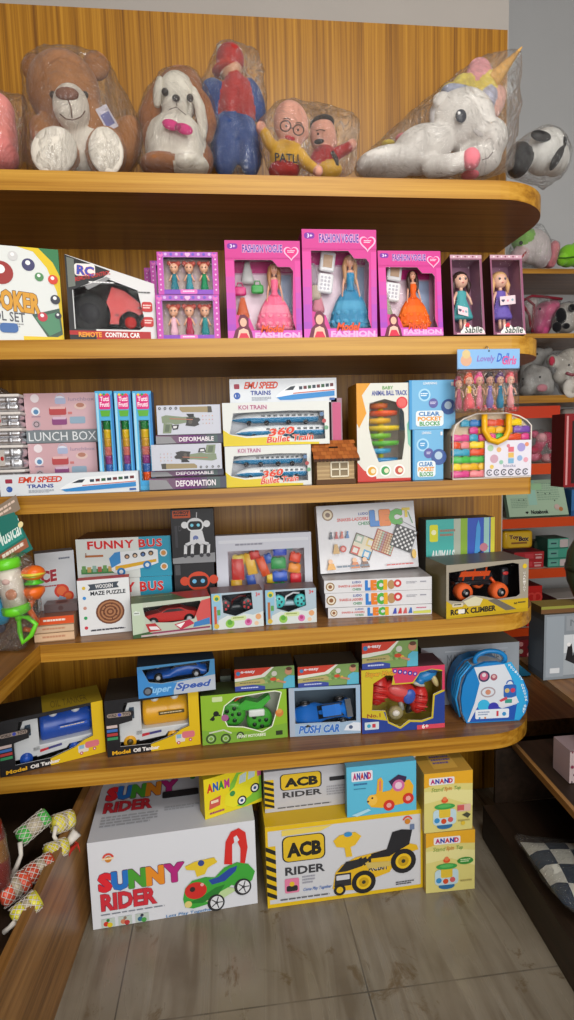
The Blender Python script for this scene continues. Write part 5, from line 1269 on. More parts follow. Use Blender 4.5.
for (x, z, ww, h, c, r_) in blocks:
    mb = MB(); w_ = ww*.065*W/1; w_ = max(w_, .008)
    mb.T = Matrix.Translation((x*W, .022+.006*abs(math.sin(x*40)), z*Hh-.01)) @ rotm(r_); mb.rbox(-w_, w_, -.008, .010, 0, h*Hh*.82, .0015, c, 'plastic', n=1)
    for q in (-.5, .5): mb.cyl((w_*q, 0, h*Hh*.82), (w_*q, 0, h*Hh*.82+.003), w_*.3, c, 'plastic', 8)
    mb.build('building_block', B.root)

# pair of small blue boxes
for (bl, br, yt, c, lab) in (((212.5, 630.4), (264, 625.8), 592, 'c8343a', 'small light blue window box with a red racing toy, left of the pair'), ((266, 625), (317, 622), 589, '4ac0c0', 'small light blue window box with a turquoise wheeled toy, right of the pair')):
    B = Bx('small_toy_box', lab, 'toy box', 0, 0, yt, Z4, bl=bl, br=br, d=.075, group='pair of small light blue window boxes')
    A = B.window([(.20, .06), (.78, .04), (.80, .5), (.62, .58), (.45, .66), (.22, .55)], 'a9bcc8', '8a9aa8', inner='3a424a', top='6a5a5c')
    A.poly([(0, 0), (.18, 0), (.17, .6), (0, 1)], '8ab8d0'); A.circ(.10, .13, .09, 'd8c840'); A.circ(.10, .15, .05, '3a8a5a'); A.text('3+', .86, .05, .95, .16, 'd0303a', .03); A.rect(.04, .35, .09, .85, 'c0503a' if c[0] == 'c' else 'b06a3a'); A.rect(.10, .45, .16, .6, '5a9a4a')
    A.poly([(.1, 1), (.12, .74), (.30, .62), (.45, .68), (.62, .60), (.80, .66), (1, .58), (1, 1)], 'd0d8d6')
    for u, v, r, cc in ((.08, .9, .07, 'd0b040'), (.34, .85, .12, '8ac050'), (.34, .82, .07, '5aa03a'), (.70, .85, .10, 'd070a8'), (.70, .83, .05, 'b03a78'), (.9, .72, .08, 'd8a070'), (.86, .9, .06, 'e0c0a0')): A.circ(u, v, r, cc)
    A.rrect(.36, .66, .66, .78, .04, 'c9d8a0'); A.small(.40, .69, .62, .75, 1, '8a9a4a'); B.done()
    W, Hh = B.W, B.H
    mb = MB(); mb.rbox(-.20*W, .20*W, .018, .05, .46*Hh, .60*Hh, .006, '2c3438' if c[0] == 'c' else '9ab8c4', 'plastic'); mb.tube([(-.14*W, .016, .5*Hh), (-.08*W, .014, .76*Hh), (.06*W, .014, .86*Hh), (.18*W, .014, .84*Hh)], .003, 'd8dce0' if c[0] != 'c' else '5a1a1c', 'plastic', 8); t_ = mb.build('toy_vehicle', B.root)
    for q in (-.24, .20):
        mb = MB(); rr = .19*Hh; mb.lathe([(rr*.7, -.007), (rr, -.005), (rr, .007), (rr*.7, .009)], '22262a' if c[0] == 'c' else c, 'plastic', 18, (q*W, .016, .62*Hh), axis='y')
        for a in range(5): mb.box(q*W-.0012+rr*.5*math.cos(a*1.257)-.002, q*W+rr*.5*math.cos(a*1.257)+.002, .0070, .0085, .62*Hh+rr*.5*math.sin(a*1.257)-.003, .62*Hh+rr*.5*math.sin(a*1.257)+.003, c if c[0] == 'c' else '1a3a44', 'plastic')
        mb.build('wheel', t_)

# ludo / snakes and ladders boxes
LC = ['2a7ac8', 'e07a1e', '4aa83a', 'e0a81e']
def lspine(A, extra):
    A.circ(.055, .5, .34, '8a6a3a'); A.circ(.055, .5, .26, 'e2d6c0'); A.circ(.055, .5, .15, '8a5a3a')
    A.text('LUDO', .26, .12, .34, .30, '2a4a9a', .03); A.text('SNAKES & LADDERS', .13, .40, .35, .58, 'c8382a', .02); A.text('CHESS', .26, .68, .34, .86, '3a8a5a', .03)
    A.letters('LECI', .38, .12, .58, .88, LC, .10, gap=.02)
    if extra == 0: A.circ(.62, .5, .28, 'b08a5a', .36); A.circ(.68, .42, .30, 'c83a3a'); A.circ(.68, .42, .14, 'e8dcd8'); A.small(.76, .3, .86, .5, 2, 'a8a8b0'); A.small(.89, .3, .95, .45, 1, '9a9aa8')
    else:
        for k, c in enumerate(('3a4ab0', 'c83a3a', 'c85a5a', '3a6ab0')): A.poly([(.62+k*.05, .8), (.64+k*.05, .25), (.655+k*.05, .25), (.66+k*.05, .8)], c)
        A.small(.85, .25, .95, .4, 1, 'c83a6a'); A.poly([(.82, .62), (.99, .55), (.99, .85), (.82, .85)], 'c8cc5a')
z = Z4; LB = None
for i, (bl, br, yt, ex, lab) in enumerate((((328, 618.5), (432, 614), 606, 1, 'lowest white board game box lying flat, row of small pawns on its spine'), (None, None, 591.5, 0, 'middle white board game box lying flat in the stack'), (None, None, 578.6, 0, 'third white board game box from below, lying flat'))):
    if bl: B = Bx('board_game_box', lab, 'game box', 0, 0, yt, z, bl=bl, br=br, d=.20, group='white board game boxes with colourful letters'); yy = (atz(*bl, z).y, atz(*br, z).y)
    else: B = Bx('board_game_box', lab, 'game box', 326.5-i*1.2, 432, yt, z, yl=yy[0], yr=yy[1], d=.20, group='white board game boxes with colourful letters')
    A = B.carton('d9d9dc', 'b0b0b6', 'a7a3a3', mat='wrap'); lspine(A, ex); B.done(); z = B.top
B = Bx('board_game_box', 'large white board game box leaning on top, showing boards of ludo, snakes and chess', 'game box', 320.5, 419, 503.5, z, yl=-.26, yr=-.25, d=.035, rx=-.17, ry=-.015, group='white board game boxes with colourful letters')
A = B.carton('d4d4d8', 'a0a0a6', 'b4b4b8', mat='wrap')
A.circ(.11, .14, .085, '7a5a34'); A.circ(.11, .14, .066, 'd8c8a8'); A.circ(.11, .14, .036, '6a4a30')
A.text('LUDO', .42, .13, .52, .17, '2a4a9a', .03); A.text('SNAKES-LADDERS', .20, .20, .52, .25, 'c8382a', .03); A.text('CHESS', .41, .27, .53, .32, '3a8a5a', .03)
A.letters('LEC', .54, .12, .86, .34, LC, .12, gap=.0, out='7a5a2a'); A.text('T', .87, .10, .95, .24, 'd8c02a', .08); A.line([(.93, .16), (.97, .34)], .014, '4a8a5a'); A.line([(.84, .28), (1, .42)], .01, '7a7a80')
def board(cx, cy, r, kind):
    # rotated square with real-looking cells
    a = A.h/A.w; th = math.radians(24); c_, s_ = math.cos(th), math.sin(th)
    def q(x, y): return (cx+(x*c_-y*s_)*r*a, cy+(x*s_+y*c_)*r)
    A.poly([q(-1, -1), q(1, -1), q(1, 1), q(-1, 1)], {'ludo': '5a4a3a', 'snake': 'a84a34', 'chess': '2a2a2e'}[kind])
    n = 8 if kind != 'ludo' else 2
    for i in range(n):
        for j in range(n):
            x0, y0 = -.92+i*1.84/n, -.92+j*1.84/n; d = 1.84/n
            if kind == 'chess': col = 'e4e4e4' if (i+j) % 2 else '26262a'
            elif kind == 'snake': col = ('d0b08a', 'a8c0a8', 'c89a7a', 'd8c8a8', 'b08a90')[(i*3+j*5) % 5]
            else: col = (('9ab09a', 'd8c070'), ('c85a4a', '4a9ac8'))[j][i]
            A.poly([q(x0+.02, y0+.02), q(x0+d-.02, y0+.02), q(x0+d-.02, y0+d-.02), q(x0+.02, y0+d-.02)], col)
    if kind == 'ludo':
        A.poly([q(-.92, -.18), q(.92, -.18), q(.92, .18), q(-.92, .18)], 'd8d0b8'); A.poly([q(-.18, -.92), q(.18, -.92), q(.18, .92), q(-.18, .92)], 'd8d0b8')
        for i, j in ((-.55, -.55), (.55, -.55), (-.55, .55), (.55, .55)): A.poly([q(i-.22, j-.22), q(i+.22, j-.22), q(i+.22, j+.22), q(i-.22, j+.22)], 'dcd8d0')
board(.44, .64, .165, 'ludo'); board(.66, .60, .165, 'snake'); board(.86, .56, .17, 'chess')
for k, c in enumerate(('3a4a5a', 'b03a3a', 'c86a5a', '4a7ab0')): A.poly([(.10+k*.055, .50), (.12+k*.055, .42), (.13+k*.055, .42), (.14+k*.055, .50)], c); A.circ(.125+k*.055, .41, .016, c)
A.poly([(.13, .72), (.15, .58), (.18, .58), (.20, .72)], 'c09a5a'); A.circ(.235, .655, .05, 'b8443a'); A.circ(.235, .655, .025, 'd8a09a')
for u, c in ((.10, 'd8a04a'), (.34, 'c87a4a'), (.44, '7a5a4a')): A.circ(u, .83, .035, 'e0b490'); A.poly([(u-.04, .95), (u-.02, .86), (u+.03, .86), (u+.05, .95)], c)
A.small(.16, .90, .5, .95, 1, '6a7a8a'); A.circ(.95, .80, .035, 'd8b04a', .07); A.small(.66, .93, .95, .96, 1, 'c84a4a'); B.done()

# animals book box
B = Bx('puzzle_book_box', 'teal and blue ANIMALS game box behind the rock climber box', 'game box', 426, 494, 518.5, Z4, yl=-.25, d=.07)
A = B.carton('3a5ab8', '5a5a54', '4a4840')
A.rect(0, 0, .42, 1, '48b0a8'); A.poly([(0, .75), (.42, .60), (1, .78), (1, 1), (0, 1)], 'c9d8dc'); A.poly([(.0, .62), (.3, .55), (.6, .7), (1, .66), (1, .8), (0, .85)], 'b8d0d0'); A.rect(.40, 0, .55, .5, 'b0b8a8'); A.rect(.50, .0, .6, .5, '8ab03a'); A.rect(.84, 0, .92, .6, '9ac8c0'); A.rect(.94, 0, 1, 1, 'd8d040')
A.rrect(.05, .06, .17, .26, .02, 'd8d830'); A.circ(.11, .15, .03, 'f0f0c0'); A.text('ANIMALS', .06, .36, .40, .50, 'e8f0ee', .035, shear=.1); A.small(.2, .12, .42, .22, 2, 'a07a6a')
A.poly([(.70, .45), (.73, .10), (.76, .02), (.79, .12), (.78, .5), (.80, .70), (.70, .62)], '4a9ad8'); A.line([(.30, .60), (.66, .48), (.9, .34)], .02, '2a3a4a'); A.line([(.34, .78), (.98, .55)], .02, '2a3a4a'); A.circ(.84, .35, .05, 'c07a8a'); A.poly([(.72, .55), (.86, .5), (.95, .62), (.78, .7)], '5a7a4a'); B.done()

# rock climber
B = Bx('toy_truck_box', 'yellow and grey ROCK CLIMBER window box with orange wheeled monster truck', 'toy box', 0, 0, 562, Z4, bl=(446, 619.3), br=(528, 611), d=.13)
W, Hh = B.W, B.H
hole = [(.03, .14), (.80, .05), (.88, .08), (.90, .66), (.86, .70), (.62, .72), (.45, .64), (.30, .60), (.18, .70), (.03, .66)]
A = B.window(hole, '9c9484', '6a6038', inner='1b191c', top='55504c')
A.poly([(0, 1), (0, .66), (.10, .78), (.30, .74), (.42, .66), (.56, .74), (1, .74), (1, 1)], 'c4a41c'); A.poly([(.50, .72), (.60, .70), (.86, .94), (.74, .96)], '6a645a'); A.poly([(.0, 1), (.0, .97), (1, .93), (1, 1)], 'b89a18')
A.text('ROCK CLIMBER', .05, .83, .60, .94, '2a2620', .05, rise=.01); A.rrect(.14, .84, .22, .92, .02, 'e4e0d6'); A.rrect(.07, .72, .20, .79, .02, 'c9c0a8'); A.small(.09, .735, .18, .775, 1, '3a3a30')
A.poly([(.20, .70), (.34, .62), (.44, .68), (.40, .80), (.26, .80)], 'cfc8a8'); A.circ(.95, .13, .045, 'd8b828'); 
for k, ch in enumerate('CAR-TOY'): A.text(ch, .93, .24+k*.055, .965, .28+k*.055, 'd8d4cc', .03)
A.text('4x4', .82, .80, .86, .84, '3a3620', .03); A.small(.87, .80, .97, .84, 1, '4a4630'); B.done()
for (xw, zw, rr, yy) in ((-.23, .42, .145, .035), (.20, .38, .15, .032), (-.40, .52, .115, .085), (.06, .50, .11, .09)):
    mb = MB(); r_ = rr*Hh*1.0*1.15; R2 = r_
    mb.lathe([(R2*.55, -.018), (R2*.9, -.016), (R2, -.008), (R2, .008), (R2*.9, .016), (R2*.55, .018)], 'e0602a', 'soft', 28, (xw*W, yy, zw*Hh), axis='y', wob=.02, wn=14)
    mb.lathe([(R2*.12, -.021), (R2*.50, -.019), (R2*.56, -.012)], '1a1a1c', 'plastic', 18, (xw*W, yy, zw*Hh), axis='y'); mb.lathe([(R2*.18, -.023), (R2*.12, -.020)], 'b8b8bc', 'plastic', 10, (xw*W, yy, zw*Hh), axis='y')
    wheel_ = mb
    if xw == -.23:
        bd = MB(); bd.rbox(-.30*W, .20*W, .045, .085, .50*Hh, .60*Hh, .004, '1c1c20', 'plastic'); bd.prism([(-.28*W, .62*Hh), (.10*W, .60*Hh), (.16*W, .66*Hh), (.12*W, .76*Hh), (.02*W, .84*Hh), (-.16*W, .85*Hh), (-.26*W, .78*Hh)], .04, .09, '23232a', 'plastic')
        bd.prism([(-.27*W, .70*Hh), (.10*W, .68*Hh), (.12*W, .77*Hh), (-.24*W, .80*Hh)], .037, .093, 'd8501e', 'plastic')
        for q in (-.22, -.10, .04): bd.tube([(q*W, .04, .62*Hh), (q*W+.01, .04, .86*Hh)], .003, 'd8501e', 'plastic', 6)
        bd.tube([(-.23*W, .045, .42*Hh), (-.10*W, .05, .55*Hh), (.12*W, .05, .52*Hh), (.20*W, .04, .38*Hh)], .005, '3a3a40', 'plastic', 8); bd.tube([(.12*W, .04, .64*Hh), (.18*W, .038, .52*Hh)], .005, 'd8501e', 'plastic', 8)
        car = bd.build('monster_truck', B.root)
    wheel_.build('wheel', car)
mb = MB(); mb.rbox(.27*W, .36*W, .04, .06, .45*Hh, .80*Hh, .006, '26262c', 'plastic'); mb.ell((.31*W, .038, .70*Hh), (.010, .003, .006), 'c83a3a'); mb.build('remote_control', B.root)

# rattles in a bag at the left
yb = -.455
t = tag(empty('rattle_pack', (fx(12, yb+.0, Z4), yb, Z4+.001), rx=0), 'hanging pack of green and orange baby rattles with teal Musical header card at left edge', 'baby rattles'); o_ = t.location
def lp_(px, py, y): return aty(px, py, y)-o_
mb = MB(); c00, c10, c11, c01 = lp_(-22, 584, yb+.02), lp_(33, 549, yb+.02), lp_(14, 512, yb+.015), lp_(-40, 530, yb+.015)
n_ = Vector((0, .0016, 0)); mb.add([tuple(q) for q in (c00, c10, c11, c01)]+[tuple(q+n_) for q in (c00, c10, c11, c01)], [(0, 1, 2, 3), (7, 6, 5, 4), (0, 4, 5, 1), (1, 5, 6, 2), (2, 6, 7, 3), (3, 7, 4, 0)], '1f6f64')
ww = (c10-c00).length; A = Art(mb, c00, c10-c00, c01-c00, ww, (c01-c00).length, .0005)
A.V = (c01-c00).normalized(); A.rect(.25, .0, 1, .26, '8a7a6a'); A.small(.4, .06, .95, .20, 2, 'd8c0b0'); A.rect(.35, .32, .92, .72, '2a8a80'); A.text('Musical', .48, .38, .90, .66, 'e0ece6', .02, shear=.1); A.rect(.3, .76, .95, .92, '9a5a40'); A.small(.5, .79, .9, .9, 1, 'e8d8cc'); A.circ(.93, .5, .05, 'e8d8a0'); mb.build('header_card', t)
mb = MB()   # drum shaped rattle
ctop, cbot = lp_(6, 562, yb-.005), lp_(17, 612, yb-.005); ax = (cbot-ctop)
def rp_(f, dx=0): return ctop+ax*f+Vector((dx, 0, 0))
mb.tube([rp_(-.06), rp_(0), rp_(.12), rp_(.13)], [.030, .034, .034, .03], '6ad02a', 'plastic', 20); mb.tube([rp_(.13), rp_(.85)], [.029, .029], 'd9cfc2', 'plastic', 20); mb.tube([rp_(.85), rp_(.88), rp_(1.0), rp_(1.06)], [.03, .034, .034, .02], '6ad02a', 'plastic', 20)
mb.ell(rp_(.60)+Vector((.006, -.027, 0)), (.014, .006, .014), 'c98a6a', 'soft'); mb.ell(rp_(.35)+Vector((.0, -.027, 0)), (.010, .005, .008), 'c8a8a0', 'soft')
h0_, h1_, h2_ = lp_(19, 616, yb-.005), lp_(23, 642, yb-.01), lp_(36, 624, yb-.01)
mb.tube([rp_(1.0), h0_+Vector((0, 0, -.01))], [.010, .009], '6ad02a', 'plastic', 10); pts = [h0_, (h0_*.4+h1_*.6)-Vector((.004, 0, 0)), h1_-Vector((0, 0, .002)), (h1_+h2_)/2+Vector((.004, 0, -.006)), h2_, (h2_+h0_)/2+Vector((.002, 0, .006))]
mb.tube(pts, .0062, '6ad02a', 'plastic', 10, closed=True); mb.build('green_rattle', t)
mb = MB(); c = lp_(33, 573, yb+.015)
mb.ell(c, (.030, .026, .020), 'e86a1e', 'plastic', 20, 12); mb.lathe([(.028, -.004), (.031, -.001), (.028, .003)], 'd8c83a', 'plastic', 20, c+Vector((0, 0, .0))); mb.lathe([(.026, -.026), (.016, -.020), (.016, -.012), (.028, -.006)], '52c02a', 'plastic', 16, c)
c2 = lp_(33, 588, yb+.015); mb.lathe([(.016, -.028), (.028, -.012), (.029, 0), (.020, .004)], 'e86a1e', 'plastic', 20, c2); mb.tube([c2-Vector((0, 0, .02)), lp_(29, 608, yb+.015), lp_(36, 622, yb+.015), lp_(34, 630, yb+.015), lp_(24, 629, yb+.015)], [.010, .008, .009, .008, .007], 'e86a1e', 'plastic', 10); mb.build('orange_rattle', t)
mb = MB(); mb.lathe([(.02, -.045), (.028, -.03), (.03, 0), (.024, .02)], '2a9ac8', 'plastic', 18, lp_(-2, 606, yb+.015)); mb.ell(lp_(-6, 628, yb+.02), (.03, .02, .018), '4a4a5c', 'plastic'); mb.build('blue_rattle', t)
bag('plastic_bag', t, [lp_(14, 549, yb+.0), lp_(33, 550, yb+.02), lp_(43, 606, yb+.02), lp_(40, 622, yb), lp_(27, 650, yb-.005), lp_(-10, 654, yb), lp_(-20, 580, yb), lp_(-15, 600, yb+.05), lp_(36, 600, yb+.045), lp_(20, 650, yb+.02), lp_(-5, 590, yb-.045), lp_(20, 600, yb-.045)], infl=.001, voxel=.010, amp=.004, mat='pouch_film', minz=.001)
# ================================================================== fifth shelf
Z5 = SZ[4]
def tanker(bl, br, yt, lab, tank, tank2, rx=0, d=.14):
    B = Bx('toy_tanker_box', lab, 'toy box', 0, 0, yt, Z5, bl=bl, br=br, d=d, group='black and yellow toy oil tanker boxes')
    W, Hh = B.W, B.H
    hole = [(.20, .08), (.88, .05), (.88, .62), (.80, .66), (.70, .76), (.46, .86), (.14, .84), (.14, .44), (.28, .40), (.28, .30), (.18, .24)]
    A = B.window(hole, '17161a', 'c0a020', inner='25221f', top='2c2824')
    A.poly([(.46, 1), (.46, .87), (.70, .77), (.80, .67), (.885, .63), (.885, 0), (1, 0), (1, 1)], 'd8b414')
    A.rrect(.0, .22, .30, .32, .045, '1c1c20'); A.rrect(.02, .235, .27, .305, .035, '9a8a80'); A.circ(.15, .27, .03, '3a4ab0'); A.text('WORLD', .03, .245, .12, .295, '2a2020', .03); A.text('TOYS', .18, .245, .26, .295, '2a2020', .03)
    for k, c in enumerate(('c8b4b0', '3a6ab0', 'b03a3a', '3a8a5a')): A.rect(.01, .44+k*.07, .12, .49+k*.07, c)
    A.text('Model', .05, .90, .24, .97, 'e0a820', .04); A.text('Oil Tanker', .27, .90, .55, .97, 'e8e4e0', .04)
    # small printed lorry
    A.rrect(.73, .76, .83, .90, .02, 'd8cfc4'); A.rrect(.80, .72, .94, .84, .04, 'd0707a'); A.rect(.74, .76, .79, .83, '8ab0c8'); A.circ(.76, .91, .03, 'b85060'); A.circ(.89, .88, .03, 'b85060'); A.circ(.76, .91, .012, 'eeeeee'); A.circ(.89, .88, .012, 'eeeeee')
    T_ = B.topart(); T_.rect(.42, 0, 1, 1, '9a8222'); T_.text('OIL TANKER', .5, .45, .86, .85, '6a5620', .0); B.done()
    t = MB(); y0, y1 = .014, .10
    t.prism([(.10*W-W/2, .20*Hh), (.37*W-W/2, .20*Hh), (.37*W-W/2, .88*Hh), (.24*W-W/2, .90*Hh), (.17*W-W/2, .60*Hh), (.11*W-W/2, .54*Hh)], y0, y1, 'c9ccce', 'plastic'); t.prism([(.22*W-W/2, .60*Hh), (.30*W-W/2, .60*Hh), (.30*W-W/2, .80*Hh), (.25*W-W/2, .80*Hh)], y0-.001, y0, '3a4a5a', 'plastic')
    t.rbox(.30*W-W/2, .90*W-W/2, y0, y1, .27*Hh, .38*Hh, .003, 'c9ccce', 'plastic'); t.prism([(.34*W-W/2, .18*Hh), (.62*W-W/2, .22*Hh), (.66*W-W/2, .30*Hh), (.34*W-W/2, .30*Hh)], y0-.001, y1, 'c9ccce', 'plastic')
    t.prism([(.37*W-W/2, .30*Hh), (.45*W-W/2, .31*Hh), (.45*W-W/2, .27*Hh), (.37*W-W/2, .25*Hh)], y0-.002, y0-.001, 'c02a38', 'plastic'); t.prism([(.45*W-W/2, .31*Hh), (.58*W-W/2, .33*Hh), (.58*W-W/2, .29*Hh), (.45*W-W/2, .27*Hh)], y0-.002, y0-.001, '3a3a7a', 'plastic')
    v = t.build('toy_tanker', B.root)
    t = MB(); zc = .585*Hh; n = 24; x0, x1 = .385*W-W/2, .90*W-W/2
    prof = [(.20*Hh, x0), (.245*Hh, x0+.004), (.25*Hh, x0+.012), (.25*Hh, (x0+x1)/2-.004), (.243*Hh, (x0+x1)/2), (.25*Hh, (x0+x1)/2+.004), (.25*Hh, x1-.012), (.2*Hh, x1)]
    t.lathe(prof, tank, 'plastic', 28, (0, .062, zc), axis='x', sy=1.05)
    t.build('tank', v)
    t = MB(); t.box(.56*W-W/2, .84*W-W/2, .0105, .0118, .60*Hh, .655*Hh, tank2, 'plastic'); A2 = Art(t, (.56*W-W/2, .0103, .60*Hh), (1, 0, 0), (0, 0, 1), .28*W, .055*Hh, .0002); A2.small(.06, .2, .94, .8, 1, 'd9c9a0'); t.build('tank_lettering', v)
    for q in (.52, .74):
        t = MB(); t.ell((q*W-W/2, .04, .845*Hh), (.012, .012, .010), 'd9dcdc', 'plastic'); t.build('tank_lid', v)
    for q, r_ in ((.24, .105), (.70, .09)):
        t = MB(); t.lathe([(r_*Hh, -.004), (r_*Hh, .014)], tank, 'plastic', 20, (q*W-W/2, .014, .19*Hh), axis='y'); t.lathe([(r_*Hh*.5, -.006), (r_*Hh*.55, -.004)], tank2, 'plastic', 14, (q*W-W/2, .014, .19*Hh), axis='y'); t.build('wheel', v)
    return B
tanker((0.5, 778), (106, 751.5), 711, 'blue toy oil tanker in a black and yellow window box at the left end', '1f4ca8', '2a5ac0', d=.12)
BY = tanker((107.5, 757.6), (201, 744.2), 695.5, 'yellow toy oil tanker in a black and yellow window box', 'e0a41c', '4a3c14', d=.16)

def sportscar(root, W, Hh, cx, zb, L_, h, y, col, glass='1a2028', tilt=0, wheelcol='1a1a1c', rot=None):
    """low racing car; y = depth of its middle"""
    pr_ = [(-.50, .22, .40), (-.48, .30, .62), (-.30, .42, .80), (-.12, .50, .86), (.02, .86, .62), (.20, .95, .58), (.34, .84, .62), (.44, .60, .84), (.50, .52, .70)]
    mb = MB(); wd = L_*.20; vs = []; fs = []; n = 10
    T = Matrix.Translation((cx, y, zb)) @ (rot or Matrix())
    mb.T = T
    for s_, ht, wf in pr_:
        for i in range(n):
            a = PI*i/(n-1); vs.append((s_*L_, -wd*wf*math.cos(a)*(1 if 1 < i < n-2 else 1.12), h*(.14+(ht-.14)*math.sin(a)**.55)))
    k = len(pr_)
    for j in range(k-1):
        for i in range(n-1): fs.append((j*n+i, j*n+i+1, (j+1)*n+i+1, (j+1)*n+i))
        fs.append((j*n+n-1, j*n, (j+1)*n, (j+1)*n+n-1))
    fs += [tuple(range(n)), tuple((k-1)*n+i for i in range(n))[::-1]]
    mb.add(vs, fs, col, 'plastic', True)
    mb.prism([(-.10*L_, .55*h), (.02*L_, .84*h), (.18*L_, .90*h), (.32*L_, .80*h), (.36*L_, .62*h)], -wd*.55, wd*.55, glass, 'plastic')
    mb.prism([(-.02*L_, .86*h), (.20*L_, .97*h), (.30*L_, .88*h), (.30*L_, .84*h), (.05*L_, .82*h)], -wd*.45, wd*.45, col, 'plastic')
    mb.box(-.50*L_, -.40*L_, -wd*.6, wd*.6, .1*h, .2*h, '20242a', 'plastic'); mb.box(.40*L_, .50*L_, -wd*.75, wd*.75, .74*h, .80*h, glass, 'plastic')
    car = mb.build('toy_car', root)
    for sx in (-.30, .32):
        for sy in (-1, 1):
            w_ = MB(); w_.T = T; w_.lathe([(.24*h, -.005), (.26*h, -.003), (.26*h, .003), (.24*h, .005)], wheelcol, 'plastic', 16, (sx*L_, sy*wd*.92, .24*h), axis='y'); w_.lathe([(.13*h, -.0065), (.13*h, .0065)], 'b8bcc0', 'plastic', 10, (sx*L_, sy*wd*.92, .24*h), axis='y'); w_.build('wheel', car)
    return car

# blue racing car on the yellow tanker box
fy = BY.loc.y-.006
B = Bx('racing_car_box', 'blue and silver open racing car box lying on the yellow tanker box', 'toy box', 138.5, 216, 663, BY.top, yl=fy-.012, yr=fy+.014, d=.11)
A = B.window([(.06, .10), (.94, .04), (.92, .40), (.84, .52), (.30, .60), (.14, .52)], '4a8ec0', '2a5a9a', inner='20303c', top='3a4a5a')
A.poly([(.45, .62), (1, .50), (1, 1), (.45, 1)], 'b4bcc8'); A.poly([(0, .1), (.06, .1), (.14, .55), (.3, .64), (.5, .62), (.42, 1), (0, 1)], '3a86c8'); A.text('Super', .10, .66, .40, .94, '8ac0e8', .03, shear=.3); A.text('Speed', .46, .64, .90, .92, '3a5aa8', .04, shear=.4, out='d0d8e4'); A.circ(.12, .80, .14, '2a3040'); A.circ(.12, .80, .09, '6a7078')
B.done(); sportscar(B.root, B.W, B.H, 0, B.H*.40, B.W*.80, B.H*.52, .05, '1f58b0')

# green motorbike box
B = Bx('motorbike_box', 'lime green window box with a green wheeled stunt motorbike', 'toy box', 0, 0, 692.5, Z5, bl=(202.5, 745.5), br=(288, 737), d=.09)
W, Hh = B.W, B.H
hole = [(.24, .42), (.27, .24), (.40, .08), (.86, .02), (.94, .06), (.88, .42), (.82, .74), (.70, .84), (.58, .76), (.48, .70), (.30, .66)]
A = B.window(hole, '8ab52e', '4a6a22', inner='d0d4c4', top='3a4a2a')
A.poly([(.0, .70), (.30, .78), (.55, .80), (1, .70), (1, 1), (0, 1)], '7aa838'); A.line([(h_[0], h_[1]) for h_ in hole+[hole[0]]], .02, 'e8eed8'); A.circ(.17, .38, .055, '1a1c18'); A.circ(.13, .48, .04, '1a1c18'); A.line([(.10, .5), (.16, .4), (.22, .42)], .03, '1a1c18')
A.circ(.27, .48, .07, 'a05a8a'); A.circ(.91, .48, .08, 'c87a3a'); A.circ(.91, .44, .05, 'd89a4a'); A.rrect(.13, .04, .25, .14, .02, 'c8d8a0')
for u, v, r in ((.10, .88, .085), (.27, .90, .085), (.44, .86, .06)): A.ring(u, v, r, .03, '3a4a30'); A.ring(u, v, r*.55, .015, 'b8c8a8')
A.line([(.08, .76), (.25, .72), (.34, .80)], .03, 'c8d0b8'); A.text('STUNT MOTORBIKE', .40, .86, .74, .92, 'e8f0d8', .03); A.rrect(.86, .84, .94, .93, .01, '2a3420'); B.done()
mb = MB(); mb.tube([(-.12*W, .035, .62*Hh), (.05*W, .035, .66*Hh), (.22*W, .035, .55*Hh)], .006, '2a4a2a', 'plastic', 8); mb.prism([(-.10*W, .62*Hh), (.02*W, .78*Hh), (.16*W, .70*Hh), (.30*W, .84*Hh), (.32*W, .76*Hh), (.20*W, .56*Hh), (.02*W, .56*Hh)], .022, .05, '3aa832', 'plastic')
mb.tube([(-.16*W, .03, .68*Hh), (-.05*W, .03, .82*Hh), (.04*W, .03, .86*Hh)], .003, 'c84a2a', 'plastic', 6); mb.rbox(.05*W, .24*W, .012, .022, .44*Hh, .58*Hh, .004, 'dfe4e0', 'plastic'); bk = mb.build('motorbike', B.root)
for q, zz, rr in ((-.14, .50, .26), (.18, .33, .26)):
    mb = MB(); R_ = rr*Hh; mb.lathe([(R_*.7, -.010), (R_, -.008), (R_, .010), (R_*.7, .012)], '3f9a2e', 'plastic', 26, (q*W, .032, zz*Hh), axis='y')
    for a in range(5): aa = a*2*PI/5; mb.ell((q*W+R_*.5*math.cos(aa), .021, zz*Hh+R_*.5*math.sin(aa)), (R_*.17, .002, R_*.17), '16301a', 'plastic', 10, 6)
    mb.ell((q*W, .021, zz*Hh), (R_*.12, .003, R_*.12), '16301a', 'plastic', 10, 6); mb.build('wheel', bk)
TG = B.top
# grey carton glimpsed behind it
B = Bx('small_carton', 'small dark grey carton standing behind the green motorbike box', 'carton', 222, 233, 676, Z5, yl=-.21, d=.06, single=True); A = B.carton('5a6258', '30302c', '3c4038'); A.rect(.1, .1, .9, .35, '8a9088'); B.done()

# blue sports car box
B = Bx('sports_car_box', 'light blue window box with a blue toy sports car seen from above', 'toy box', 0, 0, 686.5, Z5, bl=(289.8, 737), br=(361, 733), d=.09)
W, Hh = B.W, B.H
A = B.window(rect_hole(.08, .06, .94, .74), '9ab4cc', '3a5a8a', inner='4a5a68', top='2a3a4a')
A.rect(0, 0, .075, 1, 'a8b4c4'); A.text('PUSH', .12, .78, .42, .95, '3a72c0', .05, shear=.2, out='e0e8f0'); A.text('CAR', .46, .78, .70, .95, '3a72c0', .05, shear=.2, out='e0e8f0'); A.poly([(.76, .92), (.80, .82), (.90, .76), (1, .78), (1, .95)], 'd8e0ea'); A.circ(.86, .86, .04, '4a5a7a'); B.done()
sportscar(B.root, W, Hh, -.01*W, Hh*.34, W*.80, Hh*.42, .042, '1c6ac4', rot=Matrix.Rotation(math.radians(-6), 4, 'Y') @ Matrix.Rotation(math.radians(62), 4, 'X'))
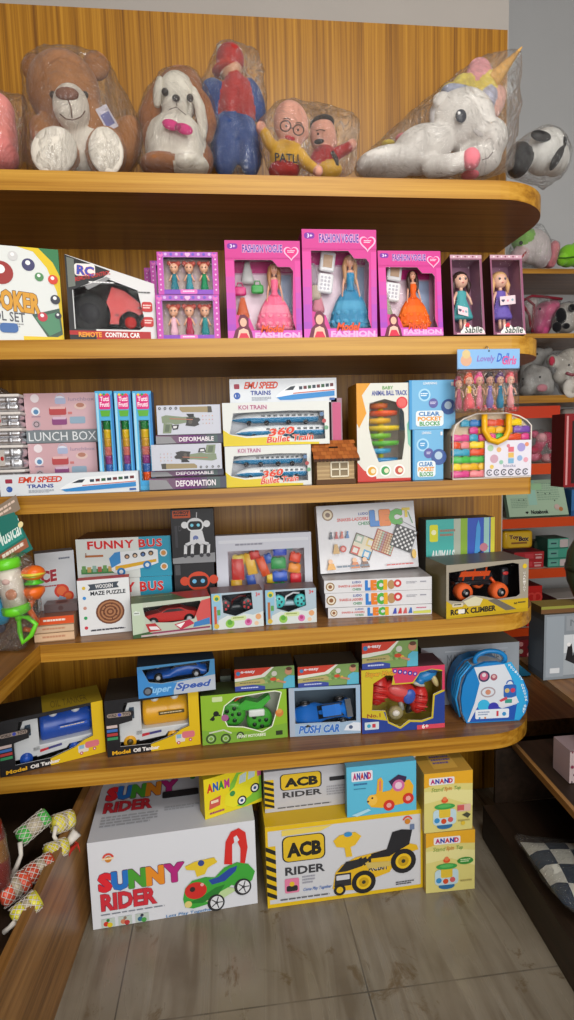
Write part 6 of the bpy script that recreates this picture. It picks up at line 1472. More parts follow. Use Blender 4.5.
TB = B.top

# red and blue bike with rider
B = Bx('stunt_bike_box', 'yellow, red and blue window box with a red three-part stunt bike and blue rider', 'toy box', 0, 0, 667.5, Z5, bl=(362, 734), br=(444.8, 727), d=.10)
W, Hh = B.W, B.H
hole = [(.14, .22), (.30, .10), (.38, .12), (.36, .26), (.62, .26), (.70, .10), (.84, .06), (.97, .10), (.97, .40), (.86, .46), (.84, .82), (.72, .86), (.56, .84), (.46, .94), (.32, .84), (.28, .66), (.12, .64)]
A = B.window(hole, 'c8b42a', 'b84a5a', inner='a8963a', top='5a4048')
A.poly([(.36, 0), (1, 0), (1, .40), (.97, .40), (.97, .08), (.84, .05), (.70, .09), (.61, .24), (.40, .24)], 'd03a5e'); A.poly([(0, .66), (.12, .66), (.28, .68), (.31, .86), (.46, .97), (.58, .87), (.72, .89), (.86, .84), (.88, .48), (1, .42), (1, 1), (0, 1)], '27408e')
A.poly([(.0, .62), (.26, .68), (.30, .82), (0, .74)], 'c8b42a'); A.text('Super Moto', .04, .03, .40, .13, 'd8a02a', .05, shear=.2, out='3a3230')
for k, c in enumerate(('6a3a9a', '2a3a9a', '6a3a9a', '2a3a9a', '6a3a9a')): A.circ(.40+k*.06, .045+k*.016, .035, c); A.circ(.40+k*.06, .045+k*.016, .016, 'd8c0d8')
A.rrect(.03, .82, .20, .94, .01, 'c9d4dc'); A.circ(.08, .88, .03, '3aa0c0'); A.rect(.12, .85, .16, .91, 'c03a4a'); A.rect(.66, .93, 1, 1, 'd0485a'); A.text('6+', .72, .92, .80, .99, 'f0e8e0', .03); A.text('No.1', .06, .69, .22, .75, '9a4a2a', .02); B.done()
mb = MB(); RED = 'c8302c'
mb.T = Matrix.Translation((0, .0, 0))
def eb(u, v, y, r, c, rot=0, m_='plastic'): mb.ell((B.X(u), y, B.Z(v)), (r[0]*Hh*1.2, r[1], r[2]*Hh*1.2), c, m_, 18, 12, rot=rotm(rot))
eb(.50, .46, .04, (.24, .022, .15), RED, 20); eb(.47, .42, .022, (.14, .008, .07), 'd85a5a', 20); eb(.60, .52, .022, (.08, .008, .10), '3a5ab0', 20)
mb.tube([(B.X(.25), .045, B.Z(.40)), (B.X(.46), .045, B.Z(.50)), (B.X(.78), .045, B.Z(.60))], .010, '3a3634', 'plastic', 8); mb.tube([(B.X(.50), .035, B.Z(.60)), (B.X(.52), .030, B.Z(.74))], .008, '8a8a80', 'plastic', 8)
eb(.44, .78, .030, (.10, .015, .09), '9a9068'); eb(.43, .76, .018, (.05, .006, .04), 'd8d4c8'); bike = mb.build('toy_bike', B.root)
for (u, v, rx_, rz_, rot, dark) in ((.24, .42, .13, .21, 12, 1), (.74, .62, .12, .19, 12, 1)):
    mb = MB(); eb(u, v, .045, (rx_, .030, rz_), RED, rot)
    for k in range(5): mb.ell((B.X(u)+(k % 2-.5)*.006, .016, B.Z(v)+(-.11+k*.055)*Hh), (rx_*.8*Hh, .006, .012*Hh), 'd8504a' if k % 2 else '9a1c1c', 'plastic', 14, 6, rot=rotm(rot))
    eb(u-.10, v+.14, .050, (.05, .012, .09), '2a2622', 30); mb.build('wheel', bike)
mb = MB(); eb(.82, .22, .040, (.16, .022, .09), '2a86c8', -18); eb(.74, .30, .035, (.07, .016, .07), '2a78b8', 30); eb(.88, .12, .035, (.10, .020, .055), '1f5a9a', 10); eb(.72, .34, .028, (.09, .008, .03), 'b8b4a8', 20); eb(.92, .30, .03, (.04, .01, .10), 'c8b880', -25); mb.build('rider', B.root)
TM = B.top

# painting set boxes lying on top
def paint(bl_x, br_x, yt, z, yl, lab, d=.10):
    B = Bx('water_toy_box', lab, 'toy box', bl_x, br_x, yt, z, yl=yl, d=d, group='long red and green boxes with a child on the side')
    A = B.carton('7a9a58', '4a3a34', '4a4034')
    A.poly([(0, 0), (.62, 0), (.44, .32), (0, .42)], 'c8402e'); A.poly([(0, .42), (.44, .32), (.62, 0), (.66, 0), (.50, .42), (.1, .55), (0, .56)], 'dcdcd0'); A.poly([(.0, .78), (.3, .74), (.5, .84), (.5, 1), (0, 1)], '3a4a9a'); A.poly([(.0, .60), (.46, .50), (.56, .72), (.3, .74), (0, .78)], 'b0a468')
    A.text('e-easy', .10, .10, .34, .24, 'e4e0e6', .03); A.circ(.06, .20, .09, '3a7ab0'); A.small(.08, .62, .44, .70, 1, '6a6a4a'); A.small(.1, .84, .4, .94, 1, 'c0c8e8')
    for k in range(8): A.circ(.52+.05*(k % 4), .45+.2*(k//4), .06, ('8aac68', '6a8a4a')[k % 2])
    A.circ(.66, .30, .12, 'c9c8bc'); A.circ(.64, .55, .14, 'c84a2e', .08); A.circ(.72, .62, .07, 'd8b83a'); A.circ(.90, .24, .16, 'c0886a'); A.circ(.91, .12, .13, '5a3a2a', .08); A.poly([(.80, 1), (.82, .55), (.90, .42), (1, .45), (1, 1)], '5ab0c8'); A.poly([(.68, .66), (.72, .60), (.86, .70), (.84, .78)], 'c0886a'); B.done(); return B
paint(235, 295, 667.5, TG, -.315, 'long red and green box resting on the green motorbike box')
paint(298, 359, 665, TB, -.325, 'long red and green box resting on the blue sports car box')
paint(362, 418, 641.5, TM, -.335, 'long red and green box resting on the red stunt bike box', d=.09)
# magnetic chess
B = Bx('chess_box', 'silver grey MAGNETIC CHESS box lying behind the doctor set', 'game box', 421, 518.5, 645, Z5, yl=-.20, d=.16)
A = B.carton('8f949a', '4a4a4c', '6b6458'); A.rect(.72, .0, 1, 1, '9aa0a6'); A.poly([(0, 0), (.2, .2), (.3, .7), (.1, 1), (0, 1)], '7a7074'); A.text('MAGNETIC CHESS', .26, .14, .86, .32, '666a70', .0); A.rect(.24, .08, .88, .10, 'a8adb3'); A.circ(.62, .62, .2, 'a8a8ac', .12); B.done()

# doctor set
yl = -.335; xL, xR = fx(459, yl, Z5), fx(527, yl, Z5); cx = (xL+xR)/2; W = xR-xL
zt = fz(656, cx, yl); Hh = zt-Z5
t = tag(empty('doctor_play_set', (cx, yl, Z5+.001), rz=-.06), 'round shouldered blue doctor play set case with white label at the shelf end', 'toy doctor set')
ol = [(W*.38, 0), (W*.46, Hh*.12), (W*.50, Hh*.28), (W*.49, Hh*.44), (W*.42, Hh*.62), (W*.32, Hh*.76), (W*.20, Hh*.86), (W*.05, Hh*.90), (-W*.12, Hh*.90), (-W*.28, Hh*.84), (-W*.38, Hh*.72), (-W*.44, Hh*.55), (-W*.46, Hh*.36), (-W*.44, Hh*.16), (-W*.38, 0)]
mb = MB(); mb.prism(ol, 0, .012, '1f7fc4', 'plastic'); mb.prism([(x*.95-.006, z*.97) for x, z in ol], .012, .07, 'c9ced4', 'plastic'); mb.prism([(x*.98-.010, z*.98) for x, z in ol], .07, .11, '1f7fc4', 'plastic')
for k in range(3): mb.tube([(-W*.44-.004+k*.001, .012+k*.014, Hh*.08), (-W*.50-.004, .012+k*.014, Hh*.36), (-W*.44-.002, .012+k*.014, Hh*.68), (-W*.30, .012+k*.014, Hh*.86)], .0035, '2a90d0', 'plastic', 8)
mb.build('case', t)
mb = MB(); n_ = 20; pts = [(-W*.12+W*.22*math.cos(2*PI*k/n_)+W*.12, .03+.0*k, Hh*.89+Hh*.13*math.sin(2*PI*k/n_)) for k in range(n_)]
mb.tube(pts, .0075, '1f86cc', 'plastic', 10, closed=True); mb.build('handle', t)
mb = MB(); A = Art(mb, (-W/2, 0, 0), (1, 0, 0), (0, 0, 1), W, Hh, .0008)
o2 = lambda pts: A.poly([(x/W+.5, 1-z/Hh) for x, z in pts], 'd3d9e2')
o2([(W*.30, Hh*.02), (W*.34, Hh*.3), (W*.26, Hh*.62), (W*.18, Hh*.87), (-W*.28, Hh*.84), (-W*.20, Hh*.60), (-W*.27, Hh*.3), (-W*.37, Hh*.02)])
A.poly([(.16, .98), (.30, .70), (.50, .72), (.62, .80), (.84, .74), (.80, .98)], '2455b0'); A.circ(.36, .74, .09, '3ab0dc'); A.circ(.50, .78, .08, '3a3aa8')
A.poly([(.80, .98), (.84, .70), (.76, .36), (.64, .12), (.74, .10), (.90, .36), (.98, .62), (.94, .90), (.86, .99)], '2fa4dc')
A.circ(.36, .30, .085, '3a3a5a'); A.circ(.36, .30, .06, 'c05a7a'); A.circ(.36, .28, .03, 'd8c8d0'); A.circ(.50, .32, .05, 'a05a6a'); A.circ(.50, .31, .025, 'd8b0b0'); A.ring(.42, .54, .10, .02, 'a89aa0', ry=.07); A.circ(.42, .54, .04, 'c88a70')
A.rrect(.64, .44, .82, .64, .04, '2f62b0'); A.ring(.73, .43, .05, .02, '3a6ab8', a0=180, a1=360); A.circ(.69, .53, .035, 'c8b070'); A.circ(.77, .53, .035, 'c03a5a'); A.poly([(.56, .70), (.82, .62), (.86, .72), (.60, .78)], 'dcdce4'); A.rect(.66, .66, .76, .72, '3a9a8a'); A.poly([(.58, .67), (.68, .62), (.70, .66), (.60, .70)], 'c84a5a')
A.rrect(.24, .80, .72, .94, .02, 'dfe6ee'); A.small(.28, .83, .44, .90, 2, '8a9ab8'); A.rect(.54, .83, .57, .91, 'c83a4a'); A.circ(.65, .88, .03, '3a90c8'); A.circ(.30, .925, .015, '3a90c8'); A.circ(.38, .925, .015, 'c87a3a')
for k, ch in enumerate('MEDICAL'): A.text(ch, .70+k*.030, .13+k*.035, .73+k*.030, .165+k*.035, 'd8ecf6', .03)
for k, ch in enumerate('DOCTOR SET'):
    if ch != ' ': A.text(ch, .885+.012*min(k, 5)-.010*max(0, k-5), .44+k*.045, .925+.012*min(k, 5)-.010*max(0, k-5), .475+k*.045, 'd8ecf6', .04)
mb.build('label', t)
# ================================================================== on the floor
B = Bx('ride_on_car_box', 'big white SUNNY RIDER box with red, green and yellow ride-on car on the floor', 'toy box', 0, 0, 831.5, 0, bl=(93, 930), br=(258, 903), d=.28)
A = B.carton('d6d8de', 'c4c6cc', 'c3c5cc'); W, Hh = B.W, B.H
def lettering(A, v0, v1):
    A.letters('SUNNY', .05, v0+.01, .56, v0+(v1-v0)*.50, ['d82a34', '2a70c0', '4a9a34', 'e08a28', 'b02a78'], .09, gap=.05, out='6a3a5a')
    A.text('RIDER', .055, v0+(v1-v0)*.55, .385, v1, 'c8303c', .045, out='7a3040', ow=.02)
lettering(A, .36, .80)
A.circ(.115, .21, .035, 'c8802a'); A.ring(.115, .20, .05, .022, 'd84a3a', a0=190, a1=350); A.small(.08, .19, .15, .23, 1, 'f0d8b0'); A.small(.05, .835, .44, .855, 1, '7a7f8c')
for k in range(3):
    A.rect(.05+k*.10, .89, .13+k*.10, .99+.0, 'b8c4bc'); A.circ(.078+k*.10, .95, .028, ('c83a2a', 'c87a5a', '3a6a8a')[k]); A.circ(.10+k*.10, .965, .028, ('d8c02a', 'b83a3a', '4a9a4a')[k]); A.circ(.09+k*.10, .91, .018, ('2a7a3a', '8a7a6a', '3a3a4a')[k])
A.text('Lets Play Together', .43, .955, .72, .995, '2a7ab8', .01, shear=.2)
# the printed ride-on car
G, GD = '3fa03a', '2c7a30'
A.poly([(.80, .46), (.815, .20), (.85, .09), (.90, .06), (.94, .12), (.95, .30), (.93, .48), (.90, .52), (.905, .30), (.885, .20), (.855, .24), (.85, .48)], 'cf2f2a'); A.poly([(.865, .16), (.885, .14), (.90, .2), (.87, .24)], 'd6d8de')
A.poly([(.54, .80), (.555, .68), (.60, .60), (.68, .58), (.74, .60), (.80, .50), (.88, .46), (.95, .50), (.99, .60), (.97, .70), (.90, .76), (.84, .72), (.78, .80), (.70, .90), (.60, .93), (.55, .90)], G)
A.poly([(.70, .62), (.76, .60), (.83, .52), (.88, .50), (.87, .56), (.80, .66), (.72, .68)], '2a4a9a'); A.poly([(.66, .86), (.82, .74), (.88, .78), (.74, .90)], 'b8d098'); A.poly([(.56, .86), (.66, .88), (.76, .80), (.80, .70), (.74, .72), (.66, .80)], GD)
A.circ(.62, .72, .12, 'c9302a', .10); A.circ(.60, .70, .03, '3a2a2a'); A.circ(.66, .66, .02, 'e8a0a0'); A.circ(.57, .87, .04, 'd8c87a')
A.poly([(.56, .42), (.62, .38), (.74, .36), (.76, .42), (.70, .47), (.68, .54), (.63, .56), (.62, .48), (.57, .46)], 'dfc032'); A.circ(.66, .405, .035, '3a4a8a')
for u, v in ((.74, .90), (.91, .76)):
    A.circ(u, v, .095, '2a2a2c', .10); A.circ(u+.004, v, .07, 'd8dade', .078)
    for k in range(5): a = k*2*PI/5; A.line([(u+.004, v), (u+.004+.066*math.cos(a)*Hh/W, v+.072*math.sin(a))], .012, '3a3a3e')
    A.circ(u+.004, v, .018, '3a3a3e')
T_ = B.topart()
T_.letters('SUNNY', .05, .12, .52, .36, ['d82a34', '2a70c0', '4a9a34', 'e08a28', 'b02a78'], .09, gap=.05, out='6a3a5a'); T_.text('RIDER', .05, .40, .36, .58, 'c0303c', .045, out='7a3040', ow=.02)
T_.small(.05, .64, .40, .82, 4, 'a0a2a8'); T_.rrect(.42, .33, .66, .45, .02, '2c2c30'); T_.circ(.62, .12, .03, '3fa03a'); T_.small(.44, .6, .66, .68, 2, 'a8aab0'); T_.poly([(.68, .62), (.72, .30), (.76, .62)], 'c8302c'); T_.circ(.74, .58, .04, '2a4a9a'); B.done()
TS = B.top; SB = B
# yellow bus-car box standing on it
p, q = atz(205, 820, TS+.001), atz(270, 795, TS+.001)
B = Bx('toy_car_box', 'small yellow ANAM toy car box standing slantwise on the SUNNY RIDER box', 'toy box', 0, 0, 771.5, TS, bl=(205, 820), br=(262, 801), d=.045)
A = B.carton('d8c81c', 'b8a01c', 'c8b428'); A.poly([(0, 0), (.56, 0), (.40, .30), (.44, .62), (.3, 1), (0, 1)], 'e0cc20'); A.poly([(.45, .3), (.60, 0), (1, 0), (1, .9), (.66, .98), (.4, .8)], '7ab83a')
A.letters('ANAM', .05, .14, .44, .36, ['c8302c', '2a5ab0', '2a8a3a', 'b83a8a'], .06, gap=.05); A.poly([(.09, .56), (.28, .50), (.26, .74), (.07, .78)], 'c85a4a'); A.small(.11, .58, .24, .70, 1, 'f0e0c0')
A.poly([(.34, .78), (.36, .54), (.52, .40), (.60, .12), (.86, .02), (.96, .10), (.96, .50), (.80, .74), (.50, .92)], 'dcd428'); A.poly([(.62, .16), (.74, .1), (.72, .34), (.60, .36)], 'b8c8c8'); A.poly([(.78, .08), (.90, .06), (.88, .28), (.76, .32)], 'b8c8c8'); A.circ(.48, .55, .07, '3a8a4a'); A.rect(.93, .05, 1, .3, 'c85a8a')
for u, v in ((.64, .80), (.88, .58)): A.circ(u, v, .12, '1f1f22'); A.circ(u, v, .085, 'e0e0e4'); A.circ(u, v, .04, '2a4a7a')
A.small(.08, .86, .34, .94, 1, '9a3a6a'); B.done()

# ACB rider
def acb_head(A, v0, v1):
    h = v1-v0; A.rrect(.10, v0, .37, v1, h*.22, '2a2a26'); A.rrect(.108, v0+h*.03, .362, v1-h*.03, h*.20, 'd8b428'); A.text('ACB', .13, v0+h*.26, .345, v1-h*.18, '22221e', .06)
def stripes(A, u1, v0, v1, n):
    A.rect(0, v0, u1, v1, 'd8b41c'); h = (v1-v0)/n
    for k in range(n): A.poly([(0, v0+k*h), (u1, v0+(k+.55)*h), (u1, min(v1, v0+(k+1.05)*h)), (0, v0+(k+.5)*h)], '242420')
B = Bx('ride_on_car_box', 'big yellow and white ACB RIDER box with yellow and black ride-on car on floor', 'toy box', 0, 0, 818, 0, bl=(267.6, 908.5), br=(423, 887), d=.32)
A = B.carton('c9cace', 'c0a018', 'cda818'); W, Hh = B.W, B.H
A.rect(0, 0, 1, .055, 'dcb61c'); A.rect(0, .955, 1, 1, 'dcb61c'); A.rect(0, 0, .015, 1, 'dcb61c'); A.rect(.985, 0, 1, 1, 'dcb61c'); stripes(A, .06, .24, .90, 6)
A.poly([(.10, .06), (.42, .06), (.34, .12), (.10, .13)], 'e0c860'); acb_head(A, .14, .46); A.text('RIDER', .115, .52, .365, .62, '3a3a3e', .03); A.small(.22, .65, .30, .76, 3, '9a9aa6'); A.rrect(.11, .66, .20, .84, .02, 'd87a9a'); A.rrect(.12, .75, .19, .82, .02, '2a2a2c'); A.circ(.155, .73, .03, 'd8b428'); A.text('Come Play Together', .22, .80, .40, .85, '3a6ab8', .01, shear=.3)
A.small(.08, .905, .40, .935, 1, '5a5a5e'); A.circ(.90, .13, .035, 'c8802a'); A.ring(.90, .12, .05, .02, 'd84a3a', a0=190, a1=350); A.rrect(.915, .17, .945, .24, .01, '6a7a9a'); A.small(.82, .88, .94, .93, 2, '4a4a50')
Y = 'dcb024'
A.poly([(.41, .86), (.43, .66), (.47, .58), (.56, .50), (.72, .46), (.78, .44), (.90, .40), (.96, .44), (.97, .50), (.90, .52), (.82, .62), (.78, .74), (.66, .80), (.60, .92), (.50, .90), (.44, .90)], Y); A.poly([(.76, .46), (.80, .24), (.86, .22), (.93, .24), (.91, .42), (.84, .48)], '26262a'); A.poly([(.66, .48), (.78, .44), (.84, .48), (.78, .54), (.66, .54)], '26262a')
A.poly([(.44, .66), (.50, .54), (.60, .52), (.66, .54), (.60, .62), (.50, .66)], '2c2c2e'); A.poly([(.43, .68), (.53, .68), (.53, .84), (.42, .84)], '2f2f33'); A.rrect(.435, .70, .52, .76, .01, 'c8c8cc')
for k in range(3): A.poly([(.58+k*.03, .52), (.60+k*.03, .50), (.60+k*.03, .60), (.585+k*.03, .62)], '26262a')
A.poly([(.42, .26), (.46, .20), (.56, .18), (.60, .24), (.56, .34), (.53, .36), (.54, .48), (.50, .48), (.49, .36), (.44, .34)], 'dfb62a'); A.circ(.515, .20, .05, '3a8ac0', .03); A.text('ACB01', .64, .61, .76, .70, '2a2a2a', .03, out='e8e4d8'); A.poly([(.62, .58), (.80, .60), (.78, .66), (.64, .66)], 'c8b060')
for u, v, r in ((.87, .62, .155), (.61, .82, .145)):
    A.circ(u, v, r, '232326'); A.circ(u, v, r*.62, 'e0b824'); A.circ(u, v, r*.42, 'c09818'); A.circ(u, v, r*.16, '3a3a2a')
A.circ(.455, .88, .07, '232326'); A.circ(.455, .88, .04, 'd8b428')
R_ = B.rightart(); R_.rect(0, 0, 1, 1, 'b8a878'); B.done(); TA = B.top; YA = B.loc.y
B = Bx('ride_on_car_box', 'white and grey ACB RIDER box standing on the yellow one', 'toy box', 265, 416, 764, TA, yl=YA+.055, yr=YA+.07, d=.24)
A = B.carton('b9b9be', '8a8a8c', 'a0a0a4'); acb_head(A, .10, .50); A.text('RIDER', .115, .54, .37, .68, '3a3a3e', .03); stripes(A, .06, .2, .9, 5); A.small(.08, .90, .44, .95, 1, '5a5a5e'); A.rrect(.42, .28, .62, .38, .02, '2c2c30'); A.small(.40, .5, .55, .75, 4, '9a9aa0'); B.done()
B = Bx('rabbit_car_box', 'sky blue ANAND box with a yellow rabbit car, standing on the ACB box', 'toy box', 347, 416.5, 764, TA, yl=YA+.000, yr=YA+.004, d=.024)
A = B.carton('5ab4d2', '3a88a8', '4a90b0'); A.rrect(.07, .10, .37, .30, .02, 'dcdce4'); A.letters('ANAND', .09, .13, .35, .27, ['b02a6a', '2a3a9a', 'c83a3a', '2a3a9a', 'c83a5a'], .06, gap=.04); A.small(.10, .34, .30, .40, 1, '3a6a9a'); A.small(.10, .44, .28, .47, 1, '3a7a9a')
A.poly([(.30, .74), (.34, .62), (.42, .58), (.44, .30), (.49, .26), (.52, .34), (.51, .56), (.62, .54), (.72, .40), (.90, .36), (.96, .50), (.94, .70), (.80, .84), (.50, .88), (.34, .84)], 'e0a82a'); A.poly([(.46, .34), (.49, .32), (.49, .52), (.46, .54)], 'd8786a'); A.circ(.36, .70, .10, 'e8b84a', .11); A.circ(.36, .66, .02, '2a2a2a'); A.circ(.30, .72, .02, '5a3a2a')
A.poly([(.60, .36), (.74, .24), (.86, .30), (.84, .40), (.66, .50)], '3a2a4a'); A.circ(.74, .46, .12, 'c86a9a'); A.circ(.74, .46, .07, 'e0c0d0')
for u, v in ((.60, .84), (.88, .74)): A.circ(u, v, .11, 'c8342a'); A.circ(u, v, .05, 'e0a09a')
A.poly([(.06, .96), (.3, .86), (.34, .90), (.14, 1)], 'a8d4e4'); B.done()

# ANAND tower boxes
def anand(bl, br, yt, z, lab, low, yl=None):
    B = Bx('spin_tower_box', lab, 'toy box', bl[0], br[0], yt, z, yl=(yl or -.45), d=.12) if yl else Bx('spin_tower_box', lab, 'toy box', 0, 0, yt, z, bl=bl, br=br, d=.13)
    A = B.carton('d3c878', 'b89a48', 'b08a3a'); A.poly([(0, 0), (1, 0), (1, .22), (.3, .18), (0, .24)], 'dca428'); A.poly([(.0, .3), (.5, .28), (1, .34), (1, .6), (.5, .44), (0, .5)], 'dcd490')
    A.rrect(.10 if not low else .16, .08, .62 if not low else .70, .20, .02, 'dfdce0'); A.letters('ANAND', .13 if not low else .19, .10, .59 if not low else .67, .18, ['b02a6a', '2a3a9a', 'c83a3a', '2a3a9a', 'c83a5a'], .06, gap=.04)
    A.text('Stand', .14, .24, .38, .31, '8aa04a', .01, shear=.2); A.text('Spin', .40, .24, .56, .32, 'c0802a', .02, shear=.2); A.text('Top', .60, .24, .74, .32, '6a9a4a', .01, shear=.2)
    A.circ(.42, .90, .16 if False else .13, '2f6a9a', .055); A.rrect(.18, .62, .66, .88, .06, 'b8d0d8'); A.circ(.26, .80, .045, '3a8ac0'); A.circ(.40, .82, .045, 'c84a2a'); A.circ(.54, .80, .045, 'c85a5a'); A.rrect(.30, .60, .54, .76, .03, 'd8b83a'); A.circ(.42, .57, .17, '3a9a4a', .05); A.circ(.42, .56, .11, '5ab05a', .028); A.circ(.42, .47, .055, 'd8542a', .04); A.circ(.42, .44, .035, 'e07a4a')
    if low: A.circ(.80, .50, .13, '3a8a3a', .06); A.small(.70, .47, .90, .53, 2, 'c8d8a8')
    else: A.rrect(.68, .56, .96, .68, .01, 'd8b0a0'); A.rect(.68, .57, .82, .66, 'c85a5a'); A.poly([(.78, .74), (.88, .70), (.96, .74), (.90, .80)], '4a4a3a'); A.circ(.80, .88, .035, 'd8b83a')
    A.small(.70, .82, .95, .86, 1, 'a89a5a'); T_ = B.topart(); T_.rect(.25, .15, .75, .85, 'c8a048'); T_.small(.3, .3, .7, .7, 3, '6a5a8a'); B.done(); return B
b1 = anand((425.7, 893.5), (474.8, 888.5), 831.5, 0, 'lower yellow ANAND spin tower box on the floor', True)
anand((424, 0), (472.5, 0), 772, b1.top, 'upper yellow ANAND spin tower box stacked on its twin', False, yl=b1.loc.y+.002)
# ================================================================== left trough: netted toys
ZB = .245
def net_toy(px, py, y, r, L_, ang, c, lab, cap=True, tail=None, tilt=0):
    p = aty(px, py, y); rt = tag(empty('rattle_toy', p), lab, 'toy', 'netted rattle toys in the left trough')
    d = Vector((math.cos(math.radians(ang)), .75, math.sin(math.radians(ang)))).normalized()
    mb = MB(); a = Vector((0, 0, 0)); b_ = d*L_
    mb.tube([a-d*.006, a, a+d*.004, a+d*.02, a+d*.022], [r*.6, r*.95, r, r, r*.9], c, 'plastic', 20); mb.tube([a+d*.022, b_-d*.02], [r*.86, r*.86], 'b8ac94', 'plastic', 18); mb.tube([b_-d*.02, b_-d*.018, b_], [r*.9, r, r*.9], c, 'plastic', 18); mb.ell(a-d*.006, (r*.10,)*3, '1c1c1c', 'plastic', 8, 6)
    mb.build('rattle', rt)
    nb = MB()
    for k in range(10):
        ph = 2*PI*k/10; u = d.orthogonal().normalized(); w_ = d.cross(u)
        for s_ in (1, -1):
            nb.tube([a+d*(-.004+L_*q/6)+(u*math.cos(ph+s_*q*.45)+w_*math.sin(ph+s_*q*.45))*(r*1.06) for q in range(7)], .0008, 'd8d0c8', 'soft', 4)
    nt_ = nb.build('net', rt)
    if tail:
        tb = MB(); tb.tube([Vector(q)-p for q in [aty(*t_) for t_ in tail]], [.006, .005, .006, .009, .014][:len(tail)], 'd4cdc4', 'soft', 8); tb.build('net_tail', rt)
    return rt
net_toy(20, 838, -.56, .021, .075, 25, '4aa84a', 'green capped rattle lying in white netting, left', tail=[(20, 842, -.59), (21, 855, -.60), (16, 868, -.60), (10, 880, -.60), (8, 888, -.60)])
net_toy(54, 825, -.50, .023, .05, -10, 'd8cc4a', 'yellow capped rattle in white netting, highest', tail=[(56, 826, -.52), (54, 836, -.53), (60, 847, -.53), (68, 843, -.52), (77, 832, -.51)])
net_toy(47, 853, -.56, .020, .05, -10, 'd8cc3a', 'yellow capped rattle half covered by the knotted white net')
net_toy(15, 918, -.74, .021, .055, 20, 'd0c83a', 'lowest yellow capped rattle inside a wrinkled clear bag at the bottom', tail=[(15, 922, -.76), (9, 928, -.76), (4, 932, -.76)])
net_toy(2, 896, -.66, .026, .06, 10, 'd8553a', 'orange rattle under white netting near the left edge')
net_toy(28, 876, -.62, .022, .06, 10, 'b8452a', 'dark orange rattle behind the netting in the middle of the trough')
t = tag(empty('red_net_bag', aty(66, 858, -.50)), 'small tied red net lying on the trough edge', 'net bag'); o_ = t.location
mb = MB(); mb.tube([aty(78, 843, -.49)-o_, aty(70, 850, -.50)-o_, aty(62, 860, -.52)-o_, aty(54, 874, -.54)-o_], [.003, .007, .014, .010], 'b82c20', 'soft', 10)
for k in range(5): mb.tube([aty(78, 843, -.49)-o_, aty(72+k*2, 840+k*3, -.49)-o_], .0012, 'c83a2a', 'soft', 5)
mb.build('net', t)
t = tag(empty('wrapped_toy', aty(2, 850, -.62)), 'tall red and golden wrapped toy standing at the far left', 'toy'); o_ = t.location
mb = MB(); mb.lathe([(.010, -.10), (.02, -.08), (.022, -.02), (.018, .03), (.012, .07), (.005, .085)], ['5a140e', '7a2014', '8a5a20', '701a12', '5a140e'], 'plastic', 16, aty(-2, 850, -.66)-o_); mb.build('toy', t)
bag('plastic_bag', t, kids_pts(t, 2), infl=.006, voxel=.008, amp=.004, mat='pouch_film')

# ================================================================== right side unit
zR = .55
B = Bx('magnetic_game_box', 'large silver grey box with dark knight pictures on the right side shelf', 'game box', 543, 640, 612, zR+.001, yl=R_SH.y+.02, d=.09)
A = B.carton('7d858c', '3a3f44', '5a5248'); A.rect(.02, .03, .20, .96, '8d969e'); A.rect(.22, .03, 1, .26, '8a9096'); A.text('MAGNETIC', .26, .09, .95, .19, '6a7076', .0); A.rect(.20, .32, 1, .94, 'c3c8cc'); A.rect(.20, .60, 1, .94, '9aa2a8')
for k in range(9): A.poly([(.22+k*.07, .70), (.24+k*.07, .50+.04*(k % 2)), (.28+k*.07, .46), (.29+k*.07, .56), (.30+k*.07, .72)], '1a1a1e')
A.poly([(.21, .70), (.9, .62), (.9, .86), (.34, .80)], '1e1e22'); A.circ(.25, .47, .03, 'dcdcdc'); A.circ(.36, .5, .03, 'dcdcdc'); A.rrect(.06, .82, .16, .90, .01, 'c8ccd0'); L_ = B.leftart(); L_.rect(.05, .1, .95, .9, '4a525a'); B.done(); TZ = B.top
B = Bx('flat_toy_box', 'flat brown and yellow box lying on the silver grey box', 'toy box', 541, 620, 604.5, TZ, yl=R_SH.y+.03, d=.07, single=True); A = B.carton('6a4a2c', '4a3a24', '7a6a30'); A.rect(0, 0, 1, .4, '8a8a3a'); B.done()
t = aty(592, 560, R_SH.y+.05); zb = B.top
rt = tag(empty('olive_ball', (t.x, t.y, zb+.001)), 'dark olive green rounded toy cut off by the right edge', 'toy'); mb = MB(); hh = fz(533, t.x, t.y)-zb
mb.lathe([(.02, 0), (.05, hh*.06), (.072, hh*.3), (.078, hh*.5), (.072, hh*.72), (.05, hh*.92), (.01, hh)], '3c4a38', 'plastic', 28); mb.build('body', rt)
mb = MB(); mb.lathe([(.079, hh*.46), (.0795, hh*.50), (.079, hh*.54)], '2c3628', 'plastic', 28); mb.build('seam_band', rt)
# floral paper bag
p = aty(578, 800, -.52); B = Bx('gift_box', 'pale pink flowered gift box standing on the low right shelf', 'gift box', 569, 610, 749, .332, yl=-.50, d=.08)
A = B.carton('c8b4b4', 'b09a9c', 'a08a8c')
for k in range(12): A.circ(.06+.12*(k % 5), .06+.09*k % .9, .025, ('8a3a4a', '4a3a44', 'b87a88')[k % 3])
A.circ(.06, .5, .05, '8a3a50'); A.circ(.12, .75, .04, '5a3a4a'); A.rect(0, 0, 1, .03, '7a5a60'); B.done()
